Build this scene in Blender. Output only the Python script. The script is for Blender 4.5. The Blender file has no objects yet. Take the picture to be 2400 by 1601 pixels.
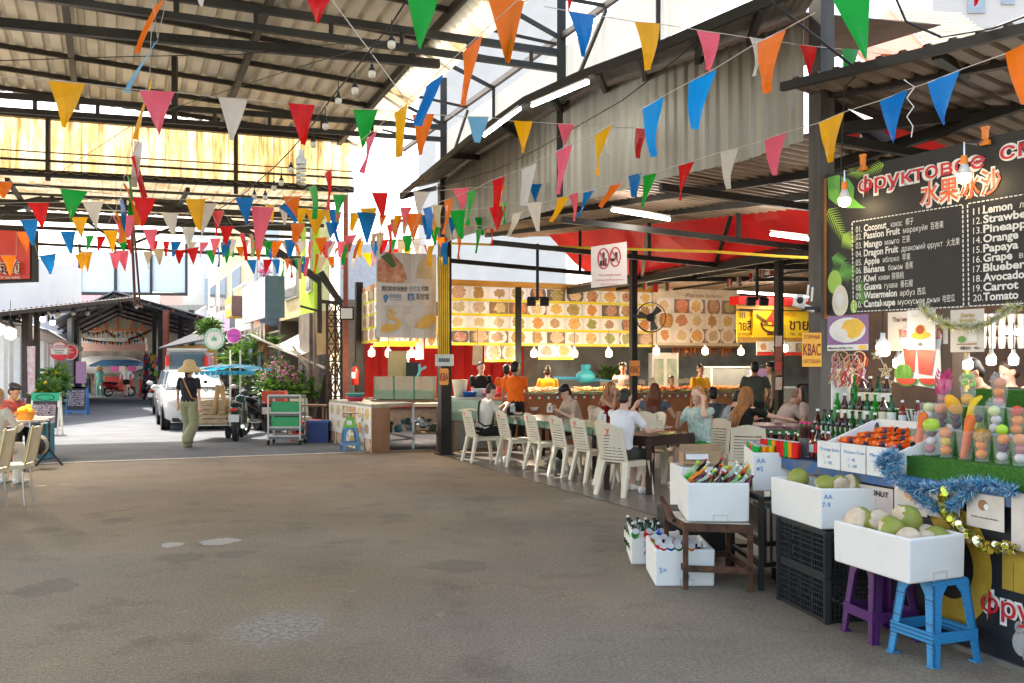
import bpy,math,random
from mathutils import Vector as V,Matrix as M
R=math.radians
C=bpy.context.scene.collection
rnd=random.Random(7)
# ------------------------------------------------------------------ camera, sky, sun, exposure
CAM=V((0,0,1.6)); F=2155.0; CX=1175.5; HY=844.4
cd=bpy.data.cameras.new('camera'); cam=bpy.data.objects.new('camera',cd); C.objects.link(cam)
cam.location=CAM; cam.rotation_euler=(R(90),0,0)
cd.lens=33.0; cd.sensor_width=36; cd.shift_y=0.0256; cd.clip_end=1200; cd.clip_start=.05
bpy.context.scene.camera=cam
sc=bpy.context.scene
W=bpy.data.worlds.new('World'); sc.world=W; W.use_nodes=True
wn=W.node_tree; bg=wn.nodes['Background']
sky=wn.nodes.new('ShaderNodeTexSky'); sky.sky_type='NISHITA'; sky.sun_disc=False
SUN_EL,SUN_ROT=50,325
sky.sun_elevation=R(SUN_EL); sky.sun_rotation=R(SUN_ROT); sky.air_density=1.0; sky.dust_density=3.0
wm_=wn.nodes.new('ShaderNodeMix'); wm_.data_type='RGBA'; wm_.blend_type='MULTIPLY'; wm_.inputs[0].default_value=1; wm_.inputs[7].default_value=(1.08,.99,.86,1)  # hazy warm sky
wn.links.new(sky.outputs[0],wm_.inputs[6]); wn.links.new(wm_.outputs[2],bg.inputs[0]); bg.inputs[1].default_value=0.15
sl=bpy.data.lights.new('sun','SUN'); sl.energy=2.1; sl.angle=R(.5); sl.color=(1,.95,.86)
so=bpy.data.objects.new('sun',sl); C.objects.link(so)
_a=R(SUN_ROT); _e=R(SUN_EL)
sdir=V((math.sin(_a)*math.cos(_e),math.cos(_a)*math.cos(_e),math.sin(_e)))  # towards the sun
so.rotation_euler=sdir.to_track_quat('Z','Y').to_euler()
vs=sc.view_settings; vs.view_transform='Standard'; vs.look='None'; vs.gamma=1; vs.exposure=2.42
sc.cycles.max_bounces=10; sc.cycles.diffuse_bounces=6; sc.cycles.transparent_max_bounces=10
sc.cycles.sample_clamp_indirect=8; sc.cycles.caustics_refractive=False; sc.cycles.caustics_reflective=False
sc.cycles.use_denoising=True

def P(x,y,d): return V(((x-CX)*d/F,d,1.6-(y-HY)*d/F))  # a photo pixel at distance d
def G(x,y,h=0): return P(x,y,(1.6-h)*F/(y-HY))  # a photo pixel on the level h
def GX(x,y): p=G(x,y); return (p.x,p.y)

# ------------------------------------------------------------------ materials
MATS={}
def srgb(c):
 if isinstance(c,str): c=tuple(int(c[i:i+2],16)/255 for i in (0,2,4))
 else: return c
 return tuple(x/12.92 if x<.04045 else ((x+.055)/1.055)** 2.4 for x in c)
def mat(name,c=(.5,.5,.5),rough=.6,metal=0,var=.12,sc_=6,bump=0,emit=0,trans=0,alpha=1,tr=0,two=None,spec=.4,stretch=None,thr=None):
 if name in MATS: return MATS[name]
 c=srgb(c); m=bpy.data.materials.new(name); m.use_nodes=True; MATS[name]=m
 nt=m.node_tree; N=nt.nodes; L=nt.links; b=N['Principled BSDF']
 b.inputs['Base Color'].default_value=(*c,1); b.inputs['Roughness'].default_value=rough
 b.inputs['Metallic'].default_value=metal; b.inputs['Specular IOR Level'].default_value=spec
 if emit: b.inputs['Emission Color'].default_value=(*c,1); b.inputs['Emission Strength'].default_value=emit
 if trans: b.inputs['Transmission Weight'].default_value=trans; b.inputs['IOR'].default_value=1.2
 b.inputs['Alpha'].default_value=alpha
 if var or two or bump:
  tc=N.new('ShaderNodeTexCoord'); n=N.new('ShaderNodeTexNoise'); n.inputs['Scale'].default_value=sc_; n.inputs['Detail'].default_value=5
  src=tc.outputs['Object']
  if stretch:
   mp=N.new('ShaderNodeMapping'); mp.inputs['Scale'].default_value=stretch; L.new(src,mp.inputs[0]); src=mp.outputs[0]
  L.new(src,n.inputs['Vector'])
  if var or two:
   r=N.new('ShaderNodeValToRGB'); e=r.color_ramp.elements
   lo,hi=thr or (.3,.7)
   e[0].position=lo; e[1].position=hi
   c2=srgb(two) if two else tuple(min(1,x*(1+var)) for x in c)
   c1=c if two else tuple(x*(1-var) for x in c)
   e[0].color=(*c1,1); e[1].color=(*c2,1)
   L.new(n.outputs[0],r.inputs[0]); L.new(r.outputs[0],b.inputs['Base Color'])
  if bump:
   bn=N.new('ShaderNodeBump'); bn.inputs['Strength'].default_value=bump; bn.inputs['Distance'].default_value=.02
   L.new(n.outputs[0],bn.inputs['Height']); L.new(bn.outputs[0],b.inputs['Normal'])
 if tr:  # thin sheet that lets light through
  o=N['Material Output']; t=N.new('ShaderNodeBsdfTranslucent'); mx=N.new('ShaderNodeMixShader'); mx.inputs[0].default_value=tr
  src=b.inputs['Base Color'].links
  if src: L.new(src[0].from_socket,t.inputs[0])
  else: t.inputs[0].default_value=(*c,1)
  L.new(b.outputs[0],mx.inputs[1]); L.new(t.outputs[0],mx.inputs[2]); L.new(mx.outputs[0],o.inputs[0])
 return m
def glass_mat(name,c=(1,1,1),k=.25,rough=.05):  # thin clear film: mostly transparent with a sheen
 if name in MATS: return MATS[name]
 m=bpy.data.materials.new(name); m.use_nodes=True; MATS[name]=m
 nt=m.node_tree; N=nt.nodes; L=nt.links; b=N['Principled BSDF']; b.inputs['Base Color'].default_value=(*srgb(c),1); b.inputs['Roughness'].default_value=rough
 t=N.new('ShaderNodeBsdfTransparent'); mx=N.new('ShaderNodeMixShader'); mx.inputs[0].default_value=k
 L.new(t.outputs[0],mx.inputs[1]); L.new(b.outputs[0],mx.inputs[2]); L.new(mx.outputs[0],N['Material Output'].inputs[0])
 return m
def food_mat(name,strip=.17,white=.02,warm=0.0,dim=1.0):
 """printed photographs of dishes, one per unit cell of the UV map, a yellow price strip under each"""
 m=bpy.data.materials.new(name); m.use_nodes=True; MATS[name]=m
 nt=m.node_tree; N=nt.nodes; L=nt.links; b=N['Principled BSDF']; b.inputs['Roughness'].default_value=.35
 def mth(op,a,bb=None,c=None):
  n=N.new('ShaderNodeMath'); n.operation=op
  for i,x in enumerate((a,bb,c)):
   if x is None: continue
   if hasattr(x,'links'): L.new(x,n.inputs[i])
   else: n.inputs[i].default_value=x
  return n.outputs[0]
 def mix(f,a,bb):
  n=N.new('ShaderNodeMix'); n.data_type='RGBA'
  for i,x in ((0,f),(6,a),(7,bb)):
   if hasattr(x,'links'): L.new(x,n.inputs[i])
   else: n.inputs[i].default_value=x if i==0 else (*x,1)
  return n.outputs[2]
 def ramp(x,stops,mode='LINEAR'):
  n=N.new('ShaderNodeValToRGB'); e=n.color_ramp.elements; n.color_ramp.interpolation=mode
  while len(e)<len(stops): e.new(.5)
  for k,(p_,c_) in enumerate(stops): e[k].position=p_; e[k].color=(*c_,1)
  L.new(x,n.inputs[0]); return n.outputs[0]
 uv=N.new('ShaderNodeUVMap'); sp=N.new('ShaderNodeSeparateXYZ'); L.new(uv.outputs[0],sp.inputs[0])
 u,v=sp.outputs[0],sp.outputs[1]
 fu,fv=mth('FRACT',u),mth('FRACT',v); cu,cv=mth('FLOOR',u),mth('FLOOR',v)
 cb=N.new('ShaderNodeCombineXYZ'); L.new(cu,cb.inputs[0]); L.new(cv,cb.inputs[1])
 wn_=N.new('ShaderNodeTexWhiteNoise'); wn_.noise_dimensions='2D'; L.new(cb.outputs[0],wn_.inputs[0])
 sr=N.new('ShaderNodeSeparateColor'); L.new(wn_.outputs[1],sr.inputs[0]); r1,r2,r3=sr.outputs
 no=N.new('ShaderNodeTexNoise'); no.inputs['Scale'].default_value=5; no.inputs['Detail'].default_value=3; L.new(uv.outputs[0],no.inputs['Vector'])
 n2=N.new('ShaderNodeTexVoronoi'); n2.inputs['Scale'].default_value=11; L.new(uv.outputs[0],n2.inputs['Vector'])
 dx=mth('SUBTRACT',fu,mth('ADD',.42,mth('MULTIPLY',r1,.16))); dy=mth('MULTIPLY',mth('SUBTRACT',fv,.5+strip/2),mth('ADD',.6,mth('MULTIPLY',r3,.3)))
 d=mth('SQRT',mth('ADD',mth('MULTIPLY',dx,dx),mth('MULTIPLY',dy,dy)))
 bgc=ramp(r2,[(0,(.75,.74,.72)),(.35,(.25,.13,.08)),(.5,(.62,.66,.7)),(.7,(.12,.1,.1)),(.82,(.8,.78,.72))],'CONSTANT')
 plate=mth('LESS_THAN',d,mth('ADD',.4,mth('MULTIPLY',r3,.09)))
 pc=ramp(r1,[(0,(.85,.85,.84)),(.7,(.8,.82,.86)),(.8,(.16,.12,.1)),(.9,(.3,.2,.1))],'CONSTANT')
 col=mix(plate,bgc,pc)
 food=mth('LESS_THAN',mth('ADD',d,mth('MULTIPLY',mth('SUBTRACT',no.outputs[0],.5),.35)),mth('ADD',.25,mth('MULTIPLY',r2,.12)))
 sel=mth('FRACT',mth('ADD',mth('MULTIPLY',n2.outputs[0],.9),mth('MULTIPLY',r2,.8)))
 fa=ramp(sel,[(0,(.42,.05,.02)),(.25,(.75,.24,.04)),(.45,(.85,.6,.3)),(.6,(.16,.3,.04)),(.78,(.85,.5,.08)),(.92,(.8,.74,.62))])
 kc=ramp(r3,[(0,(.28,.08,.04)),(.16,(.7,.12,.03)),(.32,(.1,.26,.03)),(.48,(.8,.5,.1)),(.62,(.5,.46,.4)),(.76,(.72,.62,.42)),(.9,(.3,.14,.16))],'CONSTANT')
 col=mix(food,col,mix(.5,fa,kc))
 col=mix(mth('LESS_THAN',fu,white),col,(.8,.8,.78)); col=mix(mth('GREATER_THAN',fv,1-white),col,(.8,.8,.78))
 if strip:
  yl=mix(mth('LESS_THAN',mth('ABSOLUTE',mth('SUBTRACT',fv,strip*.5)),.012),(.88,.78,.02),(.5,.42,.03))
  col=mix(mth('LESS_THAN',fv,strip),col,yl)
 if warm: col=mix(warm,col,(.9,.55,.3))
 L.new(col,b.inputs['Base Color'])
 return m

# ------------------------------------------------------------------ mesh builder
class MB:
 def __init__(s): s.v=[]; s.f=[]; s.mi=[]; s.uv={}; s.T=M.Identity(4); s.k=0
 def add(s,vs,fs,k=None):
  n=len(s.v); s.v+=[s.T@V(p) for p in vs]; s.f+=[tuple(n+i for i in f) for f in fs]
  s.mi+=[s.k if k is None else k]*len(fs); return s
 def quad(s,a,b,c,d,uv=None,k=None):
  if uv: s.uv[len(s.f)]=uv
  return s.add([a,b,c,d],[(0,1,2,3)],k)
 def box(s,c,sz,rot=None,k=None,taper=1):
  x,y,z=(q/2 for q in sz); c=V(c)
  vs=[V((sx*x*(taper if sz_>0 else 1),sy*y*(taper if sz_>0 else 1),sz_*z)) for sz_ in (-1,1) for sx,sy in ((-1,-1),(1,-1),(1,1),(-1,1))]
  if rot is not None:
   rm=rot if isinstance(rot,M) else M.Rotation(rot,3,'Z'); vs=[rm.to_3x3()@q for q in vs]
  return s.add([c+q for q in vs],[(3,2,1,0),(4,5,6,7),(0,1,5,4),(1,2,6,5),(2,3,7,6),(3,0,4,7)],k)
 def bx(s,x0,x1,y0,y1,z0,z1,k=None): return s.box(((x0+x1)/2,(y0+y1)/2,(z0+z1)/2),(abs(x1-x0),abs(y1-y0),abs(z1-z0)),k=k)
 def beam(s,p,q,w,h=None,up=(0,0,1),k=None,w2=None):
  p,q=V(p),V(q); h=h or w; d=(q-p).normalized(); up=V(up)
  if abs(d.dot(up))>.98: up=V((1,0,0)) if abs(d.x)<.9 else V((0,1,0))
  x=d.cross(up).normalized(); y=x.cross(d); r=(w2 or w)/w
  vs=[]
  for o,m_ in ((p,1),(q,r)): vs+=[o+x*w/2*a*m_+y*h/2*b*m_ for a,b in ((-1,-1),(1,-1),(1,1),(-1,1))]
  return s.add(vs,[(3,2,1,0),(4,5,6,7),(0,1,5,4),(1,2,6,5),(2,3,7,6),(3,0,4,7)],k)
 def tube(s,pts,r,n=6,k=None,close=True):
  pts=[V(p) for p in pts]; rs=r if isinstance(r,(list,tuple)) else [r]*len(pts); vs=[]; fs=[]
  for i,p in enumerate(pts):
   d=(pts[min(i+1,len(pts)-1)]-pts[max(i-1,0)]).normalized()
   up=V((0,0,1)) if abs(d.z)<.95 else V((0,1,0))
   x=d.cross(up).normalized(); y=x.cross(d)
   vs+=[p+(x*math.cos(t)+y*math.sin(t))*rs[i] for t in (2*math.pi*j/n for j in range(n))]
  for i in range(len(pts)-1):
   for j in range(n): a=i*n+j; b=i*n+(j+1)%n; fs.append((a,b,b+n,a+n))
  if close: fs+=[tuple(reversed(range(n))),tuple(range(len(vs)-n,len(vs)))]
  return s.add(vs,fs,k)
 def lathe(s,prof,n=12,c=(0,0,0),k=None,cap=True,sx=1,sy=1):
  c=V(c); vs=[c+V((r*sx*math.cos(2*math.pi*j/n),r*sy*math.sin(2*math.pi*j/n),z)) for r,z in prof for j in range(n)]; fs=[]
  for i in range(len(prof)-1):
   for j in range(n): a=i*n+j; b=i*n+(j+1)%n; fs.append((a,b,b+n,a+n))
  if cap: fs+=[tuple(reversed(range(n))),tuple(range(len(vs)-n,len(vs)))]
  return s.add(vs,fs,k)
 def ell(s,c,r,n=10,m=7,rot=None,k=None,jit=0):
  c=V(c); r=(r,r,r) if not hasattr(r,'__len__') else r; vs=[]; fs=[]
  for i in range(1,m):
   ph=math.pi*i/m-math.pi/2
   for j in range(n):
    t=2*math.pi*j/n; q=V((r[0]*math.cos(ph)*math.cos(t),r[1]*math.cos(ph)*math.sin(t),r[2]*math.sin(ph)))
    if jit: q *= 1+rnd.uniform(-jit,jit)
    vs.append(q)
  vs+=[V((0,0,-r[2])),V((0,0,r[2]))]
  if rot is not None: vs=[rot.to_3x3()@q for q in vs]
  for i in range(m-2):
   for j in range(n): a=i*n+j; b=i*n+(j+1)%n; fs.append((a,b,b+n,a+n))
  L_=len(vs)
  for j in range(n): fs+=[(L_-2,(j+1)%n,j),(L_-1,(m-2)*n+j,(m-2)*n+(j+1)%n)]
  return s.add([c+q for q in vs],fs,k)
 def loft(s,secs,lat=(1,0,0),n=12,k=None):
  """closed skin through (centre, half width along lat, half depth)"""
  vs=[]; fs=[]; pts=[V(q[0]) for q in secs]
  for i,(p,rx,ry) in enumerate(secs):
   d=(pts[min(i+1,len(pts)-1)]-pts[max(i-1,0)]).normalized()
   x=V(lat); x=(x-d*x.dot(d)).normalized(); y=d.cross(x)
   vs+=[V(p)+x*rx*math.cos(t)+y*ry*math.sin(t) for t in (2*math.pi*j/n for j in range(n))]
  for i in range(len(pts)-1):
   for j in range(n): a=i*n+j; b=i*n+(j+1)%n; fs.append((a,b,b+n,a+n))
  fs+=[tuple(reversed(range(n))),tuple(range(len(vs)-n,len(vs)))]
  return s.add(vs,fs,k)
 def cap(s,p,q,r1,r2=None,n=10,k=None):
  """tapered limb with round ends"""
  p,q=V(p),V(q); r2=r1 if r2 is None else r2; d=(q-p); l=d.length; d=d/max(l,1e-6)
  a=[(p-d*r1*.95,r1*.3),(p-d*r1*.7,r1*.72),(p,r1),(q,r2),(q+d*r2*.7,r2*.72),(q+d*r2*.95,r2*.3)]
  return s.tube([x for x,_ in a],[y for _,y in a],n,k)
 def poly(s,pts,th=(0,0,0),k=None):
  """flat outline, thickened by the vector th"""
  n=len(pts); pts=[V(p) for p in pts]; th=V(th)
  if th.length<1e-9: return s.add(pts,[tuple(range(n))],k)
  return s.add(pts+[p+th for p in pts],[tuple(range(n)),tuple(reversed(range(n,2*n)))]+[(i,i+n,(i+1)%n+n,(i+1)%n) for i in range(n)],k)
 def text(s,body,o,r,u,w=None,h=1.0,off=0.0,k=None,align='L',ext=0):
  """lettering: cap height h, squeezed to the width w, from the point o along r with up u"""
  c=bpy.data.curves.new('t','FONT'); c.body=body.replace('ф','φ'); c.size=1; c.offset=off; c.resolution_u=3
  ob=bpy.data.objects.new('t',c); me=bpy.data.meshes.new_from_object(ob)
  vs=[v.co.copy() for v in me.vertices]; fs=[tuple(p.vertices) for p in me.polygons]
  bpy.data.objects.remove(ob); bpy.data.curves.remove(c); bpy.data.meshes.remove(me)
  if not vs: return s
  if body[0]=='ф': n=len(vs); q=.045+off; vs+=[V((.37-q,.35,0)),V((.37+q,.35,0)),V((.37+q,.74+off,0)),V((.37-q,.74+off,0))]; fs.append((n,n+1,n+2,n+3))  # the tall stroke of the letter ef
  x0=min(v.x for v in vs); x1=max(v.x for v in vs); ky=h/.72; kx=(w/(x1-x0)) if w else ky
  if align=='C': sh=-(x0+x1)/2*kx
  else: sh=-x0*kx
  o,r,u=V(o),V(r),V(u)
  return s.add([o+r*(v.x*kx+sh)+u*v.y*ky for v in vs],fs,k)
 def build(s,name,m,parent=None,smooth=False,world=True,mods=None,solid=0):
  me=bpy.data.meshes.new(name); o=bpy.data.objects.new(name,me); C.objects.link(o)
  vs=s.v
  if parent is not None:
   o.parent=parent
   if world: inv=WM(parent).inverted(); vs=[inv@q for q in vs]
  me.from_pydata([tuple(q) for q in vs],[],s.f)
  ms=m if isinstance(m,(list,tuple)) else [m]
  for q in ms: me.materials.append(q)
  if len(ms)>1: me.polygons.foreach_set('material_index',s.mi)
  if s.uv:
   ul=me.uv_layers.new(name='UVMap')
   for fi,uvs in s.uv.items():
    for li,q in zip(me.polygons[fi].loop_indices,uvs): ul.data[li].uv=q
  if smooth: me.polygons.foreach_set('use_smooth',[True]*len(me.polygons))
  if solid:
   sm=o.modifiers.new('s','SOLIDIFY'); sm.thickness=solid; sm.offset=0
  me.update(); return o
def WM(o):
 m=o.matrix_basis.copy()
 while o.parent is not None: o=o.parent; m=o.matrix_basis@m
 return m
def tag(o,label=None,cat=None,group=None,kind=None):
 if label: o['label']=label
 if cat: o['category']=cat
 if group: o['group']=group
 if kind: o['kind']=kind
 return o
def thing(name,label,cat,loc=(0,0,0),rz=0,group=None,s=1):
 o=bpy.data.objects.new(name,None); C.objects.link(o); o.empty_display_size=.1
 o.location=loc; o.rotation_euler=(0,0,rz); o.scale=(s,s,s); return tag(o,label,cat,group)
def struct(name,mb,m,**k): return tag(mb.build(name,m,**k),kind='structure')
def dup(root,loc,rz=None,label=None,group=None,s=None,used=[]):
 if root not in used: used.append(root); r=root; first=True
 else: r=root.copy(); C.objects.link(r); first=False
 r.location=loc
 if rz is not None: r.rotation_euler=rz if hasattr(rz,'__len__') else (0,0,rz)
 if s: r.scale=(s,s,s)
 tag(r,label,None,group)
 if first: return r
 for ch in list(root.children):
  c=ch.copy(); C.objects.link(c); c.parent=r
  for g in list(ch.children): d=g.copy(); C.objects.link(d); d.parent=c
 return r
class Panel:
 """an upright board: bottom left corner o, direction r towards its right end, seen from -n"""
 def __init__(s,a,b,z0,z1):
  a,b=V((a[0],a[1],0)),V((b[0],b[1],0)); s.o=V((a.x,a.y,z0)); s.r=(b-a).normalized(); s.w=(b-a).length
  s.h=z1-z0; s.u=V((0,0,1)); s.n=s.r.cross(s.u); s.rot=math.atan2(s.r.y,s.r.x)  # n points to the reader
 def at(s,x,y,off=0): return s.o+s.r*x+s.u*y+s.n*off
 def hit(s,px,py):
  d=P(px,py,1)-CAM; t=(s.o-CAM).dot(s.n)/d.dot(s.n); q=CAM+d*t-s.o; return q.dot(s.r),q.dot(s.u)
 def hp(s,px,py,off=0): return s.at(*s.hit(px,py),off)
 def rect(s,mb,x0,x1,y0,y1,off=0,k=None,uv=None): return mb.quad(s.at(x0,y0,off),s.at(x1,y0,off),s.at(x1,y1,off),s.at(x0,y1,off),uv,k)
 def slab(s,mb,x0,x1,y0,y1,t0,t1,k=None): return mb.box(s.at((x0+x1)/2,(y0+y1)/2,(t0+t1)/2),(x1-x0,abs(t1-t0),y1-y0),s.rot,k)
 def txt(s,mb,body,px,py,px2=None,py2=None,h=None,off=.004,k=None,em=.0):
  x,y=s.hit(px,py); w=None
  if px2 is not None: w=s.hit(px2,py if py2 is None else py2)[0]-x
  return mb.text(body,s.at(x,y,off),s.r,s.u,w,h,em,k)

# shared paints
black_steel=mat('black_steel',(.022,.02,.018),.55,.3,var=.3,sc_=3)
dark_steel=mat('dark_painted_steel',(.035,.033,.03),.5,.2,var=.35,sc_=2)
rust=mat('rusty_steel',(.16,.07,.035),.85,.2,two=(.05,.03,.022),sc_=14,bump=.3)
red_steel=mat('red_oxide_steel',(.28,.085,.05),.7,var=.2)
wood_y=mat('yellow_plywood','c9973f',.6,two='a5762c',sc_=3,stretch=(1,1,9))
wood_d=mat('dark_wood',(.035,.012,.008),.35,var=.3,sc_=9)
wood_m=mat('worn_wood',(.28,.17,.1),.75,two=(.16,.1,.06),sc_=5,stretch=(1,1,6))
white_p=mat('white_paint',(.75,.74,.71),.55,var=.06)
white_foam=mat('white_foam',(.8,.78,.73),.75,two=(.73,.7,.63),sc_=5,bump=.1,thr=(.5,.9))
chair_w=mat('ivory_plastic',(.62,.55,.42),.42,two=(.72,.66,.54),sc_=3)
chrome=mat('chrome_tube',(.6,.6,.6),.25,1,var=0)
rubber=mat('black_rubber',(.02,.02,.02),.8,var=.2)
skin=mat('skin',(.52,.29,.2),.55,var=.06,sc_=14)
skin_l=mat('light_skin',(.62,.38,.29),.5,var=.06,sc_=14)
skin_d=mat('tan_skin',(.36,.19,.12),.55,var=.06,sc_=14)
ink=mat('black_ink',(.02,.02,.022),.6,var=0)
paper=mat('white_paper',(.78,.77,.74),.7,var=.04)
bulb_warm=mat('warm_bulb_glow',(1,.78,.48),.4,emit=4,var=0)
bulb_off=mat('frosted_bulb_glass',(.75,.7,.6),.3,var=0)
tube_glow=mat('fluorescent_tube_glow',(.95,1,.97),.4,emit=5,var=0)
leaf_g=mat('green_leaf',(.07,.17,.025),.5,two=(.16,.28,.04),sc_=9,tr=.25)
leaf_d=mat('deep_green_leaf',(.03,.09,.02),.5,two=(.08,.17,.03),sc_=9,tr=.2)
# ================================================================== ground
wv=V((-.391,.920,0)); vv=V((.920,.391,0)); A=V((-1.25,17.2,0)); B=V((2.62,8.1,0))
def H(s,t,z=0): return A+wv*s+vv*t+V((0,0,z))  # hall grid: s along the hall, t across it
PATCH=[(105,1350,68,22,'d'),(270,1195,38,8,'d'),(100,1218,45,9,'d'),(415,1280,62,11,'d'),(540,1272,45,10,'d'),(395,1251,26,6,'w'),(505,1243,42,9,'w'),(330,1470,30,10,'d'),(640,1440,120,40,'r'),(905,1185,40,6,'d'),(1050,1300,75,16,'d'),(1340,1150,60,9,'r')]
def concrete():
 m=bpy.data.materials.new('worn_concrete'); m.use_nodes=True; nt=m.node_tree; N=nt.nodes; L=nt.links; b=N['Principled BSDF']
 tc=N.new('ShaderNodeTexCoord')
 def noise(s,d=6,r=.6):
  n=N.new('ShaderNodeTexNoise'); n.inputs['Scale'].default_value=s; n.inputs['Detail'].default_value=d; n.inputs['Roughness'].default_value=r; L.new(tc.outputs['Object'],n.inputs['Vector']); return n.outputs[0]
 def ramp(x,st):
  n=N.new('ShaderNodeValToRGB'); e=n.color_ramp.elements
  while len(e)<len(st): e.new(.5)
  for k,(p,c) in enumerate(st): e[k].position=p; e[k].color=(*c,1)
  L.new(x,n.inputs[0]); return n.outputs[0]
 def mix(f,a,c,bt='MIX'):
  n=N.new('ShaderNodeMix'); n.data_type='RGBA'; n.blend_type=bt
  for i,x in ((0,f),(6,a),(7,c)):
   if hasattr(x,'links'): L.new(x,n.inputs[i])
   else: n.inputs[i].default_value=x if i==0 else (*x,1)
  return n.outputs[2]
 base=ramp(noise(.45,5,.55),[(.3,(.178,.154,.12)),(.5,(.226,.197,.156)),(.72,(.285,.242,.185))])
 patch=ramp(noise(1.7,7,.62),[(.34,(.8,.79,.79)),(.46,(1,1,1)),(.6,(1.0,1.0,1.0)),(.8,(1.25,1.24,1.2))])
 c=mix(1,base,patch,'MULTIPLY')
 grit=ramp(noise(38,6,.8),[(.36,(.55,.53,.5)),(.5,(1,1,1)),(.63,(1.5,1.46,1.4))])
 c=mix(.55,c,grit,'MULTIPLY'); c=mix(.8,c,ramp(noise(105,5,.85),[(.38,(.5,.48,.45)),(.5,(1,1,1)),(.61,(1.7,1.64,1.54))]),'MULTIPLY')
 c=mix(1,c,ramp(noise(.16,2,.5),[(.38,(1.12,1.0,.84)),(.62,(.95,.97,1.0))]),'MULTIPLY')
 v=N.new('ShaderNodeTexVoronoi'); v.inputs['Scale'].default_value=1.1; L.new(tc.outputs['Object'],v.inputs['Vector'])
 st=ramp(noise(5,6,.7),[(.6,(0,0,0)),(.72,(1,1,1))])
 c=mix(mix(1,st,ramp(noise(.6,3),[(.52,(0,0,0)),(.62,(.5,.5,.5))]),'MULTIPLY'),c,(.42,.39,.34))
 # worn patches with ragged edges: smooth cement, whitish spill, rough worn
 wob=noise(6,5,.65); fine=noise(28,6,.8); spk=ramp(fine,[(.44,(.16,.14,.11)),(.58,(.5,.47,.42))])
 for x,y,rx,ry,k in PATCH:
  p=G(x,y); ax=(G(x+rx,y)-p).length; ay=abs(G(x,y-ry).y-p.y); mp=N.new('ShaderNodeMapping'); mp.inputs['Location'].default_value=(-p.x/ax,-p.y/ay,0); mp.inputs['Scale'].default_value=(1/ax,1/ay,0); L.new(tc.outputs['Object'],mp.inputs[0])
  ln=N.new('ShaderNodeVectorMath'); ln.operation='LENGTH'; L.new(mp.outputs[0],ln.inputs[0]); ad=N.new('ShaderNodeMath'); ad.operation='MULTIPLY_ADD'; L.new(wob,ad.inputs[0]); ad.inputs[1].default_value=-1.6 if k != 'r' else-1.2; L.new(ln.outputs['Value'],ad.inputs[2])
  mk=ramp(ad.outputs[0],[(.08 if k != 'r' else .0,(.7,)*3 if k=='w' else (.5,)*3),(.2 if k != 'r' else .55,(0,0,0))]); c=mix(mk,c,{'d': (.15,.128,.1),'w': (.5,.48,.44)}.get(k,spk) if k != 'r' else spk)
 L.new(c,b.inputs['Base Color']); b.inputs['Roughness'].default_value=.82; b.inputs['Specular IOR Level'].default_value=.15
 bn=N.new('ShaderNodeBump'); bn.inputs['Strength'].default_value=.15; bn.inputs['Distance'].default_value=.01; L.new(noise(45,6,.7),bn.inputs['Height']); L.new(bn.outputs[0],b.inputs['Normal'])
 return m
g=MB(); g.quad((-400,-60,0),(400,-60,0),(400,600,0),(-400,600,0)); struct('ground',g,concrete())
asph=mat('street_asphalt',(.13,.14,.155),.97,two=(.18,.19,.205),sc_=1.2,bump=.1,spec=.03)
g=MB(); a,b=H(1.2,-30),H(1.2,2.4); g.quad(a+V((0,0,.004)),b+V((0,0,.004)),H(90,2.4,.004),H(90,-30,.004)); struct('street',g,asph)
pale=mat('sun_painted_kerb',(.5,.47,.42),.8,var=.25,sc_=8)  # cement kerb; the thin sunlit strip is put into its pale colour
g=MB(); g.quad(H(1.05,-30,.008),H(1.05,2.4,.008),H(1.22,2.4,.008),H(1.22,-30,.008)); struct('sunlit_kerb_strip',g,pale)
tile=mat('dining_floor_tile',(.17,.155,.14),.28,two=(.24,.215,.19),sc_=1.5)
g=MB(); e0=V((-1.35,17.3,0)); e1=V((3.6,5.1,0))
g.poly([e0+V((0,0,.006)),e1+V((0,0,.006)),e1+V((14,4,.006)),e0+vv*16+V((0,0,.006))]); struct('dining_floor',g,tile)
# ================================================================== main market hall
tin=mat('tin_roof_sheet',(.46,.44,.38),.5,.1,two=(.66,.63,.53),sc_=1.3,stretch=(1,1,1))
tinT=mat('sunlit_translucent_sheet',(.6,.52,.36),.5,two=(.32,.2,.07),sc_=1.5,tr=.6,thr=(.5,.8))
def corr(mb,o,a,b,pitch=.25,rise=.03,k=None,n=None):
 """corrugated sheet from corner o along a (across the ribs) and b (along the ribs)"""
 o,a,b=V(o),V(a),V(b); n=n or a.cross(b).normalized(); L_=a.length; ad=a/L_; c=int(L_/pitch)
 pr=[(0,0),(.5,0),(.6,1),(.85,1),(.95,0)]; xs=[]
 for i in range(c): xs+=[((i+q)*pitch,h*rise) for q,h in pr]
 xs.append((L_,0)); vs=[]; 
 for x,h in xs: p=o+ad*x+n*h; vs+=[p,p+b]
 return mb.add(vs,[(2*i,2*i+2,2*i+3,2*i+1) for i in range(len(xs)-1)],k)
hall=thing('market_hall','open market hall with tin roof on black steel trusses over the concrete floor','market hall',A)
def zr(s,t): return 6.45+(3.3-s)*.035-(t+1.2)*.05*1
for s0,s1 in ((-14,-8.2),(-8.2,-2.4),(-2.4,3.35)):
 mb=MB(); t0,t1=-13.5,-1.2
 corr(mb,H(s0,t0,zr(s0,t0)),H(s0,t1,zr(s0,t1))-H(s0,t0,zr(s0,t0)),H(s1+.12,t0,zr(s1,t0)-.02)-H(s0,t0,zr(s0,t0)),.27,.06,n=V((0,0,1))); mb.build('roof',tin,hall)
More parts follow.
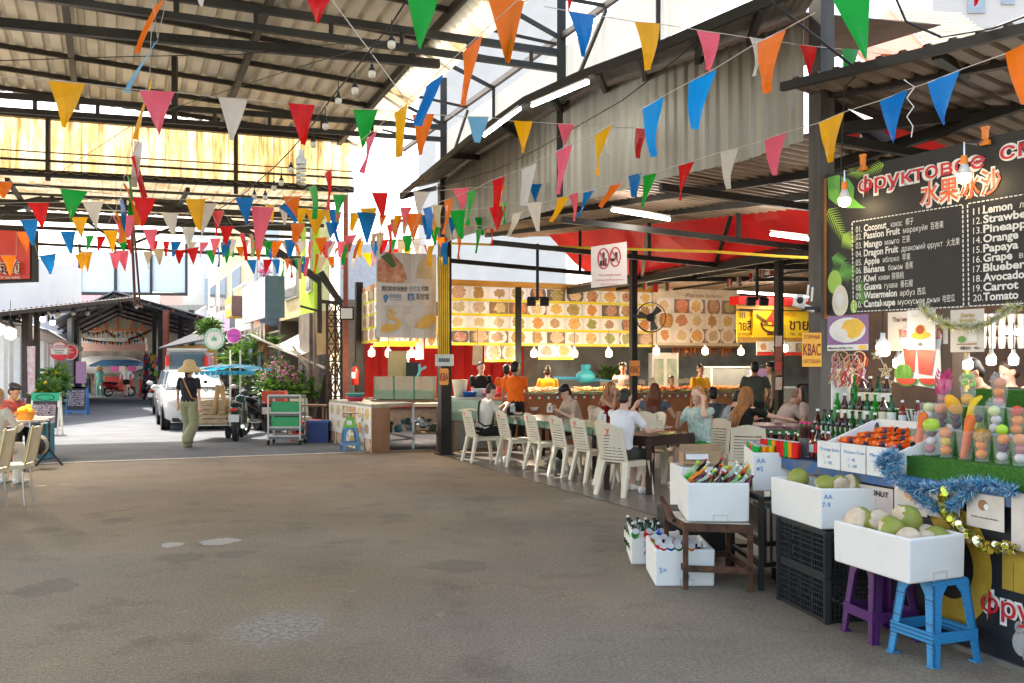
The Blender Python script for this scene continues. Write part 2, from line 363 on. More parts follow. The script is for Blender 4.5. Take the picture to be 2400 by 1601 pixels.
for i in range(15):
 s=3.1-i*1.15; mb=MB(); mb.beam(H(s,-13.5,zr(s,-13.5)-.06),H(s,-1.2,zr(s,-1.2)-.06),.05,.08); mb.build('purlin',dark_steel,hall)
for t in (-11.6,-8.9,-6.2,-3.6):
 mb=MB(); mb.beam(H(-14,t,zr(-14,t)-.16),H(3.3,t,zr(3.3,t)-.16),.09,.12); mb.build('rafter',dark_steel,hall)
mb=MB(); mb.beam(H(-14,-1.2,zr(-14,-1.2)-.1),H(3.3,-1.2,zr(3.3,-1.2)-.1),.09,.14); mb.build('rafter',dark_steel,hall)
def truss(s,zl,zr_,t0=-12.5,t1=.0,gap=.22,diag=False):
 mb=MB(); f=lambda t: zl+(zr_-zl)*(t+7.1)/7.1
 mb.beam(H(s,t0,f(t0)),H(s,t1,f(t1)),.07,.09); mb.beam(H(s,t0,f(t0)-gap),H(s,t1,f(t1)-gap),.07,.08)
 for i in range(14):
  t=t0+(t1-t0)*(i+.5)/14; mb.beam(H(s,t,f(t)-gap),H(s,t,f(t)),.05)
 mb.build('truss',dark_steel,hall)
truss(0,5.78,6.0); truss(-4.9,5.85,5.85)
mb=MB(); mb.beam(H(-3.3,-12,5.62),H(-3.3,-1.2,6.03),.09,.12); mb.build('tie_beam',dark_steel,hall)
mb=MB(); p=H(0,-4.65); mb.beam(p+V((0,0,5.6)),p+V((0,0,6.7)),.08); mb.build('hanger',dark_steel,hall); mb=MB(); p=H(0,-7.6); mb.beam(p+V((0,0,5.5)),p+V((0,0,6.7)),.08); mb.build('hanger',dark_steel,hall)
for s in (0,-4.9):
 mb=MB(); mb.beam(H(s,0,3.9),H(s,0,6.9),.1,.12); mb.build('post',dark_steel,hall)
# clerestory rails and braces above the lean-to
mb=MB(); mb.beam(H(-12,0,6.0),H(2.6,0,6.15),.06,.08); mb.build('clerestory_rail',dark_steel,hall)
mb=MB()
for i in range(5):
 s=-9.8+i*2.45; mb=MB(); mb.beam(H(s,0,5.2),H(s,0,6.1),.05); mb.beam(H(s+1.2,0,6.0),H(s+2.3,0,5.1),.04) if i%2 else mb.beam(H(s+.1,0,6.0),H(s+1.3,-.9,6.55),.04)
 mb.beam(H(s,0,6.05),H(s,-1.2,6.5),.05); mb.build('brace',dark_steel,hall); mb=MB(); mb.beam(H(s+1.2,0,6.05),H(s+2.2,-1.2,6.5),.04); mb.build('brace',dark_steel,hall)
mb=MB(); o=H(-9,-1.22,6.5); corr(mb,o,H(3.3,-1.22,6.5)-o,vv*.45+V((0,0,-.28)),.22,.025); mb.build('skylight_sheet',tinT,hall)
mb=MB(); o=H(-8.5,.04,5.25); corr(mb,o,H(.6,.04,5.25)-o,V((0,0,.7)),.22,.025); mb.build('clerestory_sheet',mat('white_translucent_sheet',(.85,.82,.72),.5,two=(.7,.55,.3),sc_=1.2,tr=.7,thr=(.6,.85)),hall)
# translucent rusty gable strip and the lower bay behind it
def rusty_sheet():
 m=bpy.data.materials.new('rust_streaked_translucent_sheet'); m.use_nodes=True; nt=m.node_tree; N=nt.nodes; L=nt.links; b=N['Principled BSDF']
 tc=N.new('ShaderNodeTexCoord'); mp=N.new('ShaderNodeMapping'); mp.inputs['Scale'].default_value=(3.2,3.2,.5); L.new(tc.outputs['Object'],mp.inputs[0])
 n=N.new('ShaderNodeTexNoise'); n.inputs['Scale'].default_value=1.6; n.inputs['Detail'].default_value=8; n.inputs['Roughness'].default_value=.7; L.new(mp.outputs[0],n.inputs['Vector'])
 r=N.new('ShaderNodeValToRGB'); e=r.color_ramp.elements; e[0].position=.38; e[0].color=(.6,.53,.38,1); e[1].position=.68; e[1].color=(.1,.035,.006,1); x=e.new(.52); x.color=(.46,.32,.14,1)
 L.new(n.outputs[0],r.inputs[0]); L.new(r.outputs[0],b.inputs['Base Color'])
 t=N.new('ShaderNodeBsdfTranslucent'); L.new(r.outputs[0],t.inputs[0]); mx=N.new('ShaderNodeMixShader'); mx.inputs[0].default_value=.7
 L.new(b.outputs[0],mx.inputs[1]); L.new(t.outputs[0],mx.inputs[2]); L.new(mx.outputs[0],N['Material Output'].inputs[0]); return m
rs=rusty_sheet()
mb=MB(); corr(mb,H(3.4,-13.5,5.15),H(3.4,-.9,5.4)-H(3.4,-13.5,5.15),V((0,0,1.05)),.3,.04); mb.build('gable_sheet',rs,hall)
for z0,z1,w in ((6.2,6.42,.14),(5.08,5.36,.12),(5.32,5.6,.04),(5.5,5.74,.02)):
 mb=MB(); mb.beam(H(3.25,-13.5,z0),H(3.25,-.9,z1),w); mb.build('tie_beam',dark_steel,hall)
mb=MB()
for t in (-10.2,-6.7,-3.3): mb=MB(); mb.beam(H(3.25,t,5.1),H(3.25,t,6.3),.07); mb.build('post',dark_steel,hall)
low=thing('lower_bay_roof','low bright translucent roof bay behind the rust streaked strip, over the street edge','roof',H(5.5,-6))
mb=MB(); z=lambda s,t: 5.12+(s-3.5)*.035+(t+13.5)*.018
p0,p1,p2=H(3.1,-14,z(3.1,-14)),H(3.1,-.9,z(3.1,-.9)),H(9.4,-14,z(9.4,-14))
corr(mb,p0,p1-p0,p2-p0,.25,.03,n=V((0,0,1))); mb.build('roof',mat('cream_translucent_roof',(.5,.44,.32),.5,two=(.26,.18,.08),sc_=2,tr=.5,stretch=(1,1,1)),low)
for s in (4.6,5.9,7.2,8.5):
 mb=MB(); mb.beam(H(s,-14,z(s,-14)-.05),H(s,-.9,z(s,-.9)-.05),.05); mb.build('purlin',dark_steel,low)
for s in (6.3,9.3):
 mb=MB(); mb.beam(H(s,-14,z(s,-14)-.2),H(s,-.9,z(s,-.9)-.2),.12); mb.beam(H(s,-14,z(s,-14)-.42),H(s,-.9,z(s,-.9)-.42),.08); mb.build('tie_beam',dark_steel,low)
for t in (-10.5,-7.4,-4.2):
 mb=MB(); mb.beam(H(3.5,t,z(3.5,t)-.12),H(9.4,t,z(9.4,t)-.12),.08); mb.build('rafter',dark_steel,low)
# bowed truss
bow=thing('bowed_truss','bowed black steel truss spanning the street behind the pennants','truss',H(7.4,-6))
pts=[(-40,505),(0,487),(60,467),(150,449),(280,447),(370,463),(450,486),(518,505),(600,553),(680,606),(732,644)]
mb=MB(); dd=21.0; pp=[P(x,y,dd+(x-200)*.003) for x,y in pts]
for p,q in zip(pp,pp[1:]): mb.beam(p,q+(q-p)*.02,.14,.16)
mb.build('top_chord',dark_steel,bow)
mb=MB(); q0=P(45,558,dd); q1=P(700,592,dd+1.4); mb.beam(q0,q1,.06); mb.build('tie_rod',dark_steel,bow)
mb=MB(); k=P(287,567,dd+.3)
for q in (P(287,450,dd+.3),P(120,455,dd),P(470,492,dd+.8)): mb.beam(k,q,.06)
for q in (P(150,455,dd),P(400,505,dd+.5)): pass
mb.build('strut',dark_steel,bow)
mb=MB(); mb.tube([P(300,470,15),P(310,700,17),P(326,705,22)],.025); mb.tube([P(304,480,15.2),P(322,700,18)],.02); pc=mb.build('hanging_pole',mat('brown_pole',(.12,.05,.04),.6),None)
tag(pc,'pair of thin brown poles hanging slantwise from the roof trusses','pole')

# steel mast and lattice at the street corner
t=thing('lattice_mast','dark rusty lattice mast with a plywood sheet behind it at the street corner','mast',G(768,930))
d0=21.6
mb=MB()
for x in (751,770,784): mb.beam(P(x,935,d0+(x-751)*.02),P(x,690,d0+(x-751)*.02),.05)
yy=[692,724,750,790,830,870,910,935]
for i in range(7):
 for xa,xb in ((751,770),(770,784)):
  mb.beam(P(xa,yy[i],d0),P(xb,yy[i+1],d0+.3),.022); mb.beam(P(xb,yy[i],d0+.3),P(xa,yy[i+1],d0),.022)
 mb.beam(P(751,yy[i],d0),P(784,yy[i],d0+.5),.03)
mb.build('lattice',mat('mast_steel',(.05,.03,.02),.7,var=.3),t)
mb=MB(); mb.beam(P(735,625,d0-.5),P(782,697,d0-.3),.13); mb.beam(P(734,632,d0-.4),P(734,765,d0-.4),.09); mb.beam(P(736,692,d0-.4),P(784,697,d0-.3),.08); mb.beam(P(690,703,d0-.5),P(730,714,d0-.5),.05); mb.build('bracket',dark_steel,t)
mb=MB(); mb.poly([P(722,715,22.2),P(772,712,22.2),P(780,810,22.2),P(728,815,22.2)],(0,.03,0)); mb.build('plywood_sheet',mat('pale_plywood',(.62,.45,.24),.7,two=(.5,.34,.17),sc_=4),t)
t=thing('red_oxide_post','tall red oxide steel post beside the lattice mast','post',(P(794,900,21.9).x,21.9,0))
mb=MB(); q=P(794,900,21.9); mb.beam((q.x,q.y,0),(q.x,q.y,7.0),.1,.1); mb.build('post',red_steel,t)
mb=MB(); q=P(797,720,20); mb.box(q,(.3,.1,.28),k=0); mb.box(q+V((0,-.055,0)),(.24,.01,.22),k=1); mb.build('floodlight',[ink,paper],t)
def column(name,label,p,w,z1,m,z0=0):
 t=thing(name,label,'pillar',(p.x,p.y,z0)); rz=math.atan2(vv.y,vv.x)
 mb=MB(); mb.box((p.x,p.y,(z0+z1)/2),(w,w,z1-z0),rz); mb.build('shaft',m,t)
 mb=MB(); mb.box((p.x,p.y,.012+z0),(w+.1,w+.1,.02),rz); mb.build('base_plate',m,t); return t
pa=G(1020,1045); column('steel_pillar','black steel pillar carrying the fuse box and yellow conduits',V((pa.x,pa.y+.1,0)),.2,4.95,black_steel)
pcc=G(824,905,.35); column('steel_pillar','black steel pillar behind the prep table with the fire extinguisher',P(824,800,22)*1-V((0,0,P(824,800,22).z)),.16,3.6,black_steel)
pb=P(1886,500,8.1); column('steel_pillar','grey worn steel column beside the fruit menu sign',V((pb.x,pb.y,0)),.15,5.2,mat('worn_grey_steel',(.11,.1,.09),.6,.2,two=(.045,.04,.037),sc_=5,stretch=(1,1,.25)))
pcz=P(1454,700,17); column('steel_pillar','slim black pillar the wall fan hangs on',V((pcz.x,17,0)),.11,3.75,black_steel)
pdz=P(1788,700,15.5); column('steel_pillar','slim dark pillar plastered with small red and white stickers',V((pdz.x,15.5,0)),.11,3.6,black_steel)
mb=MB()
for i,(y0,y1,c) in enumerate(((771,796,0),(797,828,1),(829,850,2),(851,862,1),(866,895,0))):
 mb.poly([P(1781+(i%2),y0,15.4),P(1796,y0,15.4),P(1795,y1,15.4),P(1780,y1,15.4)],(0,.004,0),k=c)
tag(mb.build('sticker_strip',[mat('pink_sticker',(.7,.5,.42)),mat('brown_sticker',(.35,.12,.07)),mat('red_sticker',(.6,.08,.07))]),'run of red and pink stickers down the slim dark pillar','stickers')
# ================================================================== food court pavilion
zinc=mat('grey_ribbed_cladding',(.27,.255,.22),.5,.3,two=(.4,.38,.33),sc_=2,stretch=(3,3,.3))
brown_tin=mat('brown_tin_ceiling',(.2,.13,.085),.55,.1,two=(.26,.19,.13),sc_=2)
red_tarp=mat('red_tarpaulin',(.72,.02,.015),.6,two=(.5,.01,.012),sc_=1.6,tr=.5,bump=.1)
pav=thing('food_court_pavilion','food court shed with grey ribbed fascia and brown tin ceiling over the diners','pavilion',A)
wf=(B-A).normalized(); LF=(B-A).length
FP=Panel((A.x,A.y),(B.x+wf.x*.5,B.y+wf.y*.5),0,6)
def fz(x): return FP.hit(x,560)[0]
# fascia of ribbed sheets hanging on the eaves beam; its lower edge steps along the bays
edge=[(1004,562),(1106,530),(1225,495),(1340,462),(1450,430),(1560,402),(1700,372),(1849,322)]
top=[(1004,425),(1106,353),(1190,304),(1277,255),(1344,217),(1435,186),(1519,161),(1662,112),(1849,42)]
def interp(tab,x):
 for (xa,ya),(xb,yb) in zip(tab,tab[1:]):
  if x <= xb: return ya+(yb-ya)*(x-xa)/(xb-xa)
 return tab[-1][1]
mb=MB(); n_=210; vs=[]; fs=[]
for i in range(n_+1):
 u=i/n_; x=1004+(1849-1004)*u
 d=None; q=FP.hit(x,500)[0]; r=(q/.19)%1; off=.025 if .3<r<.62 else 0
 y0,y1=interp(edge,x),interp(top,x); a=FP.hp(x,y0,off); b=FP.hp(x,y1,off); vs+=[a,b]
fs=[(2*i,2*i+2,2*i+3,2*i+1) for i in range(n_)]; mb.add(vs,fs); mb.build('fascia',zinc,pav,solid=.004)
# lean-to roof jutting out over the hall above the fascia
lt=mat('dark_eaves_sheet',(.12,.115,.1),.6,.1,two=(.2,.19,.16),sc_=3)
ov=[(920,441),(1076,312),(1204,222),(1330,165),(1519,96),(1745,0),(1900,-60)]
OP=Panel((A.x-vv.x*.95,A.y-vv.y*.95),(B.x-vv.x*.95+wf.x,B.y-vv.y*.95+wf.y),0,6)
mb=MB(); vs=[]
xs=[i/90 for i in range(91)]
for i,u in enumerate(xs):
 xo=925+(1900-925)*u; yo=interp(ov,xo)+(2.0 if i%2 else 0); o_=OP.hp(xo,yo)
 xi=1004+(1849-1004)*u; q=FP.hp(xi,interp(top,xi)); q=q+V((0,0,.05)); vs+=[o_,q,q+vv*1.6+V((0,0,.12))]
mb.add(vs,[(3*i+j,3*i+3+j,3*i+4+j,3*i+1+j) for i in range(90) for j in range(2)]); mb.build('eaves_roof',lt,pav,solid=.01)
mb=MB()
for (xa,ya),(xb,yb) in zip(ov,ov[1:]): mb.beam(OP.hp(xa,ya+9),OP.hp(xb,yb+9),.04,.09)
mb.build('eaves_beam',black_steel,pav)
mb=MB()
for x in (1000,1100,1190,1290,1390,1480,1600,1720):
 mb=MB(); u=(x-1004)/(1849-1004); xo=925+(1900-925)*u; mb.beam(OP.hp(xo,interp(ov,xo)+12),FP.hp(x,interp(top,x))-V((0,0,.03)),.05,.09); mb.build('bracket',black_steel,pav)
# ceilings: near bay, raised lantern with the red tarpaulin, far bay
Aw=A-V((0,0,0))
def PV(s,t,z=0): return A+wf*s+vv*t+V((0,0,z))  # s from pillar towards the column
def ceil(s0,s1,t0,t1,za,zb,name='ceiling',tilt=0):
 mb=MB(); o=PV(s0,t0,za); corr(mb,o,PV(s1,t0,za-tilt)-o,PV(s0,t1,zb)-o,.2,.022,n=V((0,0,-1))); mb.build(name,brown_tin,pav)
ceil(-3.5,9.9,.05,3.0,4.8,4.6,tilt=1.15); ceil(-8.6,14,4.2,24,3.52,3.9)
mb=MB(); mb.quad(PV(-3.5,2.95,4.62),PV(11.2,2.95,4.62),PV(11.2,4.6,4.7),PV(-3.5,4.6,4.7)); mb.build('lantern_roof',brown_tin,pav)
mb=MB()
pts=[PV(x*.7,2.9+.12*math.sin(x*1.3),4.6-.1*(x%4>2)) for x in range(-3,14)]
for a,b in zip(pts,pts[1:]):
 c=V((a.x,a.y,3.42))+vv*1.5; d=V((b.x,b.y,3.42))+vv*1.5; m1=(a+c)/2+V((0,0,-.1)); m2=(b+d)/2+V((0,0,-.1))
 mb.quad(a,b,m2,m1); mb.quad(m1,m2,d,c)
rt=mb.build('red_tarpaulin',red_tarp,pav,smooth=True)
for t,z in ((1.2,4.66),(2.2,4.6),(5.6,3.5),(7.2,3.56),(8.8,3.62),(10.5,3.68),(12.2,3.75)):
 mb=MB(); mb.beam(PV(-3.5,t,z),PV(11.2,t,z-(1.25 if t<3 else 0)),.06,.09); mb.build('purlin',black_steel,pav)
for t,z in ((4.3,3.4),):
 mb=MB(); mb.beam(PV(-3.5,t,z),PV(10.5,t,z),.1,.14); mb.build('main_beam',black_steel,pav)
for s in (-.2,2.4,4.9,7.4,9.9):
 mb=MB(); mb.beam(PV(s,0,3.6),PV(s,4.3,3.42),.06,.08); mb.beam(PV(s,2.9,3.5),PV(s,2.9,4.6),.06); mb.beam(PV(s,4.3,3.4),PV(s,14,3.75),.08,.1)
 if s>0: mb.beam(PV(s-2.4,4.2,3.45),PV(s,2.9,4.2),.06)
 mb.build('frame',black_steel,pav)
mb=MB(); mb.tube([P(1036,559,16.9),P(1250,566,16),P(1438,572,14.9),P(1640,578,14.2),P(1780,588,13.8),P(1856,592,13.5)],.022); mb.build('yellow_conduit',mat('yellow_pvc',(.75,.5,.05),.4),pav)
# rear wall of the kitchen and the side shade cloth
mb=MB(); w0=PV(-3.2,11.2); w1=PV(12.5,11.2)
WPt=Panel((P(1180,800,25.5).x,25.5),(P(1180,800,25.5).x+.92*14,25.5+.391*14),0,3.9)
mb=MB(); WPt.slab(mb,0,14,0,3.6,-.1,0)
tag(mb.build('concrete_wall',mat('blue_grey_cement_wall',(.42,.47,.5),.8,two=(.2,.215,.22),sc_=1.6,bump=.1)),'rough blue grey cement wall at the back of the kitchens','wall')
RP=Panel((P(838,800,23.3).x,23.3),(P(838,800,23.3).x+.92*4.6,23.3+.391*4.6),0,3)
mb=MB(); n_=40
for i in range(n_):
 f=lambda q: .05*math.sin(q*1.9)+.03*math.sin(q*5.3)
 a,b=i*4.3/n_,(i+1)*4.3/n_; mb.quad(RP.at(a,.6,f(i)),RP.at(b,.6,f(i+1)),RP.at(b,2.5,f(i+1)*.5),RP.at(a,2.5,f(i)*.5))
tag(mb.build('red_cloth',red_tarp,None,smooth=True),'red cloth screen hanging behind the fish tanks','cloth')
mb=MB(); RP.slab(mb,-.5,4.8,0,3.3,-.3,-.22); tag(mb.build('cement_wall',mat('dull_cement_wall',(.2,.19,.17),.8,var=.2)),'dull cement wall behind the red cloth','wall')

# ---------------- menu boards
MP=Panel((P(1030,700,21).x,21),(P(1030,700,21).x+.92*8.3,21+.391*8.3),0,3)
menu=food_mat('seafood_menu_print'); menu2=food_mat('papaya_menu_print',0,.05,.12)
bd=thing('menu_board','long seafood menu board with rows of dish photos and yellow price strips','menu board',MP.at(0,2))
mb=MB(); x0,_=MP.hit(1020,700); x1,_=MP.hit(1500,700); MP.slab(mb,x0,x1,2.1,MP.hit(1030,641)[1],-.05,0); mb.build('backing_panel',wood_y,bd)
ztop=MP.hit(1030,655)[1]; zb=MP.hit(1030,792)[1]; rh=(ztop-zb)/4
xe=MP.hit(1500,700)[0]; mb=MB(); ncol=11
for r_ in range(4): MP.rect(mb,x0+.1,xe,zb+r_*rh,zb+(r_+1)*rh-.004,.006+.001*r_,uv=[(0,r_),(ncol,r_),(ncol,r_+1),(0,r_+1)])
mb.build('dish_photos',menu,bd)
for a,b,y0,y1,off in ((1112,1192,795,831,40),(1235,1317,792,826,47)):
 xa,ya=MP.hit(a,y1); xb,yb=MP.hit(b,y0); mb=MB(); MP.rect(mb,xa,xb,ya,yb,.012,uv=[(off,9),(off+2,9),(off+2,10),(off,10)]); mb.build('dish_photos',menu,bd)
pb_=thing('menu_board','cream Papaya Salad board with fifteen dish photos beside the wall fan','menu board',MP.at(5,2))
xa,ya=MP.hit(1499,790); xb,_=MP.hit(1692,790); yt=MP.hit(1510,663)[1]
mb=MB(); MP.slab(mb,xa-.02,xb+.02,ya-.03,yt+.02,.03,.06); mb.build('backing_panel',mat('cream_board',(.7,.62,.48),.45),pb_)
mb=MB(); w_=(xb-xa); MP.rect(mb,xa+w_*.03,xb-w_*.03,ya+.04,yt-.22,.064,uv=[(60,3),(65,3),(65,6),(60,6)]); mb.build('dish_photos',menu2,pb_)
mb=MB(); MP.txt(mb,'~Papaya Salad~',1563,681,1655,h=.085,off=.066); mb.build('lettering',mat('brown_ink',(.2,.08,.04)),pb_)
mb=MB(); MP.slab(mb,xa-.6,xb-.25,yt+.02,yt+.17,-.02,.02); mb.build('timber_strip',wood_y,pb_)
mb=MB(); MP.slab(mb,xa-.03,xb+.06,ya-.09,ya-.035,.03,.1); mb.build('timber_strip',wood_m,pb_)
# gold fringe
fr=MB(); r0=random.Random(3)
for i in range(150):
 x=MP.hit(1535+i*1.0,800)[0]; l=r0.uniform(.14,.32); y=ya-.08
 fr.poly([MP.at(x,y,.08+r0.uniform(0,.05)),MP.at(x+.03,y,.09),MP.at(x+.02+r0.uniform(-.03,.03),y-l,.1+r0.uniform(-.03,.05))],k=r0.randrange(3))
tag(fr.build('tinsel_fringe',[mat('gold_foil',(.8,.4,.05),.25,.9),mat('orange_foil',(.75,.22,.03),.3,.7),mat('brown_foil',(.35,.12,.04),.3,.8)]),'gold tinsel fringe hanging under the Papaya Salad board','tinsel fringe')
# noodle shop signs
def yellow_sign(x0,x1,y0,y1,label,d,draw):
 a=P(x0,y1,d); Pn=Panel((a.x,a.y),(a.x+.92,a.y+.391),0,3); xa,ya=Pn.hit(x0,y1); xb,_=Pn.hit(x1,y1); yt=Pn.hit(x0,y0)[1]
 t=thing('noodle_sign',label,'sign',Pn.at((xa+xb)/2,ya)); mb=MB(); Pn.slab(mb,xa,xb,ya,yt,-.03,0); mb.build('board',mat('yellow_sign_face',(.92,.62,.01),.4,var=.03),t); draw(t,Pn); return t
dkb=mat('dark_brown_ink',(.1,.015,.01)); redi=mat('red_ink',(.7,.04,.02)); 
def dr1(t,Pn):
 mb=MB(); Pn.txt(mb,'ายสี่',1696,758,1725,h=.22,em=.015); Pn.txt(mb,'02-9040223-5',1695,770,1727,h=.06); mb.box(Pn.hp(1699,724,.004),(.02,.004,.13),Pn.rot); mb.box(Pn.hp(1704,724,.004),(.02,.004,.13),Pn.rot); mb.box(Pn.hp(1709,724,.004),(.02,.004,.13),Pn.rot); mb.build('lettering',dkb,t)
def dr2(t,Pn):
 mb=MB(); Pn.txt(mb,'ชาย',1812,757,1856,h=.26,em=.015); Pn.txt(mb,'TEL : 02-904',1813,770,1856,h=.06); c=Pn.hit(1770,742)
 pts=[Pn.at(c[0]+.3*math.cos(a_),c[1]+.24*math.sin(a_),.006) for a_ in (math.pi*(1+k/12) for k in range(13))]; pin=[Pn.at(c[0]+.25*math.cos(a_),c[1]+.19*math.sin(a_),.006) for a_ in (math.pi*(2-k/12) for k in range(13))]
 mb.poly(pts+pin); mb.tube([Pn.at(c[0]+.3*math.cos(a_),c[1]+.05*math.sin(a_),.008) for a_ in (2*math.pi*k/16 for k in range(17))],.01,4)
 mb.box(Pn.at(c[0],c[1]-.26,.006),(.22,.006,.035),Pn.rot)
 for k in (0,.05): mb.beam(Pn.at(c[0]-.42,c[1]+.2-k,.01),Pn.at(c[0]-.1,c[1]+.03-k,.01),.016)
 mb.build('bowl_emblem',dkb,t)
 mb=MB(); Pn.txt(mb,'4',1759,747,1782,h=.36,off=.012,em=.03); Pn.txt(mb,'HAIXI',1795,726,1826,h=.085); mb.build('lettering',redi,t)
yellow_sign(1692,1728,714,774,'small yellow shop sign with black Thai letters beside the bowl sign',21.5,dr1)
yellow_sign(1729,1858,712,774,'big yellow noodle sign with a bowl, chopsticks and red numeral four',21.6,dr2)
tP=Panel((P(1690,785,21.4).x,21.4),(P(1690,785,21.4).x+.92,21.4+.391),0,3)
mb=MB(); xa,ya=tP.hit(1690,786); xb,_=tP.hit(1862,786); yt=tP.hit(1690,774)[1]; tP.slab(mb,xa,xb,ya,yt,0,.05); xa,ya=tP.hit(1690,709); yt=tP.hit(1690,699)[1]; tP.slab(mb,xa,xb,ya,yt,0,.05)
tag(mb.build('timber_frame',wood_y),'yellow timber rails above and below the noodle signs','frame')
mb=MB(); xa,ya=tP.hit(1690,699); yt=tP.hit(1690,680)[1]; tP.slab(mb,xa,xb+.1,ya,yt,-.25,.1); tag(mb.build('red_awning',red_tarp),'folded red awning above the yellow noodle signs','awning')
t=thing('menu_strip','white strip of noodle bowl photos with red footer under the bowl sign','menu strip',tP.hp(1790,814)); xa,ya=tP.hit(1733,816); xb,_=tP.hit(1850,816); yt=tP.hit(1733,784)[1]
mb=MB(); tP.slab(mb,xa,xb,ya,yt,.05,.07); mb.build('board',paper,t)
mb=MB(); tP.rect(mb,xa+.03,xb-.03,ya+.09,yt-.02,.074,uv=[(80,3),(84,3),(84,4),(80,4)]); mb.build('dish_photos',menu2,t); mb=MB(); tP.rect(mb,xa,xb,ya,ya+.08,.074); mb.build('red_footer',redi,t)
# left prep-side menu board, turned to the street
LPn=Panel((P(830,800,22).x,22),(P(868,800,20.2).x,20.2),0,3)
t=thing('menu_board','small wooden board of fish photos at the outer corner of the food court','menu board',P(850,800,21))
mb=MB(); LPn.slab(mb,0,LPn.w,LPn.hit(832,790)[1],LPn.hit(832,663)[1],-.05,0); mb.build('backing_panel',mat('orange_ply',(.55,.3,.15),.6),t)
mb=MB(); LPn.rect(mb,.08,LPn.w,LPn.hit(835,788)[1],LPn.hit(835,672)[1],.01,uv=[(10,0),(12.5,0),(12.5,4),(10,4)]); mb.build('dish_photos',menu,t)
t=thing('menu_strip','strip of dish photos with yellow edge above the fish tanks','menu strip',P(930,790,21)); q=Panel((P(858,800,21).x,21),(P(858,800,21).x+.92,21.39),0,3)
mb=MB(); xa,ya=q.hit(858,795); xb,_=q.hit(972,795); q.rect(mb,xa,xb,ya,ya+.7,0,uv=[(20,0),(24,0),(24,1),(20,1)]); mb.build('dish_photos',menu,t,solid=.01)
mb=MB(); xa,ya=q.hit(976,800); xb,_=q.hit(1030,800); q.rect(mb,xa,xb,ya,ya+.75,0,uv=[(30,0),(32,0),(32,2),(30,2)]); mb.build('dish_photos',menu,t,solid=.01)
mb=MB(); mb.poly([P(955,786,20.5),P(973,786,20.5),P(973,825,20.5),P(954,825,20.5)],(0,.004,0)); tag(mb.build('price_sheet',paper),'white price sheet hanging in front of the red cloth','notice')
mb=MB(); mb.poly([P(1086,794,20),P(1108,794,20),P(1107,838,20),P(1084,838,20)],(0,.004,0)); tag(mb.build('price_sheet',mat('cream_paper',(.75,.6,.38),.6)),'cream flyer hanging left of the two dish photos','notice')

# ---------------- banners
t=thing('payment_banner','tall white vinyl banner about mobile payment with prawn and mango pictures','banner',P(930,775,16.9))
q=Panel((P(864,800,16.6).x,16.6),(P(1002,800,17.1).x,17.1),0,4); U=q.hit
mb=MB(); n_=14
for i in range(n_):
 x0_,x1_=q.w*i/n_,q.w*(i+1)/n_; f=lambda k: .015*math.sin(k*1.3); yb0=U(864,775)[1]; yt0=U(864,577)[1] 
 mb.quad(q.at(x0_,yb0,f(i)),q.at(x1_,yb0,f(i+1)),q.at(x1_,yt0,f(i+1)),q.at(x0_,yt0,f(i)))
mb.build('sheet',mat('pale_vinyl',(.66,.6,.56),.3,var=.06,sc_=2),t,smooth=True)
def pic(x0,x1,y0,y1,mt,name,off=.02,shape=None,k=0):
 mb=MB()
 if shape: mb.poly([q.hp(x,y,off) for x,y in shape])
 else: a,b=U(x0,y1),U(x1,y0); q.rect(mb,a[0],b[0],a[1],b[1],off)
 return mb.build(name,mt,t)
pic(865,936,580,648,mat('prawn_print',(.4,.07,.02),.4,two=(.75,.4,.25),sc_=9),'prawn_picture',shape=[(866,600),(880,588),(900,582),(925,610),(934,640),(925,650),(866,647)])
pic(0,0,0,0,mat('leaf_print',(.08,.14,.05)),'leaf_picture',.024,shape=[(873,590),(893,578),(910,610),(900,616)])
pic(0,0,0,0,mat('pale_gold_print',(.6,.45,.3)),'pagoda_picture',.022,shape=[(955,640),(958,612),(966,598),(975,590),(984,600),(988,640)])
pic(0,0,0,0,mat('pale_pink_print',(.74,.66,.62)),'text_field',.018,shape=[(873,651),(992,650),(992,702),(873,702)])
pic(0,0,0,0,mat('mango_print',(.8,.5,.12),.4,two=(.7,.38,.05),sc_=5),'mango_picture',.026,shape=[(952,752),(960,736),(975,724),(995,720),(999,735),(990,748),(970,756)])
pic(0,0,0,0,mat('rice_print',(.72,.62,.55),.5),'rice_picture',.022,shape=[(925,725),(940,720),(954,726),(957,742),(945,752),(928,745)])
pic(0,0,0,0,mat('mango_print'),'sauce_picture',.024,shape=[(873,762),(877,747),(890,742),(905,747),(912,738),(895,733),(888,722),(900,718),(893,712),(882,711),(900,709),(908,719),(897,725),(915,733),(922,742),(915,755),(890,764)])
mb=MB(); q.txt(mb,'我们的市场接受',875,667,934,h=.07,off=.03,em=.012); q.txt(mb,'付款',966,667,983,h=.07,off=.03,em=.012); q.txt(mb,'支付宝',953,686,984,h=.085,off=.03,em=.012); mb.build('lettering',ink,t)
mb=MB(); q.txt(mb,'支付宝',938,667,963,h=.07,off=.03); q.txt(mb,'蚂蚁集团',893,684,920,h=.06,off=.03); q.txt(mb,'ANT GROUP',893,690,920,h=.025,off=.03); a=U(935,690); b=U(949,675); q.rect(mb,a[0],b[0],a[1],b[1],.028); mb.ell(q.hp(884,683,.03),(.05,.01,.05),10,6); mb.box(q.hp(884,691,.03),(.04,.01,.06),q.rot); mb.build('blue_lettering',mat('steel_blue_ink',(.08,.2,.42)),t)
mb=MB(); q.txt(mb,'支',937,688,947,h=.07,off=.034); mb.build('white_lettering',paper,t)
t=thing('notice_banner','white cloth notice with two red prohibition circles for outside food and drink','banner',P(1398,655,14)); q=Panel((P(1357,600,14).x,14),(P(1440,600,14).x,13.9),0,4)
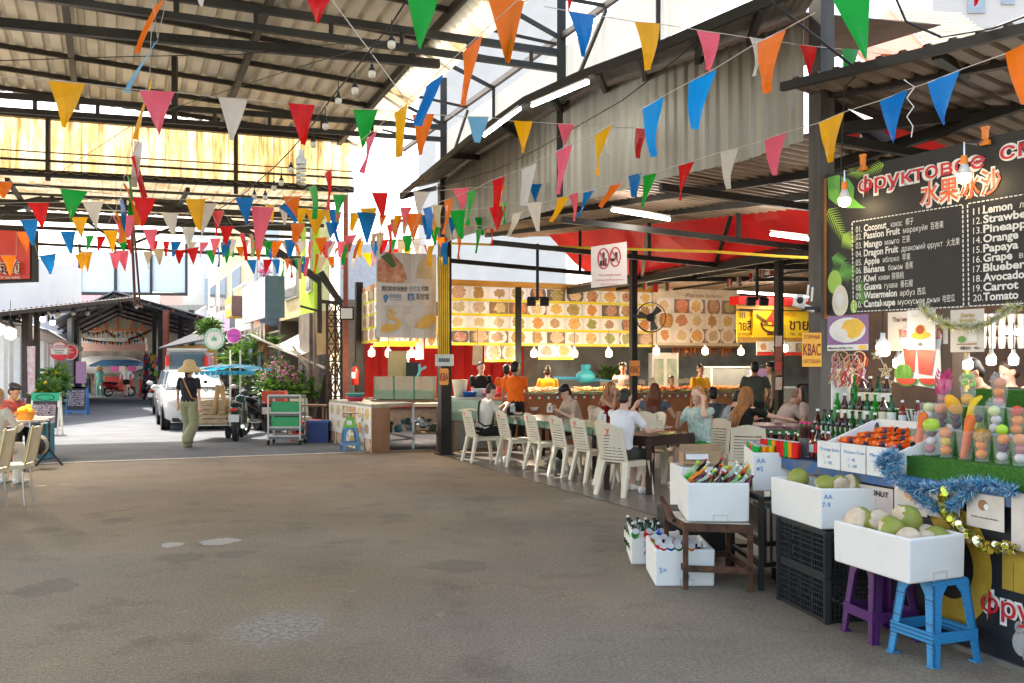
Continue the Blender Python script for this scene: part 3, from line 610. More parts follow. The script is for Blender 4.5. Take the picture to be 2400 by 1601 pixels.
mb=MB(); mb.poly([q.hp(1357,567),q.hp(1439,555),q.hp(1440,652),q.hp(1357,661)][::-1],(0,.004,0)); mb.build('sheet',mat('soft_white_cloth',(.68,.62,.62),.7,var=.05,sc_=2),t)
mb=MB()
for cx,rx in ((1386,12.5),(1413,11.5)):
 c=q.hit(cx,594 if cx<1400 else 590); r=abs(q.hit(cx+rx,594)[0]-c[0]); ry=r*1.85 if cx<1400 else r*1.9
 ring=[q.at(c[0]+r*math.cos(a_),c[1]+ry*math.sin(a_),.012) for a_ in (2*math.pi*k/20 for k in range(21))]; mb.tube(ring,.009,4,close=False); mb.beam(q.at(c[0]-r*.7,c[1]+ry*.7,.014),q.at(c[0]+r*.7,c[1]-ry*.7,.014),.016)
q.txt(mb,'No outside food',1375,634,1425,h=.035,off=.012); q.txt(mb,'ไม่อนุญาตให้นำอาหาร',1366,645,1432,h=.025,off=.012); q.txt(mb,'เครื่องดื่มเข้ามา',1378,655,1418,h=.025,off=.012); mb.build('red_print',mat('faded_red_ink',(.5,.06,.07)),t)
mb=MB()
for x,y,w,h in ((1386,595,.03,.2),(1391,602,.022,.12),(1380,605,.03,.08),(1415,588,.04,.11),(1407,597,.05,.05)): mb.box(q.hp(x,y,.01),(w,.003,h),q.rot)
mb.build('black_print',ink,t)
def hang_card(x0,x1,y0,y1,d,body,name,label,m,mi,tall=False,cut=0):
 t=thing(name,label,'poster',P((x0+x1)/2,y1,d)); q=Panel((P(x0,y0,d).x,d),(P(x1,y0,d).x,d),0,4); mb=MB(); mb.poly([P(x0+cut,y0,d),P(x1-cut,y0,d),P(x1,y0+cut,d),P(x1,y1-cut,d),P(x1-cut,y1,d),P(x0+cut,y1,d),P(x0,y1-cut,d),P(x0,y0+cut,d)] if cut else [P(x0,y0,d),P(x1,y0,d),P(x1,y1,d),P(x0,y1,d)],(0,.005,0)); mb.build('card',m,t)
 mb=MB()
 for s_,xa,ya,xb,h in body: q.txt(mb,s_,xa,ya,xb,h=h*d/F,off=.006,em=.01 if h>9 else 0)
 mb.build('lettering',mi,t); return t
orange_card=mat('orange_card',(.82,.33,.06),.5,two=(.72,.26,.05),sc_=4); wine=mat('wine_ink',(.22,.02,.03))
hang_card(1009,1030,846,884,16.95,[('KBA',1010,874,1029,18)],'kvass_poster','torn orange poster lettered KBA below the fuse box',orange_card,wine,cut=3)
hang_card(1446,1469,828,863,16.8,[('KBAC',1447,856,1468,16)],'kvass_poster','small orange poster lettered KBAC on the pillar below the fan',orange_card,wine)
hang_card(1842,1886,764,842,7.95,[('ОТЛИЧНЫЙ',1846,778,1882,9),('KBAC',1844,816,1884,28),('НАСТОЯЩИЙ',1845,834,1883,8),('~~~~~~~~',1847,826,1880,3)],'kvass_poster','large orange KBAC poster on the grey column beside the drinks stall',mat('amber_card',(.85,.42,.04),.4,var=.06),wine)
# fuse box and conduits on the first pillar
q0=P(1020,827,16.85); t=thing('fuse_box','pale grey breaker box on the black pillar under the yellow conduits','fuse box',q0)
mb=MB(); mb.box(q0,(.32,.1,.21)); mb.build('case',mat('grey_enamel',(.6,.6,.57),.4),t); mb=MB(); mb.box(q0+V((0,-.052,.0)),(.2,.01,.07)); mb.build('breaker_window',mat('smoked_window',(.1,.12,.12),.2),t)
for i in range(6):
 mb=MB(); x=1007+i*4.6; mb.tube([P(x,815,16.85),P(x,700,16.85),P(x-1.5+i*.4,590,16.85)],.0135); tag(mb.build('yellow_conduit',mat('yellow_pvc'),None,smooth=True),'thin yellow conduit running up the black pillar from the breaker box','conduit','yellow conduits above the breaker box')
def lamp_glow(p,power,c=(1,.8,.55),r=.06):
 l=bpy.data.lights.new('lamp_glow','POINT'); l.energy=power; l.color=c; l.shadow_soft_size=r; o=bpy.data.objects.new('lamp_glow',l); C.objects.link(o); o.location=p; return o
# fluorescent tubes
def tube_light(a,b,label,r=.018,pw=9):
 t=thing('tube_light',label,'lamp',(V(a)+V(b))/2); mb=MB(); mb.tube([a,b],r,8); mb.build('tube',tube_glow,t,smooth=True)
 mb=MB(); up=V((0,0,r*2.2)); mb.beam(V(a)+up,V(b)+up,.045,.02); mb.build('housing',white_p,t); lamp_glow((V(a)+V(b))/2-V((0,.0,.12)),pw,(1,.93,.82),.25)
tube_light(OP.hp(1222,243),OP.hp(1350,190),'lit fluorescent tube under the eaves nearest the blue pennant',pw=.6); tube_light(OP.hp(1112,312),OP.hp(1194,250),'dimmer fluorescent tube lower down under the eaves',pw=.5)
tube_light(P(1405,482,13.2),P(1537,504,12.6),'bright fluorescent tube in front of the red tarpaulin',.022); tube_light(P(1770,538,13),P(1857,549,12.5),'bright fluorescent tube beside the grey column',.022)
tube_light(P(1694,671,21),P(1856,682,22),'fluorescent tube line above the yellow noodle signs')
def bulb(x,y,d,label,lit=1,r=.045,drop=.35,cap='white',glow=0,group=None,fat=True):
 r *= .8
 p=P(x,y,d); t=thing('hanging_bulb',label,'light bulb',p,group=group); mb=MB()
 mb.lathe([(r*.3,-r*1.5),(r*.9,-r*1.1),(r*1.05,-r*.3),(r*1.02,r*.25),(r*.6,r*.75)] if not fat else [(r*.55,-r*1.25),(r*1.0,-r*.95),(r*1.05,r*.5),(r*.95,r*.6)],12,p); mb.build('glass',bulb_warm if lit else bulb_off,t,smooth=not fat)
 mb=MB(); mb.lathe([(r*.95,r*.55),(r*.8,r*1.2),(r*.42,r*1.6),(r*.38,r*2.4)],10,p); mb.build('socket',white_p if cap=='white' else ink,t,smooth=True)
 mb=MB(); mb.tube([p+V((0,0,r*2.3)),p+V((0,0,r*2.3+drop))],.005,4); mb.build('cord',ink,t)
 if glow: lamp_glow(p+V((0,-.12,-.06)),glow)
for x,y,d,nm,g_ in ((853,810,21,'over the left end of the fish tanks',12),(892,811,21,'above the tall tank',16),(946,812,20.6,'in front of the white price sheet',12),(1096,808,20.5,'in front of the cream flyer',10),(1226,811,20.5,'left of the lower pair of dish photos',28),(1319,812,20.8,'right of the lower pair of dish photos',22),(1398,811,20.8,'in front of the dark cement wall',28),(1507,806,21,'under the board beside the wall fan',28),(1619,806,21.6,'inside the gold tinsel fringe',22),(1701,807,22,'against the pale blue wall',14),(1802,799,20.8,'by the noodle bowl strip',14)):
 bulb(x,y,d,'lit warm bulb hanging '+nm,r=.085,glow=g_*.55)
for x,y,d,nm in ((1234,690,16,'in front of the seafood menu board'),(1738,690,16.5,'in front of the yellow noodle signs')):
 t=thing('twin_floodlight','black twin floodlight on a ceiling rod '+nm,'lamp',P(x,y,d)); mb=MB(); mb.beam(P(x,560,d),P(x,y,d),.05); mb.beam(P(x-22,y-7,d),P(x+22,y-7,d),.025); mb.build('rod',ink,t)
 for k in (-14,16): mb=MB(); mb.box(P(x+k,y+3,d),(.15,.1,.12),M.Rotation(.4,4,'X')); mb.build('lamp_head',ink,t)
t=thing('wall_fan','black caged industrial fan on the slim pillar','fan',P(1494,729,16.6)); c=P(1494,729,16.6); r=.265
mb=MB()
for rr,dy in ((r,0),(r*.97,-.06),(r*.25,-.09)): mb.tube([c+V((rr*math.cos(a),dy,rr*math.sin(a))) for a in (2*math.pi*k/28 for k in range(29))],.007,5,close=False)
for k in range(30):
 a=2*math.pi*k/30; mb.tube([c+V((r*math.cos(a),0,r*math.sin(a))),c+V((r*.8*math.cos(a+.1),-.07,r*.8*math.sin(a+.1))),c+V((r*.2*math.cos(a+.3),-.09,r*.2*math.sin(a+.3)))],.003,3)
mb.build('cage',ink,t)
mb=MB()
for k in range(3):
 a=2.1*k+.4; mb.poly([c+V((.04*math.cos(a),0,.04*math.sin(a))),c+V((r*.9*math.cos(a+.1),.03,r*.9*math.sin(a+.1))),c+V((r*.9*math.cos(a+.7),-.03,r*.9*math.sin(a+.7))),c+V((.05*math.cos(a+1.2),0,.05*math.sin(a+1.2)))],(0,.004,0))
mb.build('blades',mat('fan_blade',(.12,.12,.12),.4),t); mb=MB(); mb.lathe([(.05,-.05),(.07,0),(.07,.12),(.05,.16)],12); mb.v=[c+V((p.x,p.z,p.y)) for p in mb.v]; mb.beam(c+V((0,.1,0)),c+V((-.28,.3,.05)),.05); mb.build('motor',ink,t)
t=thing('security_camera','white dome camera with two antennae on the grey column','camera',P(1836,692,8)); c=P(1836,692,8)
mb=MB(); mb.ell(c,(.055,.055,.06),14,10); mb.box(c+V((.04,.02,-.045)),(.17,.09,.04),M.Rotation(.35,4,'Y')); mb.build('shell',white_p,t,smooth=False); mb=MB(); mb.ell(c+V((-.01,-.045,.005)),(.03,.02,.03),10,8); mb.box(c+V((.08,.01,-.06)),(.1,.08,.03)); mb.build('lens',ink,t)
mb=MB(); mb.beam(c+V((.06,0,0)),c+V((.075,0,.14)),.014); mb.beam(c+V((.1,0,0)),c+V((.11,0,.12)),.014); mb.build('antenna',white_p,t)
# little national flags on a slanting thread
t=thing('flag_string','slanting thread of small national paper flags under the ceiling','bunting',P(1700,660,18)); mb=MB(); mb.tube([P(1640,668,18),P(1720,644,17.4),P(1790,612,16.8)],.006,4); mb.build('thread',paper,t)
for i,(x,y) in enumerate(((1675,650),(1697,646),(1725,637),(1749,628),(1770,620),(1480,655),(1505,661),(1530,658))):
 mb=MB(); d=18 if i<5 else 20.6; w_,h_=5.5,10
 for k in range(3): mb.poly([P(x-w_+k*3.7,y-h_+k*.5,d),P(x-w_+(k+1)*3.7,y-h_+k*.5,d),P(x-w_+(k+1)*3.7,y+h_,d),P(x-w_+k*3.7,y+h_,d)],(0,.003,0),k=(k+i)%3 if i != 6 else 0)
 mb.build('paper_flag',[mat('flag_red',(.65,.03,.03)),mat('flag_white',(.7,.68,.62)),mat('flag_green',(.04,.3,.1)) if i%2 else mat('flag_red')],t)
# ================================================================== street behind the hall
wht=mat('white_render',(.62,.61,.59),.85,var=.05,sc_=1)
pinkw=mat('pink_render',(.7,.45,.4),.85,var=.05,sc_=1); dim_paint=mat('painted_dim_interior',(.1,.085,.075),.8,two=(.3,.26,.22),sc_=1.2)
SP=Panel((-14.3,45),(-4.24,22),0,9)
def sx(x): return SP.hit(x,800)[0]
def house(x0,x1,h,m,label,floors=1,balcony=False,win=(.35,.9),wm=None,depth=1.2,rail=None):
 a,b=sx(x0) if not isinstance(x0,float) else x0,sx(x1) if not isinstance(x1,float) else x1
 t=thing('shop_house',label,'building',SP.at((a+b)/2,0,-depth/2)); mb=MB()
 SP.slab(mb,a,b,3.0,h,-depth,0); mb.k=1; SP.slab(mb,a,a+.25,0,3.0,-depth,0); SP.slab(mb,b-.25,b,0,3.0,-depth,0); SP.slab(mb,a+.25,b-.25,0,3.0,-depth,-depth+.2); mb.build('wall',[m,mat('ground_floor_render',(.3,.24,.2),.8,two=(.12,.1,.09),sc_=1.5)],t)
 w=b-a
 for f in range(floors):
  z=3.6+f*2.9
  mb=MB(); SP.slab(mb,a+w*win[0]-.06,a+w*win[1]+.06,z-.06,z+1.96,.0,.05); SP.slab(mb,a+w*win[0],a+w*win[1],z,z+1.9,.05,.07,k=1)
  mb.build('window',[wm or white_p,mat('shop_window_glass',(.12,.15,.18),.1)],t)
  if balcony:
   mb=MB(); SP.slab(mb,a+.1,b-.1,z-.35,z-.2,0,.9); mb.build('balcony',m,t)
   mb=MB()
   for k in range(int(w/.25)+1): q=SP.at(a+.15+k*.25,0,.88); mb.beam(q+V((0,0,z-.2)),q+V((0,0,z+.6)),.03)
   mb.beam(SP.at(a+.1,z+.6,.88),SP.at(b-.1,z+.6,.88),.05); mb.build('railing',rail or white_p,t)
 return t
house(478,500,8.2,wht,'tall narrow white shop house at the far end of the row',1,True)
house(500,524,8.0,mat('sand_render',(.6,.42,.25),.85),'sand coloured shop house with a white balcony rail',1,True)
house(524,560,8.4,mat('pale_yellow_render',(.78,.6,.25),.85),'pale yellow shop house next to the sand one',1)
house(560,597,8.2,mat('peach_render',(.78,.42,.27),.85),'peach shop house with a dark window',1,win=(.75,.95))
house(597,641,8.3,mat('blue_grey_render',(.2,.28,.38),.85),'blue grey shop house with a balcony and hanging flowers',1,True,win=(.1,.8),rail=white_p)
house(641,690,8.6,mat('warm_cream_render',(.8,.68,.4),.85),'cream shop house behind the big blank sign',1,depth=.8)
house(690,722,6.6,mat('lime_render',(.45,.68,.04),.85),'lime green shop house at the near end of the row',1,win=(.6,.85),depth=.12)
# ground floor clutter of the row: dark shop fronts, fascia boards
def board(x0,x1,y0,y1,m,label,name='shop_sign',d=.25,th=.1,body=None,mi=None,side=None):
 xa,ya=SP.hit(x0,y1); xb,_=SP.hit(x1,y1); yt=SP.hit((x0+x1)/2,y0)[1]; t=thing(name,label,'sign',SP.at((xa+xb)/2,ya,d)); mb=MB(); SP.slab(mb,xa,xb,ya,yt,d,d+th)
 if side: mb.k=1; SP.slab(mb,xb,xb+.03,ya-.02,yt+.02,d-.4,d+th+.01); mb.build('board',[m,side],t)
 else: mb.build('board',m,t)
 if body:
  mb=MB(); mb.text(body,SP.at(xa+(xb-xa)*.1,ya+(yt-ya)*.3,d+th+.01),SP.r,SP.u,(xb-xa)*.8,(yt-ya)*.4); mb.build('lettering',mi or ink,t)
 return t
board(478,515,712,775,wht,'plain white shop fascia at the far end'); board(516,533,715,770,mat('grey_sign',(.45,.45,.47)),'plain grey shop fascia between white and lilac ones'); board(534,548,712,762,mat('lilac_sign',(.7,.4,.62)),'lilac shop fascia in the far row')
board(549,561,709,762,mat('black_sign',(.06,.07,.09)),'narrow black shop fascia'); board(562,600,700,764,wht,'white shop fascia with a small black print'); 
board(602,622,687,733,mat('gold_sign',(.75,.5,.03)),'gold lightbox sign with a brown side',d=.7,th=.5,side=mat('brown_side',(.2,.11,.09)),body='MM',mi=white_p)
board(634,697,652,745,mat('washed_white_sign',(.7,.76,.78),.7,two=(.78,.8,.76),sc_=2),'big washed out blank sign with a blue side',d=.9,th=.1,side=mat('slate_blue_side',(.12,.19,.29)))
mb=MB(); r0=random.Random(5)
for i in range(130):
 x=r0.uniform(634,690); q=SP.hp(x,744,.95); l=r0.uniform(.15,.5); w=.025; mb.poly([q,q+SP.r*w,q+SP.r*w-V((0,0,l)),q-V((0,0,l))])
tag(mb.build('shell_fringe',mat('shell_cream',(.6,.52,.4))),'cream shell fringe hanging under the big blank sign','fringe')
aw=thing('shop_awning','white sagging tarpaulin awning propped on slanting poles over the plants','awning',P(680,800,25)); mb=MB(); cs=[P(612,795,25.5),P(728,736,26),P(731,788,24),P(683,806,23.6)]
for i in range(8):
 for j in range(6):
  f=lambda u,v: cs[0].lerp(cs[1],u).lerp(cs[3].lerp(cs[2],u),v)-V((0,0,.35*math.sin(math.pi*u)*(.4+.6*math.sin(math.pi*v))+.02*math.sin(9*u)))
  mb.quad(f(i/8,j/6),f((i+1)/8,j/6),f((i+1)/8,(j+1)/6),f(i/8,(j+1)/6))
mb.build('canvas',mat('white_canvas',(.75,.73,.68),.7,tr=.35,var=.05),aw,smooth=True)
for p,q in ((P(578,770,26),P(745,845,23.5)),(P(672,795,24),P(744,898,24)),(P(640,760,25.5),P(520,788,30))): mb=MB(); mb.beam(p,q,.05); mb.build('prop_pole',mat('pale_pole',(.5,.42,.35),.6),aw)
mb=MB(); mb.poly([P(744,862,22.5),P(760,850,22.4),P(762,968,22.4),P(722,970,22.2)],(0,.1,0)); tag(mb.build('black_net',mat('black_netting',(.03,.03,.028),.9)),'bundle of black netting leaning on the lattice mast','netting')
for x,y0,y1,c in ((612,745,865,'red'),(596,770,855,'b'),(576,772,860,'b')): mb=MB(); d=27.5; mb.beam(P(x,y1+50,d),P(x,y0,d),.1); tag(mb.build('shop_post',red_steel if c=='red' else mat('blue_post',(.3,.4,.5))),{612: 'red post at the shop front',596: 'slim blue post nearer the red post',576: 'slim blue post behind the palm'}[x],'post')
# round signs on brackets
def disc(x,y,r,d,m,label,rim=None,draws=()):
 c=P(x,y,d); R_=r*d/F; t=thing('round_sign',label,'sign',c); mb=MB(); mb.lathe([(R_,-.04),(R_,.04)],32); mb.v=[c+V((p.x,p.z,p.y)) for p in mb.v]; mb.build('disc',m,t)
 mb=MB(); mb.tube([c+V((R_*math.cos(a),-.04,R_*math.sin(a))) for a in (2*math.pi*k/32 for k in range(33))],R_*.05,5,close=False); mb.build('rim',rim or m,t)
 for kind,a,mm in draws:
  mb=MB()
  if kind=='leaf':
   for k in range(7):
    an=math.pi/2+(k-3)*.62; l=R_*(.5-abs(k-3)*.06); o=c+V((0,-.055,-R_*.1)); dr=V((math.cos(an),0,math.sin(an))); s_=V((-dr.z,0,dr.x))*l*.12; mb.poly([o,o+dr*l*.5+s_,o+dr*l,o+dr*l*.5-s_])
   for k in range(20): an=2*math.pi*k/20; mb.box(c+V((R_*.8*math.cos(an),-.05,R_*.8*math.sin(an))),(R_*.1,.004,R_*.12))
  elif kind=='half':
   mb.poly([c+V((R_*.96*math.cos(an),-.048,R_*.96*math.sin(an))) for an in (math.pi*(1.13+.74*k/12) for k in range(13))])
  else: mb.text(kind,c+V((0,-.06,a[0]*R_)),(1,0,0),(0,0,1),a[1]*R_,a[2]*R_,.012,align='C')
  mb.build('print',mm,t)
gr=mat('clinic_green',(.05,.38,.18)); mg=mat('magenta_face',(.62,.1,.5)); rd=mat('sign_red',(.7,.04,.05))
disc(493,779,24,26.4,white_p,'round white sign with a green cannabis leaf',gr,(('leaf',0,gr),)); disc(538,771,17,26.6,mg,'round magenta sign with small blue lettering',white_p,(('Tea & Fruit',(-.1,1.3,.25),mat('navy_ink',(.03,.06,.3))),))
disc(162,809,17,33,rd,'round red sign partly behind the OUTDOOR sign',white_p,(('MINI',(.35,.7,.22),white_p),('OPEN',(-.1,1,.25),white_p))); disc(137,806,21,32,white_p,'round white and red OUTDOOR restaurant sign',rd,(('half',0,rd),('OUTDOOR',(.28,1.6,.36),mat('magenta_ink',(.6,.03,.2))),('Restaurant',(-.02,1.1,.18),ink),('OPEN',(-.3,.9,.16),ink)))
mb=MB(); mb.beam(P(512,775,30.5),P(600,766,29),.05); tag(mb.build('sign_bracket',white_p),'long white bracket pole carrying the round signs','bracket')
# foliage
def leaves(name,label,boxes,n,size,m,flowers=None,pot=None,group=None,seed=1,cat='plant',long=1.0):
 """plant made of real leaves spread through ellipsoids (centre, radii)"""
 r0=random.Random(seed); c0=boxes[0][0]; t=thing(name,label,cat,(c0.x,c0.y,0 if c0.z<2 else c0.z),group=group); mb=MB(); fl=MB(); st=MB()
 for c,r in boxes:
  for i in range(int(n*1.7)):
   while True:
    q=V((r0.uniform(-1,1),r0.uniform(-1,1),r0.uniform(-1,1)))
    if q.length<1: break
   q=q*(.45+.55*r0.random()); p=c+V((q.x*r[0],q.y*r[1],q.z*r[2])); d=(V((q.x,q.y,q.z*.5+r0.uniform(-.2,.7)))+V((r0.uniform(-.5,.5),r0.uniform(-.5,.5),0))).normalized(); s_=d.cross(V((r0.uniform(-1,1),r0.uniform(-1,1),1))).normalized(); size_=size*(.62 if c.y<29 else .8); l=size_*r0.uniform(.6,1.4)*long; w=size_*.26*r0.uniform(.7,1.3)
   mb.poly([p,p+d*l*.4+s_*w,p+d*l-V((0,0,l*.2)),p+d*l*.4-s_*w],k=i%2)
   if flowers and i%flowers[1]==0: f=c+V((q.x*r[0],q.y*r[1],q.z*r[2]))*1.05; fl.ell(f,size*.16,5,4)
  st.tube([V((c.x,c.y,max(0,c.z-r[2]*1.5))),c],.02,5)
 mb.build('foliage',[m,leaf_d if m is leaf_g else leaf_g],t); st.build('stem',mat('plant_stem',(.1,.09,.03)),t)
 if flowers: fl.build('flowers',flowers[0],t)
 if pot: q=MB(); q.lathe([(.14,0),(.2,.3),(.21,.3)],12,V((c0.x,c0.y,pot))); q.build('pot',mat('terracotta',(.4,.16,.08)),t)
 return t
pkf=mat('pink_petals',(.75,.22,.5),.6); mgf=mat('magenta_petals',(.75,.05,.4),.6)
leaves('potted_palm','arching palm in front of the grey shop posts',[(P(550,830,27.5),(.55,.4,.45)),(P(565,812,28),(.5,.4,.3))],90,.4,leaf_g,seed=2,long=1.6)
leaves('hanging_fern','hanging fern in a terracotta pot by the red post',[(P(605,790,26.5),(.45,.4,.3))],110,.3,leaf_g,seed=3,pot=P(596,808,26.5).z,long=1.7)
leaves('flowering_shrub','tall shrub with pink blossom above the sidecar',[(P(640,845,24),(.42,.4,.35)),(P(620,862,24),(.4,.4,.3)),(P(660,865,23.6),(.4,.4,.3))],170,.16,leaf_g,(pkf,3),seed=4)
leaves('leafy_plant','dense broad leaved plant below the pink blossom',[(P(625,893,23.6),(.5,.4,.25)),(P(655,898,23.4),(.4,.4,.25))],120,.34,leaf_g,seed=5)
leaves('flowering_shrub','shrub with a few pink flowers beside the lattice mast',[(P(715,838,24.6),(.35,.4,.4)),(P(700,870,24.6),(.3,.3,.3))],130,.18,leaf_g,(pkf,7),seed=6)
leaves('leafy_plant','upright plant with long leaves behind the white plastic chair',[(P(707,905,23.8),(.35,.3,.35))],70,.42,leaf_g,seed=7,long=1.3)
leaves('leafy_plant','small leafy plant seen through the lattice mast',[(P(775,835,25.8),(.35,.3,.4))],60,.22,leaf_g,seed=8)
leaves('leafy_plant','low dark green plants under the awning',[(P(590,870,26.5),(.7,.4,.3)),(P(565,880,27),(.6,.4,.25))],110,.24,leaf_d,seed=9)
leaves('rooftop_plant','bushy green plant above the bamboo shop',[(P(480,752,34),(.42,.4,.38))],150,.3,leaf_g,seed=10)
leaves('hanging_flowers','basket of magenta flowers hanging on the blue grey house',[(P(616,622,30.5),(.36,.36,.3))],130,.14,mgf,(mgf,2),seed=11)
leaves('potted_palm','green palm with yellow flowers beside the two blackboards',[(P(112,900,27),(.5,.4,.35)),(P(128,878,28),(.4,.4,.5))],110,.36,leaf_g,(mat('yellow_petals',(.8,.55,.02)),9),seed=12,long=1.5)
leaves('leafy_plant','big leaved plant behind the kitchen counter',[(P(1400,858,24.6),(.42,.3,.2))],90,.25,leaf_d,seed=13)
# bamboo shop
bs=thing('bamboo_kiosk','bamboo fronted kiosk with a grey sheet roof behind the open hatchback','kiosk',P(440,870,36)); mb=MB(); d=36.
for i in range(46): x=390+i*2.42; mb.tube([P(x,890,d),P(x,795-i*.05,d)],.02,5)
mb.build('bamboo_wall',mat('golden_bamboo',(.7,.42,.08),.5,var=.25,sc_=30),bs); mb=MB(); mb.poly([P(362,803,d-.4),P(470,782,d-.4),P(470,770,d+3),P(440,770,d+3)],(0,0,.06)); mb.poly([P(470,782,d-.4),P(505,800,d),P(505,790,d+3),P(470,770,d+3)],(0,0,.06)); mb.build('roof',mat('grey_roof',(.1,.105,.115),.95,spec=.03),bs)
mb=MB(); mb.poly([P(422,801,d-.1),P(447,801,d-.1),P(447,823,d-.1),P(422,823,d-.1)],(0,.02,0)); mb.build('sign_panel',mat('dark_green_sign',(.03,.06,.05)),bs)
mb=MB(); mb.text('CANNABIS',P(424,814,d-.15),(1,0,0),(0,0,1),.35,.12); mb.build('lettering',white_p,bs)
mb=MB(); mb.poly([P(453,808,d-.1),P(492,810,d-.1),P(490,840,d-.1),P(456,840,d-.1)],(0,.02,0)); mb.build('poster_panel',mat('pale_pink_poster',(.7,.5,.45)),bs); mb=MB(); mb.ell(P(472,828,d-.15),(.25,.02,.22),14,8); mb.build('poster_picture',mat('pink_blob',(.7,.25,.3)),bs)
mb=MB(); o=P(405,818,d-.1)
for k in range(7): an=math.pi/2+(k-3)*.6; e=o+V((math.cos(an)*.36,0,math.sin(an)*.36)); s_=V((-math.sin(an),0,math.cos(an)))*.05; m_=(o+e)/2; mb.tube([o,m_+s_,e,m_-s_,o],.012,4)
mb.build('leaf_emblem',white_p,bs)

# ---------------- far covered market at the end of the street
fm=thing('far_market_roof','dark gabled market roof on red and black posts at the end of the street','market roof',P(300,880,45)); drk=mat('dark_roof_underside',(.26,.25,.255),.9,spec=.05,var=.3,sc_=1)
ev_l,ev_r,rg=P(118,737,40),P(482,731,40),P(262,668,41); back=V((-6.5,16,-.2))
mb=MB(); mb.quad(ev_l,rg,rg+back,ev_l+back); mb.quad(rg,ev_r,ev_r+back,rg+back); r2=P(350,680,40.5); mb.build('roof',drk,fm,solid=.05)
for k in range(9):
 mb=MB(); u=k/8; a=rg.lerp(ev_r,u)-V((0,0,.12)); mb.beam(a,a+back,.09); mb.build('purlin',red_steel if k%2 else dark_steel,fm)
for k in range(5): mb=MB(); a=rg+back*(k/5)-V((0,0,.2)); e_=ev_r+back*(k/5)-V((0,0,.2)); f_=ev_l+back*(k/5)-V((0,0,.2)); mb.beam(a,e_,.1); mb.beam(a,f_,.1); mb.build('rafter',dark_steel,fm)
for x,d,m in ((381,40,red_steel),(356,46,dark_steel),(370,43,dark_steel),(415,44,dark_steel),(162,42,mat('grey_post',(.4,.42,.42))),(175,44,dark_steel),(440,41,dark_steel)):
 mb=MB(); p=P(x,800,d); mb.beam((p.x,p.y,0),(p.x,p.y,P(x,712,d).z),.2); mb.build('post',m,fm)
d=56; mb=MB(); a=P(110,830,d); pn=Panel((a.x,d),(a.x+1,d),0,9)
a_,b_=pn.hit(110,790),pn.hit(480,700); mb=MB(); corr(mb,pn.at(a_[0],a_[1]),pn.r*(b_[0]-a_[0]),V((0,0,b_[1]-a_[1])),.3,.05); mb.build('gable_wall',mat('grey_brown_tin',(.34,.33,.29),.6,two=(.45,.42,.34),sc_=1),fm)
mb=MB(); mb.poly([P(182,757,d-.2),P(368,757,d-.2),P(335,717,d-.2),P(205,717,d-.2)]); mb.build('skylight_sheet',mat('bright_cream_sheet',(.85,.8,.66),.6,tr=.6),fm)
for (xa,ya,xb,yb) in ((182,758,368,758),(182,757,205,718),(205,718,335,718),(335,718,368,757),(270,718,270,758),(225,757,212,720),(245,757,235,718),(300,757,308,720),(325,757,332,722)): mb=MB(); mb.beam(P(xa,ya,d-.5),P(xb,yb,d-.5),.12); mb.build('truss_bar',mat('orange_truss',(.5,.17,.06)),fm)
d=52; mb=MB(); mb.poly([P(180,776,d),P(334,776,d),P(334,788,d),P(180,788,d)],(0,.2,0)); mb.build('white_band',white_p,fm); mb=MB(); mb.poly([P(180,789,d),P(334,789,d),P(334,806,d),P(180,806,d)],(0,.3,0)); mb.build('pink_beam',pinkw,fm)
mb=MB(); mb.poly([P(100,770,57.),P(480,770,57.),P(480,906,57.),P(100,906,57.)],(0,.3,0)); tag(mb.build('painted_hall_dimness',dim_paint),'flat sheet painted as the dim depth of the far market hall under the pink beam','market hall')  # flat sheet; the dimness under the roof is put into its colour
r0=random.Random(9)
for k in range(3):
 t=thing('tiny_pennants',('far line of tiny pennants drooping below the truss','far line of tiny pennants along the white band','far line of tiny pennants rising to the red post')[k],'bunting',P(260,760+k*10,50)); cols=['c01818','e8a010','1a8a3a','2070c0','d8d4c8','e87020']
 pts=[[(182,752),(210,766),(245,758),(262,770),(310,760),(330,775)],[(190,776),(230,783),(280,786),(332,778)],[(295,778),(320,768),(345,757),(372,742)]][k]; cord=[P(x,y,50-k) for x,y in pts]; mb=MB(); mb.tube(cord,.01,3); mb.build('string',ink,t)
 for i in range(24):
  u=(i+.5)/24*(len(pts)-1); j=int(u); p=cord[j].lerp(cord[j+1],u-j); mb=MB(); s_=.16; mb.poly([p+V((-s_/2,0,0)),p+V((s_/2,0,0)),p+V((r0.uniform(-.04,.04),0,-s_*1.3))],(0,.01,0)); mb.build('pennant',mat('far_flag_%d'%(i*7%6),cols[i*7%6],var=0),t)
# near left canopy
cn=thing('street_canopy','low dark lean-to canopy with hanging bulbs on the left of the street','canopy',P(100,900,29)); a,b,c,d_=P(-30,719,25),P(316,681,35),P(330,712,44),P(-30,742,34)
mb=MB(); corr(mb,a,b-a,d_-a,.3,.03); mb.build('roof',drk,cn,solid=.02)
mb=MB(); mb.beam(a-V((0,0,.06)),b-V((0,0,.06)),.12); mb.build('front_beam',dark_steel,cn)
for k in range(7): mb=MB(); u=k/6; p=a.lerp(b,u); q=d_.lerp(c,u); mb.beam(p-V((0,0,.12)),q-V((0,0,.12)),.08); mb.build('rafter',dark_steel,cn)
for x,y,dd_ in ((62,716,28),(85,718,29.5)): mb=MB(); p=P(x,800,dd_); mb.beam((p.x,p.y,0),(p.x,p.y,P(x,y,dd_).z),.22 if x<80 else .13); mb.build('post',mat('brown_black_post',(.06,.045,.035),.6),cn)
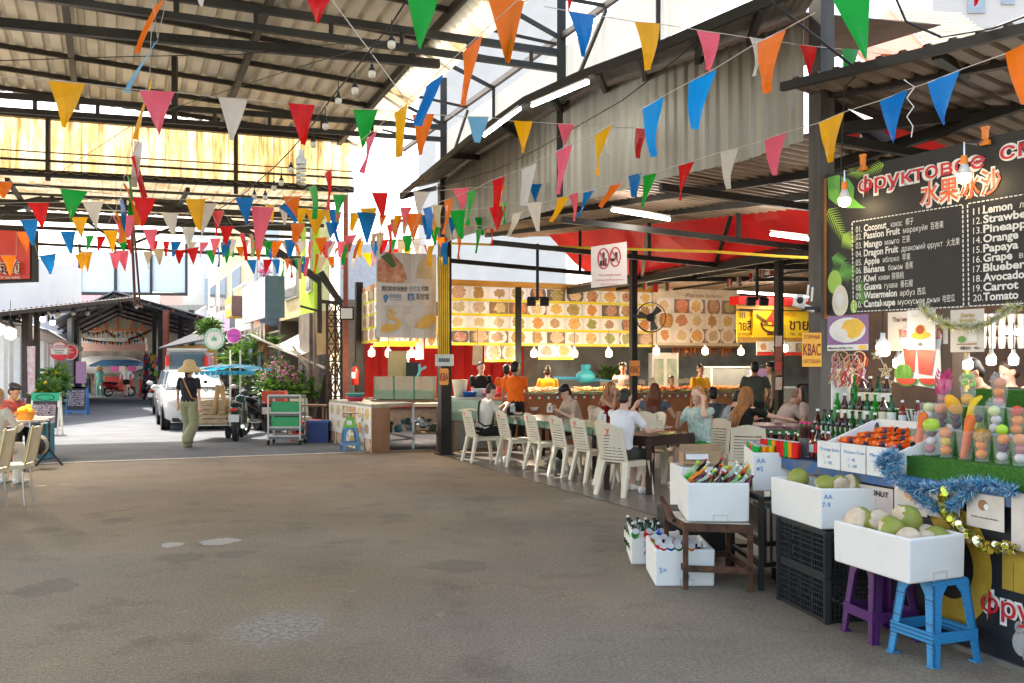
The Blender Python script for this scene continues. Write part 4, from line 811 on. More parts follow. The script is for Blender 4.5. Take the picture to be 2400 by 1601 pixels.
for x,y,dd_,li in ((98,731,30,1),(121,739,31,1),(133,721,32,0),(168,717,33,0),(201,718,35,0),(313,702,36,0),(-2,752,15,1),(24,762,14.5,1)):
 bulb(x,y,dd_,{98: 'small lit bulb under the canopy beside the black post',121: 'lit round bulb right of the black canopy post',133: 'unlit bulb first along the dark canopy',168: 'unlit bulb second along the dark canopy',201: 'unlit bulb third along the dark canopy',313: 'unlit bulb at the peak of the dark canopy',-2: 'large glowing bulb cut by the left edge of the photo',24: 'large glowing bulb in front of the white posts'}[x],li,r=.1,fat=False,cap='black',glow=25 if x<30 else 0,drop=.3)
# left restaurant with white posts
lr=thing('street_restaurant','white posted open restaurant with a pale eave on the left of the street','restaurant',P(90,900,33)); mb=MB(); mb.poly([P(-20,742,26),P(75,752,30),P(190,800,45),P(190,806,45),P(75,775,30),P(-20,768,26)],(-.3,.1,0)); mb.build('eave',white_p,lr)
mb=MB(); mb.poly([P(-40,730,27),P(78,752,31),P(192,801,46),P(150,770,52),P(-40,700,40)],(0,0,.05)); mb.build('roof',mat('pale_roof',(.55,.57,.6),.6),lr)
for x,dd_ in ((18,27),(42,29),(98,33),(106,35),(122,38),(5,26)): mb=MB(); p=P(x,800,dd_); mb.beam((p.x,p.y,0),(p.x,p.y,P(x,756+max(0,x-60)*.35,dd_).z),.2); mb.build('post',white_p,lr)
mb=MB(); mb.poly([P(-40,760,38),P(160,775,50),P(160,905,50),P(-40,935,38)],(-.2,.2,0)); mb.build('rear_wall',mat('golden_slat_wall',(.6,.38,.12),.7,two=(.72,.52,.3),sc_=3),lr)
mb=MB(); mb.poly([P(-20,806,37),P(150,806,49),P(150,810,49),P(-20,812,37)],(0,-.1,0)); mb.build('green_rail',gr,lr); mb=MB(); mb.poly([P(24,828,37),P(55,828,38),P(55,880,38),P(24,880,37)],(0,-.05,0)); mb.build('window',mat('bright_window',(.5,.6,.45),.3,two=(.75,.75,.7),sc_=4),lr)
# billboard, buildings beyond, red sign
t=thing('blank_billboard','wide pale blue blank billboard in three panels above the far roof','billboard',P(305,672,60)); 
for i in range(3): mb=MB(); x0=183+i*82; mb.poly([P(x0,575+i*4,60),P(x0+80,577+i*4,60),P(x0+80,672,60),P(x0,670,60)],(0,.3,0)); mb.build('panel',mat('pale_blue_vinyl',(.62,.7,.78),.5,var=.04,sc_=.4),t)
for x in (183,265,347,428): mb=MB(); mb.beam(P(x,560,59.9),P(x,676,59.9),.13); mb.build('upright',dark_steel,t)
mb=MB(); mb.beam(P(181,674,59.9),P(430,676,59.9),.18); mb.build('bottom_rail',dark_steel,t)
def block(x0,x1,y0,d,m,label,dep=8,wins=()):
 a,b=P(x0,y0,d),P(x1,y0,d); t=thing('building',label,'building',((a.x+b.x)/2,d+dep/2,0)); mb=MB(); mb.bx(a.x,b.x,d,d+dep,0,a.z); mb.build('wall',m,t)
 for i,(wx0,wx1,wy0,wy1) in enumerate(wins): p,q=P(wx0,wy0,d-.05),P(wx1,wy1,d-.05); mb=MB(); mb.bx(p.x,q.x,d-.06,d,q.z,p.z); mb.build('window',mat('far_window',(.35,.42,.48),.2),t)
 return t
block(-60,95,640,62,wht,'plain white building behind the canopy on the left'); block(148,184,600,66,mat('lilac_ribbed_wall',(.62,.48,.52),.8),'lilac ribbed building left of the billboard')
block(366,420,676,64,pinkw,'pinkish low building under the right end of the billboard'); block(424,486,528,62,wht,'tall white building right of the billboard',wins=((470,484,640,700),))
block(95,148,655,75,mat('pale_blue_far_wall',(.55,.66,.72),.8),'pale blue far building between the white and lilac ones')
t=thing('red_sign','red lightbox sign in a black frame with white outlined characters','sign',P(35,645,20)); mb=MB(); mb.poly([P(-60,520,20),P(73,526,20),P(73,645,20),P(-60,650,20)],(0,.3,0)); mb.build('frame',ink,t); mb=MB(); mb.poly([P(-60,525,19.95),P(68,532,19.95),P(68,640,19.95),P(-60,644,19.95)],(0,.02,0)); mb.build('face',mat('red_sign_face',(.55,.035,.02),.35,two=(.65,.06,.03),sc_=2),t)
mb=MB(); mb.text('试的',P(-8,626,19.85),(1,0,0),(0,0,1),.5,.22,.05,k=0); mb.text('BY MAI RANG',P(2,640,19.9),(1,0,0),(0,0,1),.4,.05,.01,k=0); mb.text('试的',P(-8,626,19.84),(1,0,0),(0,0,1),.5,.22,0,k=1); mb.build('lettering',[mat('cream_ink',(.8,.74,.62)),ink],t)
block(780,905,560,34,mat('pale_blue_grey_render',(.6,.64,.68),.85),'pale grey building seen between the red oxide post and black pillar',6,wins=((800,812,690,800),))
block(960,1300,-40,60,wht,'large pale building beyond the clerestory opening',10) ; block(2140,2700,-60,26,wht,'white building with grilled windows above the drinks stall',6,wins=((2223,2262,-30,30),(2300,2330,-30,10)))
block(-900,-60,560,40,wht,'long white building left of the street',10)
# wedge of corrugated roof and salmon wall above the drinks stall
t=thing('neighbour_roof','cream corrugated roof with a salmon gable seen above the drinks stall','roof',P(2050,120,12)); mb=MB(); mb.poly([P(1992,75,13),P(2040,20,14),P(2160,145,12),P(2010,150,12.5),P(1938,90,13)],(0,.1,0)); mb.build('gable',mat('salmon_board',(.65,.26,.18),.7),t)
mb=MB(); o=P(2040,22,13.9); corr(mb,o,P(2150,128,12)-o,P(2200,30,16)-o,.18,.03); mb.build('roof',mat('cream_tin',(.68,.62,.48),.6),t)
# ================================================================== drinks and fruit stall (right)
def cl(c,n=None): return mat(n or 'paint_'+(c if isinstance(c,str) else '_'.join('%02x'%int(x*255) for x in c)),c,.5,var=.05)
# --- stall roof and counter
st=thing('stall_roof','dark corrugated lean-to roof on steel beams over the drinks stall','roof',P(2100,200,7)); a,b=P(1795,192,7.9),P(2420,38,6.0)
bk=V((2.9,1.9,-.32)); mb=MB(); corr(mb,a,b-a,bk,.2,.03); mb.build('roof',mat('dim_tin',(.1,.075,.055),.55,.2,two=(.17,.13,.1),sc_=3),st)
mb=MB(); mb.beam(P(1795,200,7.9),P(2420,50,6.0),.05,.07); mb.build('front_beam',black_steel,st)
for (xa,ya,da,xb,yb,db) in ((1895,215,8.1,2420,120,6.6),(1895,300,8.2,2420,240,8),(1900,240,8.1,2110,375,9.5),(2150,120,6.8,2400,290,9),(1900,385,9,2420,215,7.6)): mb=MB(); mb.beam(P(xa,ya,da),P(xb,yb,db),.07,.1); mb.build('rafter',black_steel,st)
for i,(xa,ya) in enumerate(((2000,260),(2080,235),(2160,212),(2240,190),(2310,168))): pass
SG=Panel((P(1898,560,8).x,8),(P(1898,560,8).x+.487*2.7,8-.873*2.7),2.047,3.25)
sg=thing('menu_sign','large black fruit smoothie price board in Russian, Chinese and English over the stall','menu sign',SG.at(1.3,0))
sgm=mat('black_menu_vinyl',(.016,.014,.012),.5,var=.3,sc_=3); mb=MB(); SG.slab(mb,0,2.7,0,1.2,-.03,0); mb.build('board',sgm,sg)
mb=MB(); SG.slab(mb,-.1,0,-.03,1.17,-.05,.01); mb.build('wood_edge',mat('brown_wood_edge',(.3,.13,.05),.6,var=.2),sg)
wi=mat('white_ink',(.78,.76,.7),.5,var=0); ri=mat('crimson_ink',(.55,.02,.03),.4,var=0); oi=mat('orange_red_ink',(.75,.12,.03),.4,var=0)
def stxt(s,x,y,x2,y2,h,off,em=0.0,mm=wi,nm='lettering'):
 mb=MB(); SG.txt(mb,s,x,y,x2,y2,h=h,off=off,em=em); mb.build(nm,mm,sg)
stxt('фруктовое',1970,444,2264,380,.125,.004,.075); stxt('фруктовое',1972,442,2262,381,.117,.008,.012,ri)
stxt('смузи',2295,369,2520,318,.125,.004,.075); stxt('смузи',2297,368,2518,319,.117,.008,.012,ri)
stxt('水果冰沙',2112,472,2302,436,.15,.004,.07); stxt('水果冰沙',2114,470,2300,438,.142,.008,.012,oi)
rows=[('01.','Coconut','кокос','椰子'),('02.','Passion Fruit','маракуйя','百香果'),('03.','Mango','манго','芒果'),('04.','Dragon Fruit','драконий фрукт','火龙果'),('05.','Apple','яблоко','苹果'),('06.','Banana','банан','香蕉'),('07.','Kiwi','киви','猕猴桃'),('08.','Guava','гуава','番石榴'),('09.','Watermelon','арбуз','西瓜'),('10.','Cantaloupe','мускусная дыня','哈密瓜')]
rows2=[('11.','Lemon','лимон'),('12.','Strawberry','клубника'),('13.','Pineapple','ананас'),('14.','Orange','апельсин'),('15.','Papaya','папайя'),('16.','Grape','виноград'),('17.','Blueberry','черника'),('18.','Avocado','авокадо'),('19.','Carrot','морковь'),('20.','Tomato','помидор')]
y0r=[534.4,551.6,571.8,591,610.5,629,648.8,668,687.3,706.8]; ends=[(2036,2046,2072,2080,2098),(2067,2074,2130,2137,2167),(2026,2032,2065,2072,2090),(2063,2070,2165,2174,2204),(2020,2027,2065,2072,2091),(2032,2040,2073,2079,2097),(2012,2018,2043,2048,2076),(2025,2031,2061,2068,2096),(2060,2067,2101,2107,2126),(2056,2062,2158,2165,2193)]
mb=MB(); mb2=MB()
for r_,y,e in zip(rows,y0r,ends):
 u0,v0=SG.hit(1966,y)
 mb.text(r_[0],SG.at(u0,v0,.006),SG.r,SG.u,SG.hit(1980,y)[0]-u0,.052)
 for s_,xa,xb,em,h in ((r_[1],1984,e[0],.03,.055),(r_[2],e[1],e[2],0,.044),(r_[3],e[3],e[4],0,.044)):
  ua,ub=SG.hit(xa,y)[0],SG.hit(xb,y)[0]; mb.text(s_,SG.at(ua,v0,.004),SG.r,SG.u,ub-ua,h,em)
for i,r_ in enumerate(rows2):
 y=494+i*22.0; u0,v0=SG.hit(2235,y)
 mb2.text(r_[0],SG.at(u0,v0,.004),SG.r,SG.u,None if r_[0][:2] != '11' else .08,.05); wd=.044*len(r_[1]); mb2.text(r_[1],SG.at(SG.hit(2258,y)[0],v0,.004),SG.r,SG.u,wd,.057,.03); mb2.text(r_[2],SG.at(SG.hit(2258,y)[0]+wd+.05,v0,.004),SG.r,SG.u,None,.045)
mb.build('price_list',wi,sg); mb2.build('price_list',wi,sg)
mb=MB()
def dash(pa,pb):
 a_,b_=SG.hit(*pa),SG.hit(*pb); L_=math.hypot(b_[0]-a_[0],b_[1]-a_[1]); n=max(2,int(L_/.034))
 for i in range(n):
  u=(i+.5)/n; x,y=a_[0]+(b_[0]-a_[0])*u,a_[1]+(b_[1]-a_[1])*u; hz=abs(b_[0]-a_[0])>abs(b_[1]-a_[1]); SG.rect(mb,x-(.012 if hz else .005),x+(.012 if hz else .005),y-(.004 if hz else .012),y+(.004 if hz else .012),.004)
for p in (((1957,510),(2211,470)),((2211,470),(2213,704)),((1957,510),(1960,716)),((1960,716),(2213,704)),((2222,468),(2480,425)),((2222,468),(2225,703)),((2225,703),(2480,690))): dash(*p)
mb.build('dashed_frame',wi,sg)
lp=mat('printed_leaf_green',(.05,.25,.02),.3,two=(.14,.42,.03),sc_=9,var=0); ly=mat('printed_leaf_lime',(.3,.5,.03),.3,var=.1)
mb=MB(); mb.poly([SG.hp(x,y,.003) for x,y in ((1900,408),(1925,402),(1950,412),(1962,430),(1960,455),(1975,470),(1990,478),(1970,478),(1945,478),(1920,470),(1903,455))][::-1]); mb.build('banana_leaf',lp,sg)
def frond(pts,w,m,n=22):
 mb=MB()
 for (xa,ya),(xb,yb) in zip(pts,pts[1:]):
  a_,b_=V((*SG.hit(xa,ya),0)),V((*SG.hit(xb,yb),0)); d=(b_-a_).normalized(); s_=V((-d.y,d.x,0))
  for i in range(n):
   p=a_.lerp(b_,i/n)
   for sgn in (-1,1): q=p+d*.06+s_*sgn*w*(1-.5*i/n); q2=p+d*.014; mb.poly([SG.at(p.x,p.y,.003),SG.at(q2.x,q2.y,.003),SG.at(q.x,q.y,.003)])
 mb.build('palm_frond',m,sg)
frond([(1903,480),(1935,540),(1955,558)],.09,ly,12); frond([(2030,378),(1985,398),(1955,395)],.06,ly,9); frond([(1910,592),(1935,600),(1950,640)],.07,lp,10); frond([(1905,640),(1960,620)],.09,lp); frond([(1985,700),(1975,650)],.08,lp,10)
mb=MB(); c_=SG.hit(1930,690); mb.poly([SG.at(c_[0]+.085*math.cos(a_)*(1-.1*math.sin(a_)),c_[1]+.13*math.sin(a_),.006) for a_ in (2*math.pi*k/24 for k in range(24))]); mb.build('coconut_half',mat('coconut_ivory',(.7,.64,.5),.4,var=.05),sg)
mb=MB(); mb.poly([SG.at(c_[0]+.045*math.cos(a_),c_[1]+.06*math.sin(a_),.009) for a_ in (2*math.pi*k/24 for k in range(24))]); mb.build('coconut_half',white_p,sg)
c_=SG.hit(1917,648); mb=MB(); mb.poly([SG.at(c_[0]+.075*math.cos(a_),c_[1]+.1*math.sin(a_),.0045) for a_ in (2*math.pi*k/24 for k in range(24))]); mb.build('green_coconut',mat('printed_coconut_green',(.3,.5,.06),.4),sg)
c_=SG.hit(1961,704); mb=MB(); mb.poly([SG.at(c_[0]+.035*math.cos(a_),c_[1]+.055*math.sin(a_),.0035) for a_ in (2*math.pi*k/16 for k in range(16))]); mb.build('lime_slice',ly,sg)
# clip lamps on the sign
for (cx_,cy_,bx_,by_,nm) in ((1987,378,1970,462,'left orange clip on the black price board'),(2268,318,2246,408,'right orange clip on the black price board')):
 uv=SG.hit(bx_,by_); p=SG.at(uv[0],uv[1],.16); t=thing('clip_lamp','lit bulb held by the '+nm,'lamp',p); mb=MB(); r=.047
 mb.lathe([(r*.3,-r*1.3),(r*.85,-r),(r*1.05,-r*.3),(r,r*.2),(r*.6,r*.8)],14,p); mb.build('bulb_glass',bulb_warm,t,smooth=True)
 mb=MB(); mb.lathe([(r*1.0,r*.2),(r*.7,r*1.1),(r*.5,r*1.7)],14,p); mb.build('bulb_base',white_p,t,smooth=True); mb=MB(); mb.lathe([(r*.55,r*1.7),(r*.45,r*3)],12,p); mb.build('socket',mat('orange_plastic',(.85,.25,.02),.4),t)
 uc=SG.hit(cx_,cy_); q=SG.at(uc[0],uc[1],.03); mb=MB(); mb.tube([p+V((0,0,r*3)),p+V((0,0,r*5)),p.lerp(q,.6)+V((0,0,.06)),q],.007,6); mb.build('arm',chrome,t)
 mb=MB(); mb.box(q+V((0,0,.02)),(.035,.03,.09),SG.rot); mb.box(q+V((0,0,-.035)),(.07,.03,.03),SG.rot); mb.box(q+V((0,0,.07)),(.05,.03,.02),SG.rot); mb.build('clip',mat('orange_plastic'),t); lamp_glow(p+SG.n*.02-V((0,0,.02)),2,(1,.72,.4),.05)
# --- counter
K0=V((2.0,6.95,0)); kr=V((.32,-.947,0)).normalized(); kb=V((.947,.32,0))  # counter: along kr, back kb
def KP(s,t,z): return K0+kr*s+kb*t+V((0,0,z))
KPn=Panel((K0.x,K0.y),(K0.x+kr.x,K0.y+kr.y),0,1)
ct=thing('drinks_counter','long stall counter with chipped blue edge, black printed front and stepped artificial turf','counter',KP(1.5,.4,0))
rzk=math.atan2(kr.y,kr.x)
mb=MB(); KPn.slab(mb,.55,4.3,.02,.86,-.05,0); mb.build('black_front',mat('black_banner_vinyl',(.02,.022,.026),.35,var=.4,sc_=2),ct)
mb=MB(); KPn.slab(mb,-.2,4.3,.86,.94,-.9,.03); mb.build('top_board',mat('chipped_blue_board',(.03,.12,.32),.6,two=(.12,.13,.14),sc_=12,thr=(.4,.65)),ct)
mb=MB(); KPn.slab(mb,.5,4.3,0,.03,-.1,.02); mb.build('bottom_rail',mat('steel_rail',(.25,.24,.22),.4,.6),ct)
for s in (-.15,.5): mb=MB(); q=KP(s,.05,0); mb.beam(q,q+V((0,0,.86)),.05); mb.build('leg',black_steel,ct)
for s in (-.15,1.0): mb=MB(); q=KP(s,.85,0); mb.beam(q,q+V((0,0,.86)),.05); mb.build('leg',black_steel,ct)
gm=mat('gold_print',(.55,.36,.04),.35,two=(.42,.26,.03),sc_=9); 
mb=MB(); o=KPn.hit(2220,1235); R0,R1=.3,.17
pa_=[KPn.at(o[0]-.12+R0*math.cos(a_),.47+R0*1.15*math.sin(a_),.004) for a_ in (math.pi*(-.62+1.32*k/20) for k in range(21))]; pb_2=[KPn.at(o[0]-.12+R1*math.cos(a_),.47+R1*1.15*math.sin(a_),.004) for a_ in (math.pi*(-.62+1.32*k/20) for k in range(20,-1,-1))]
mb.poly(pa_+pb_2)
KPn.txt(mb,'mo',2303,1335,2440,1345,h=.3,off=.006,em=.09); KPn.txt(mb,'FRUIT',2328,1222,2460,1245,h=.13,off=.006); mb.build('gold_lettering',gm,ct)
mb=MB(); KPn.txt(mb,'фруктовое',2252,1400,2640,1520,h=.115,off=.004,em=.085); mb.build('lettering_outline',wi,ct); mb=MB(); KPn.txt(mb,'фруктовое',2254,1399,2638,1519,h=.107,off=.008,em=.012); mb.build('red_lettering',ri,ct)
mb=MB(); e_=KPn.hit(2345,1478)
for dx,dy,rr in ((0,0,.055),(.06,-.05,.05),(-.01,.08,.03)): mb.poly([KPn.at(e_[0]+dx+rr*math.cos(a_),e_[1]+dy+rr*1.2*math.sin(a_),.004) for a_ in (2*math.pi*k/14 for k in range(14))])
mb.build('fruit_drawing',mat('grey_chalk_print',(.35,.35,.33)),ct)
turf=mat('artificial_turf',(.02,.1,.008),.9,two=(.06,.2,.02),sc_=90,bump=.5)
for i,(t0,z0,z1) in enumerate(((.02,.94,1.06),(.3,.94,1.2),(.52,.94,1.35),(.74,.94,1.46))):
 mb=MB(); KPn.slab(mb,.95+i*.02,4.3,z0,z1,-.98,-t0); 
 mb.build('turf_step',turf,ct)
# fine grass blades along the front step edges
for i,(t0,z1) in enumerate(((.02,1.06),(.3,1.2),(.52,1.35))):
 mb=MB()
 for k in range(900):
  q=KP(rnd.uniform(.95,3.2),t0+rnd.uniform(-.004,.28 if i<1 else .2),z1 if rnd.random()<.7 else z1-rnd.uniform(0,.12)); dx=rnd.uniform(-.006,.006)
  mb.poly([q+kr*-.002,q+kr*.002,q+kb*-.008+kr*dx+V((0,0,.012))])
 mb.build('turf_blades',turf,ct)
# papers on the front
def card_on(Pn,x0,x1,y0,y1,off,m,name,label,inner=(),tilt=0):
 a_,b_=Pn.hit(x0,(y0+y1)/2)[0],Pn.hit(x1,(y0+y1)/2)[0]; za,zb_=Pn.hit(x0,y1)[1],Pn.hit(x0,y0)[1]; t=thing(name,label,'poster',Pn.at((a_+b_)/2,za,off)); mb=MB(); Pn.slab(mb,a_,b_,za,zb_,off,off+.004); mb.build('card',m,t); w,h=b_-a_,zb_-za
 for kind,u,v,su,sv,mm in inner:
  mb=MB(); c_=(a_+u*w,za+v*h)
  if kind=='o': mb.poly([Pn.at(c_[0]+su*w*math.cos(q),c_[1]+sv*h*math.sin(q),off+.006+.0005*len(t.children)) for q in (2*math.pi*k/18 for k in range(18))]); nm='picture'
  elif kind=='r': Pn.rect(mb,c_[0],c_[0]+su*w,c_[1],c_[1]+sv*h,off+.005+.0005*len(t.children)); nm='picture'
  elif kind[0]=='#': mb.poly([Pn.at(a_+x*w,za+y*h,off+.006+.0005*len(t.children)) for x,y in su]); nm='picture'
  else: mb.text(kind,Pn.at(c_[0],c_[1],off+.009),Pn.r,Pn.u,su*w,sv*h,.02); nm='lettering'
  mb.build(nm,mm,t)
 return t
or_=mat('printed_orange',(.85,.35,.03),.4); gr_=mat('printed_green',(.1,.3,.04),.4); br_=mat('printed_brown',(.35,.16,.07),.4)
card_on(KPn,1972,2062,1108,1180,.035,mat('weathered_print',(.66,.55,.48),.5,two=(.55,.45,.4),sc_=9),'price_card','weathered card reading COCONUT 40 under the blue counter edge',(('COCONUT',.12,.72,.78,.17,ink),('40.-',.5,.15,.42,.18,ink),('o',.22,.3,.18,.2,gr_)))
card_on(KPn,2065,2140,1112,1172,.035,mat('cream_card',(.66,.58,.5),.4),'price_card','cream card with orange slices beside the coconut card',(('o',.45,.7,.12,.14,or_),('o',.62,.62,.13,.15,or_),('fresh orange juice',.15,.25,.7,.05,ink)))
card_on(KPn,2140,2215,1118,1182,.034,mat('cream_card'),'price_card','cream card half hidden by the blue tinsel loop',(('fresh lime juice',.15,.25,.7,.05,ink),))
card_on(KPn,2232,2318,1128,1205,.035,mat('cream_card'),'price_card','cream card with a split coconut picture under the turf',(('o',.45,.68,.13,.16,br_),('o',.55,.64,.07,.09,paper),('fresh coconut shake',.15,.3,.7,.05,ink)))
card_on(KPn,2335,2420,1130,1260,.035,mat('cream_card'),'price_card','white card cut by the right edge of the photo',())
# hanging posters under the sign
SH=Panel((SG.at(0,0,-.02).x,SG.at(0,0,-.02).y),(SG.at(1,0,-.02).x,SG.at(1,0,-.02).y),0,1); cpap=mat('soft_cream_paper',(.7,.62,.54),.5,var=.04)
card_on(SH,1906,2000,727,806,.03,mat('violet_print',(.25,.12,.3),.4),'food_poster','violet framed poster of mango with sticky rice',(('r',0,0,1,.17,paper),('o',.5,.58,.45,.36,paper),('#',0,0,[(.3,.55),(.45,.85),(.75,.9),(.93,.7),(.8,.4),(.62,.32)],0,or_ if 0 else mat('mango_yellow',(.85,.5,.04),.4)),('o',.36,.45,.16,.18,mat('rice_white',(.75,.72,.68))),('Mango sticky rice',.04,.05,.6,.06,ink),('r',.78,.03,.18,.11,mat('mango_yellow'))))
card_on(SH,2043,2100,718,806,.02,cpap,'food_poster','cream Thai tea poster hanging behind the teacup one',(('Thai tea',.2,.75,.6,.12,mat('brown_ink')),('#',0,0,[(.45,.55),(.78,.55),(.7,.15),(.52,.15)],0,mat('tea_brown',(.45,.2,.1)))))
card_on(SH,2170,2180,735,790,.02,cpap,'food_poster','narrow cream poster behind the gold tinsel',())
card_on(SH,2190,2267,713,809,.035,cpap,'food_poster','cream Durian Smoothie poster with price ninety',(('Durian',.33,.82,.4,.1,gm),('Smoothie',.28,.7,.52,.1,gm),('r',.55,.25,.25,.32,paper),('o',.35,.3,.12,.08,gr_),('r',.2,.17,.6,.03,br_),('90.-',.72,.06,.2,.06,ink),('榴莲冰沙',.3,.06,.32,.06,ink)))
t=thing('watermelon_poster','die cut watermelon juice poster with two red glasses and melon slices','poster',SH.hp(2115,890,.05)); wr=mat('melon_red',(.8,.1,.06),.35,two=(.65,.05,.04),sc_=6)
mb=MB(); mb.poly([SH.hp(x,y,.05) for x,y in ((2062,877),(2163,893),(2170,850),(2168,800),(2172,770),(2160,752),(2130,760),(2100,750),(2080,758),(2075,790),(2085,800),(2068,830),(2066,850))][::1],(.004,.004,0)); mb.build('card',paper,t)
for pts in (((2084,800),(2113,802),(2110,855),(2090,850)),((2116,803),(2158,806),(2150,862),(2120,858))): mb=MB(); mb.poly([SH.hp(x,y,.056) for x,y in pts]); mb.build('glass_picture',wr,t)
mb=MB(); c_=SH.hit(2086,857); mb.poly([SH.at(c_[0]+.085*math.cos(q),c_[1]+.07*math.sin(q),.06) for q in (2*math.pi*k/20 for k in range(20))]); mb.build('melon_picture',mat('melon_rind',(.03,.14,.03),.4,two=(.2,.42,.06),sc_=30,stretch=(1,1,.2)),t)
for cx_,cy_,w in ((2094,872,.1),(2145,872,.09)):
 c_=SH.hit(cx_,cy_); mb=MB(); mb.poly([SH.at(c_[0]+w*math.cos(q),c_[1]+.01+.06*math.sin(q),.063) for q in (math.pi*(1+k/10) for k in range(11))]); mb.build('rind_picture',gr_,t); mb=MB(); mb.poly([SH.at(c_[0]+w*.9*math.cos(q),c_[1]+.01+.048*math.sin(q),.066) for q in (math.pi*(1+k/10) for k in range(11))]); mb.build('slice_picture',wr,t)
mb=MB(); SH.txt(mb,'แตงโม',2080,775,2100,776,h=.07,off=.058,em=.02); SH.txt(mb,'ปั่น',2160,778,2170,778,h=.07,off=.058,em=.02); mb.build('lettering',wr,t)
card_on(SH,2098,2163,714,804,.075,paper,'food_poster','white poster of a teacup on a yellow saucer, price thirty',(('Lemon tea',.2,.84,.6,.07,cpap),('o',.5,.36,.34,.1,mat('mango_yellow')),('o',.48,.48,.19,.15,mat('mango_yellow')),('o',.48,.5,.15,.11,mat('tea_red',(.4,.08,.03))),('30.-',.4,.1,.24,.07,ink)))
# stall lamps
for x,y,d,lab,r in ((2027,800,7.2,'large lit bulb hanging beside the mango poster',.062),(2062,832,7.9,'lit bulb half behind the watermelon poster',.05),(2222,836,8.4,'lit bulb left of the yellow pole',.05),(2276,826,8.6,'lit bulb above the stooping vendor',.05),(2327,826,8.6,'lit bulb furthest along the juice stall',.05)):
 bulb(x,y,d,lab,r=r,glow=.5,drop=.25)
yp=mat('yellow_pole',(.7,.45,.03),.5)
mb=MB(); mb.tube([P(1907,395,8.2),P(1905,370,8.1),P(1908,362,8.1),P(1913,352,8.1),P(1916,342,8.1),P(1910,336,8.1)],.012); tag(mb.build('yellow_hose',yp,smooth=True),'yellow hose bend above the corner of the price board','hose')
mb=MB(); mb.beam(P(1903,728,8.2),P(1904,920,8.2),.05); tag(mb.build('yellow_pole',yp),'yellow pole rising behind the beer bottles','pole'); mb=MB(); mb.beam(P(2219,810,8.8),P(2219,900,8.8),.035); tag(mb.build('yellow_pole',yp),'slim yellow pole below the Durian poster','pole')
mb=MB(); a_=P(2186,950,9); mb.bx(a_.x,P(2216,900,9).x,9,9.2,0,2.2); tag(mb.build('stall_post',mat('dark_brown_post',(.07,.045,.03),.6)),'broad dark brown post behind the teacup posters','post')
# rear of the stall: back wall, warm dimness put into its colour; curtain
mb=MB(); a_,b_=P(1905,900,12.5),P(2700,900,11.2); mb.poly([a_*1-V((0,0,a_.z)),b_-V((0,0,b_.z)),V((b_.x,b_.y,3.6)),V((a_.x,a_.y,3.6))],(0,.1,0)); tag(mb.build('stall_back_wall',mat('painted_dim_wall',(.25,.13,.07),.8,two=(.09,.06,.05),sc_=2)),'back wall of the juice stall, dim warm light put into its colour','wall')
t=thing('hanging_cups','curtain of upturned clear drinking cups hanging in the juice stall','cups',P(2290,780,9.6)); mb=MB()
for i in range(9):
 for j in range(3): p=P(2190+i*22,748+j*26,9.6); mb.lathe([(.03,0),(.045,.12)],8,p,cap=False)
mb.build('cup_row',mat('milky_plastic',(.75,.68,.6),.3,tr=.4),t)
tube_light(P(2178,752,9.4),P(2200,756,9.3),'short bright tube behind the gold tinsel on the left',.015); tube_light(P(2300,763,9),P(2351,766,8.8),'short bright tube behind the gold tinsel on the right',.015)
# ---- foam coolers
marker=mat('blue_marker',(.05,.22,.5),.6,var=0)
def foam(o,a,b,z0,z1,label,text=None,th=.03,group=None,lowcut=0,notch=True):
 """open foam box: front left corner o, front edge vector a, depth vector b"""
 o,a,b=V((*o,0)),V((*a,0)),V((*b,0)); t=thing('foam_cooler',label,'cooler',(o+(a+b)/2)+V((0,0,z0)),group=group); mb=MB(); ca=a.normalized()*th; cb=b.normalized()*th
 rm=[o,o+a,o+a+b,o+b]; inn=[o+ca+cb,o+a-ca+cb,o+a+b-ca-cb,o+b+ca-cb]; k_=.985
 c0=o+(a+b)/2; lo=[c0+(p-c0)*k_+V((0,0,z0)) for p in rm]; hi=[p+V((0,0,z1)) for p in rm]; ih=[p+V((0,0,z1)) for p in inn]; il=[p+V((0,0,z0+th)) for p in inn]
 vs=lo+hi+ih+il; fs=[(3,2,1,0)]+[(i,(i+1)%4,4+(i+1)%4,4+i) for i in range(4)]+[(4+i,4+(i+1)%4,8+(i+1)%4,8+i) for i in range(4)]+[(8+i,8+(i+1)%4,12+(i+1)%4,12+i) for i in range(4)]+[(12,13,14,15)]
 mb.add(vs,fs); ob=mb.build('box',white_foam,t); bv=ob.modifiers.new('b','BEVEL'); bv.width=.012; bv.segments=3
 pn=Panel((o.x,o.y),(o.x+a.x,o.y+a.y),0,1)
 if notch: mb=MB(); w=a.length; x0=w*.42; zt=z0+.05; [mb.beam(pn.at(x,y,.0005),pn.at(x2,y2,.0005),.003) for x,y,x2,y2 in ((x0,z0,x0,zt),(x0,zt,x0+.1,zt),(x0+.1,zt,x0+.1,z0))]; mb.build('notch_shade_lines',mat('painted_groove_shade',(.55,.54,.5)),t)  # notch drawn as grey strips, groove shade put into their colour
 if text:
  mb=MB()
  for s_,u,v,h in text: mb.text(s_,pn.at(u,v,.002),pn.r,pn.u,None,h,.005)
  mb.build('marker_writing',marker,t)
 return t
foam((2.085,4.92),(.38,.18),(-.19,.62),.46,.7,'white foam cooler heaped with coconuts on the blue and purple stools')
foam((1.95,5.93),(.37,.02),(-.13,.68),.575,.835,'white foam cooler of coconuts marked AA 7-9 on the black crates',(('AA',.02,.77,.03),('7-9',.01,.72,.03)))
foam((1.766,6.9),(.47,.02),(.1,.66),.69,.975,'white foam cooler of drink cans marked AA 5 on the black rack',(('AA',.03,.9,.035),('※5',.03,.84,.035)))
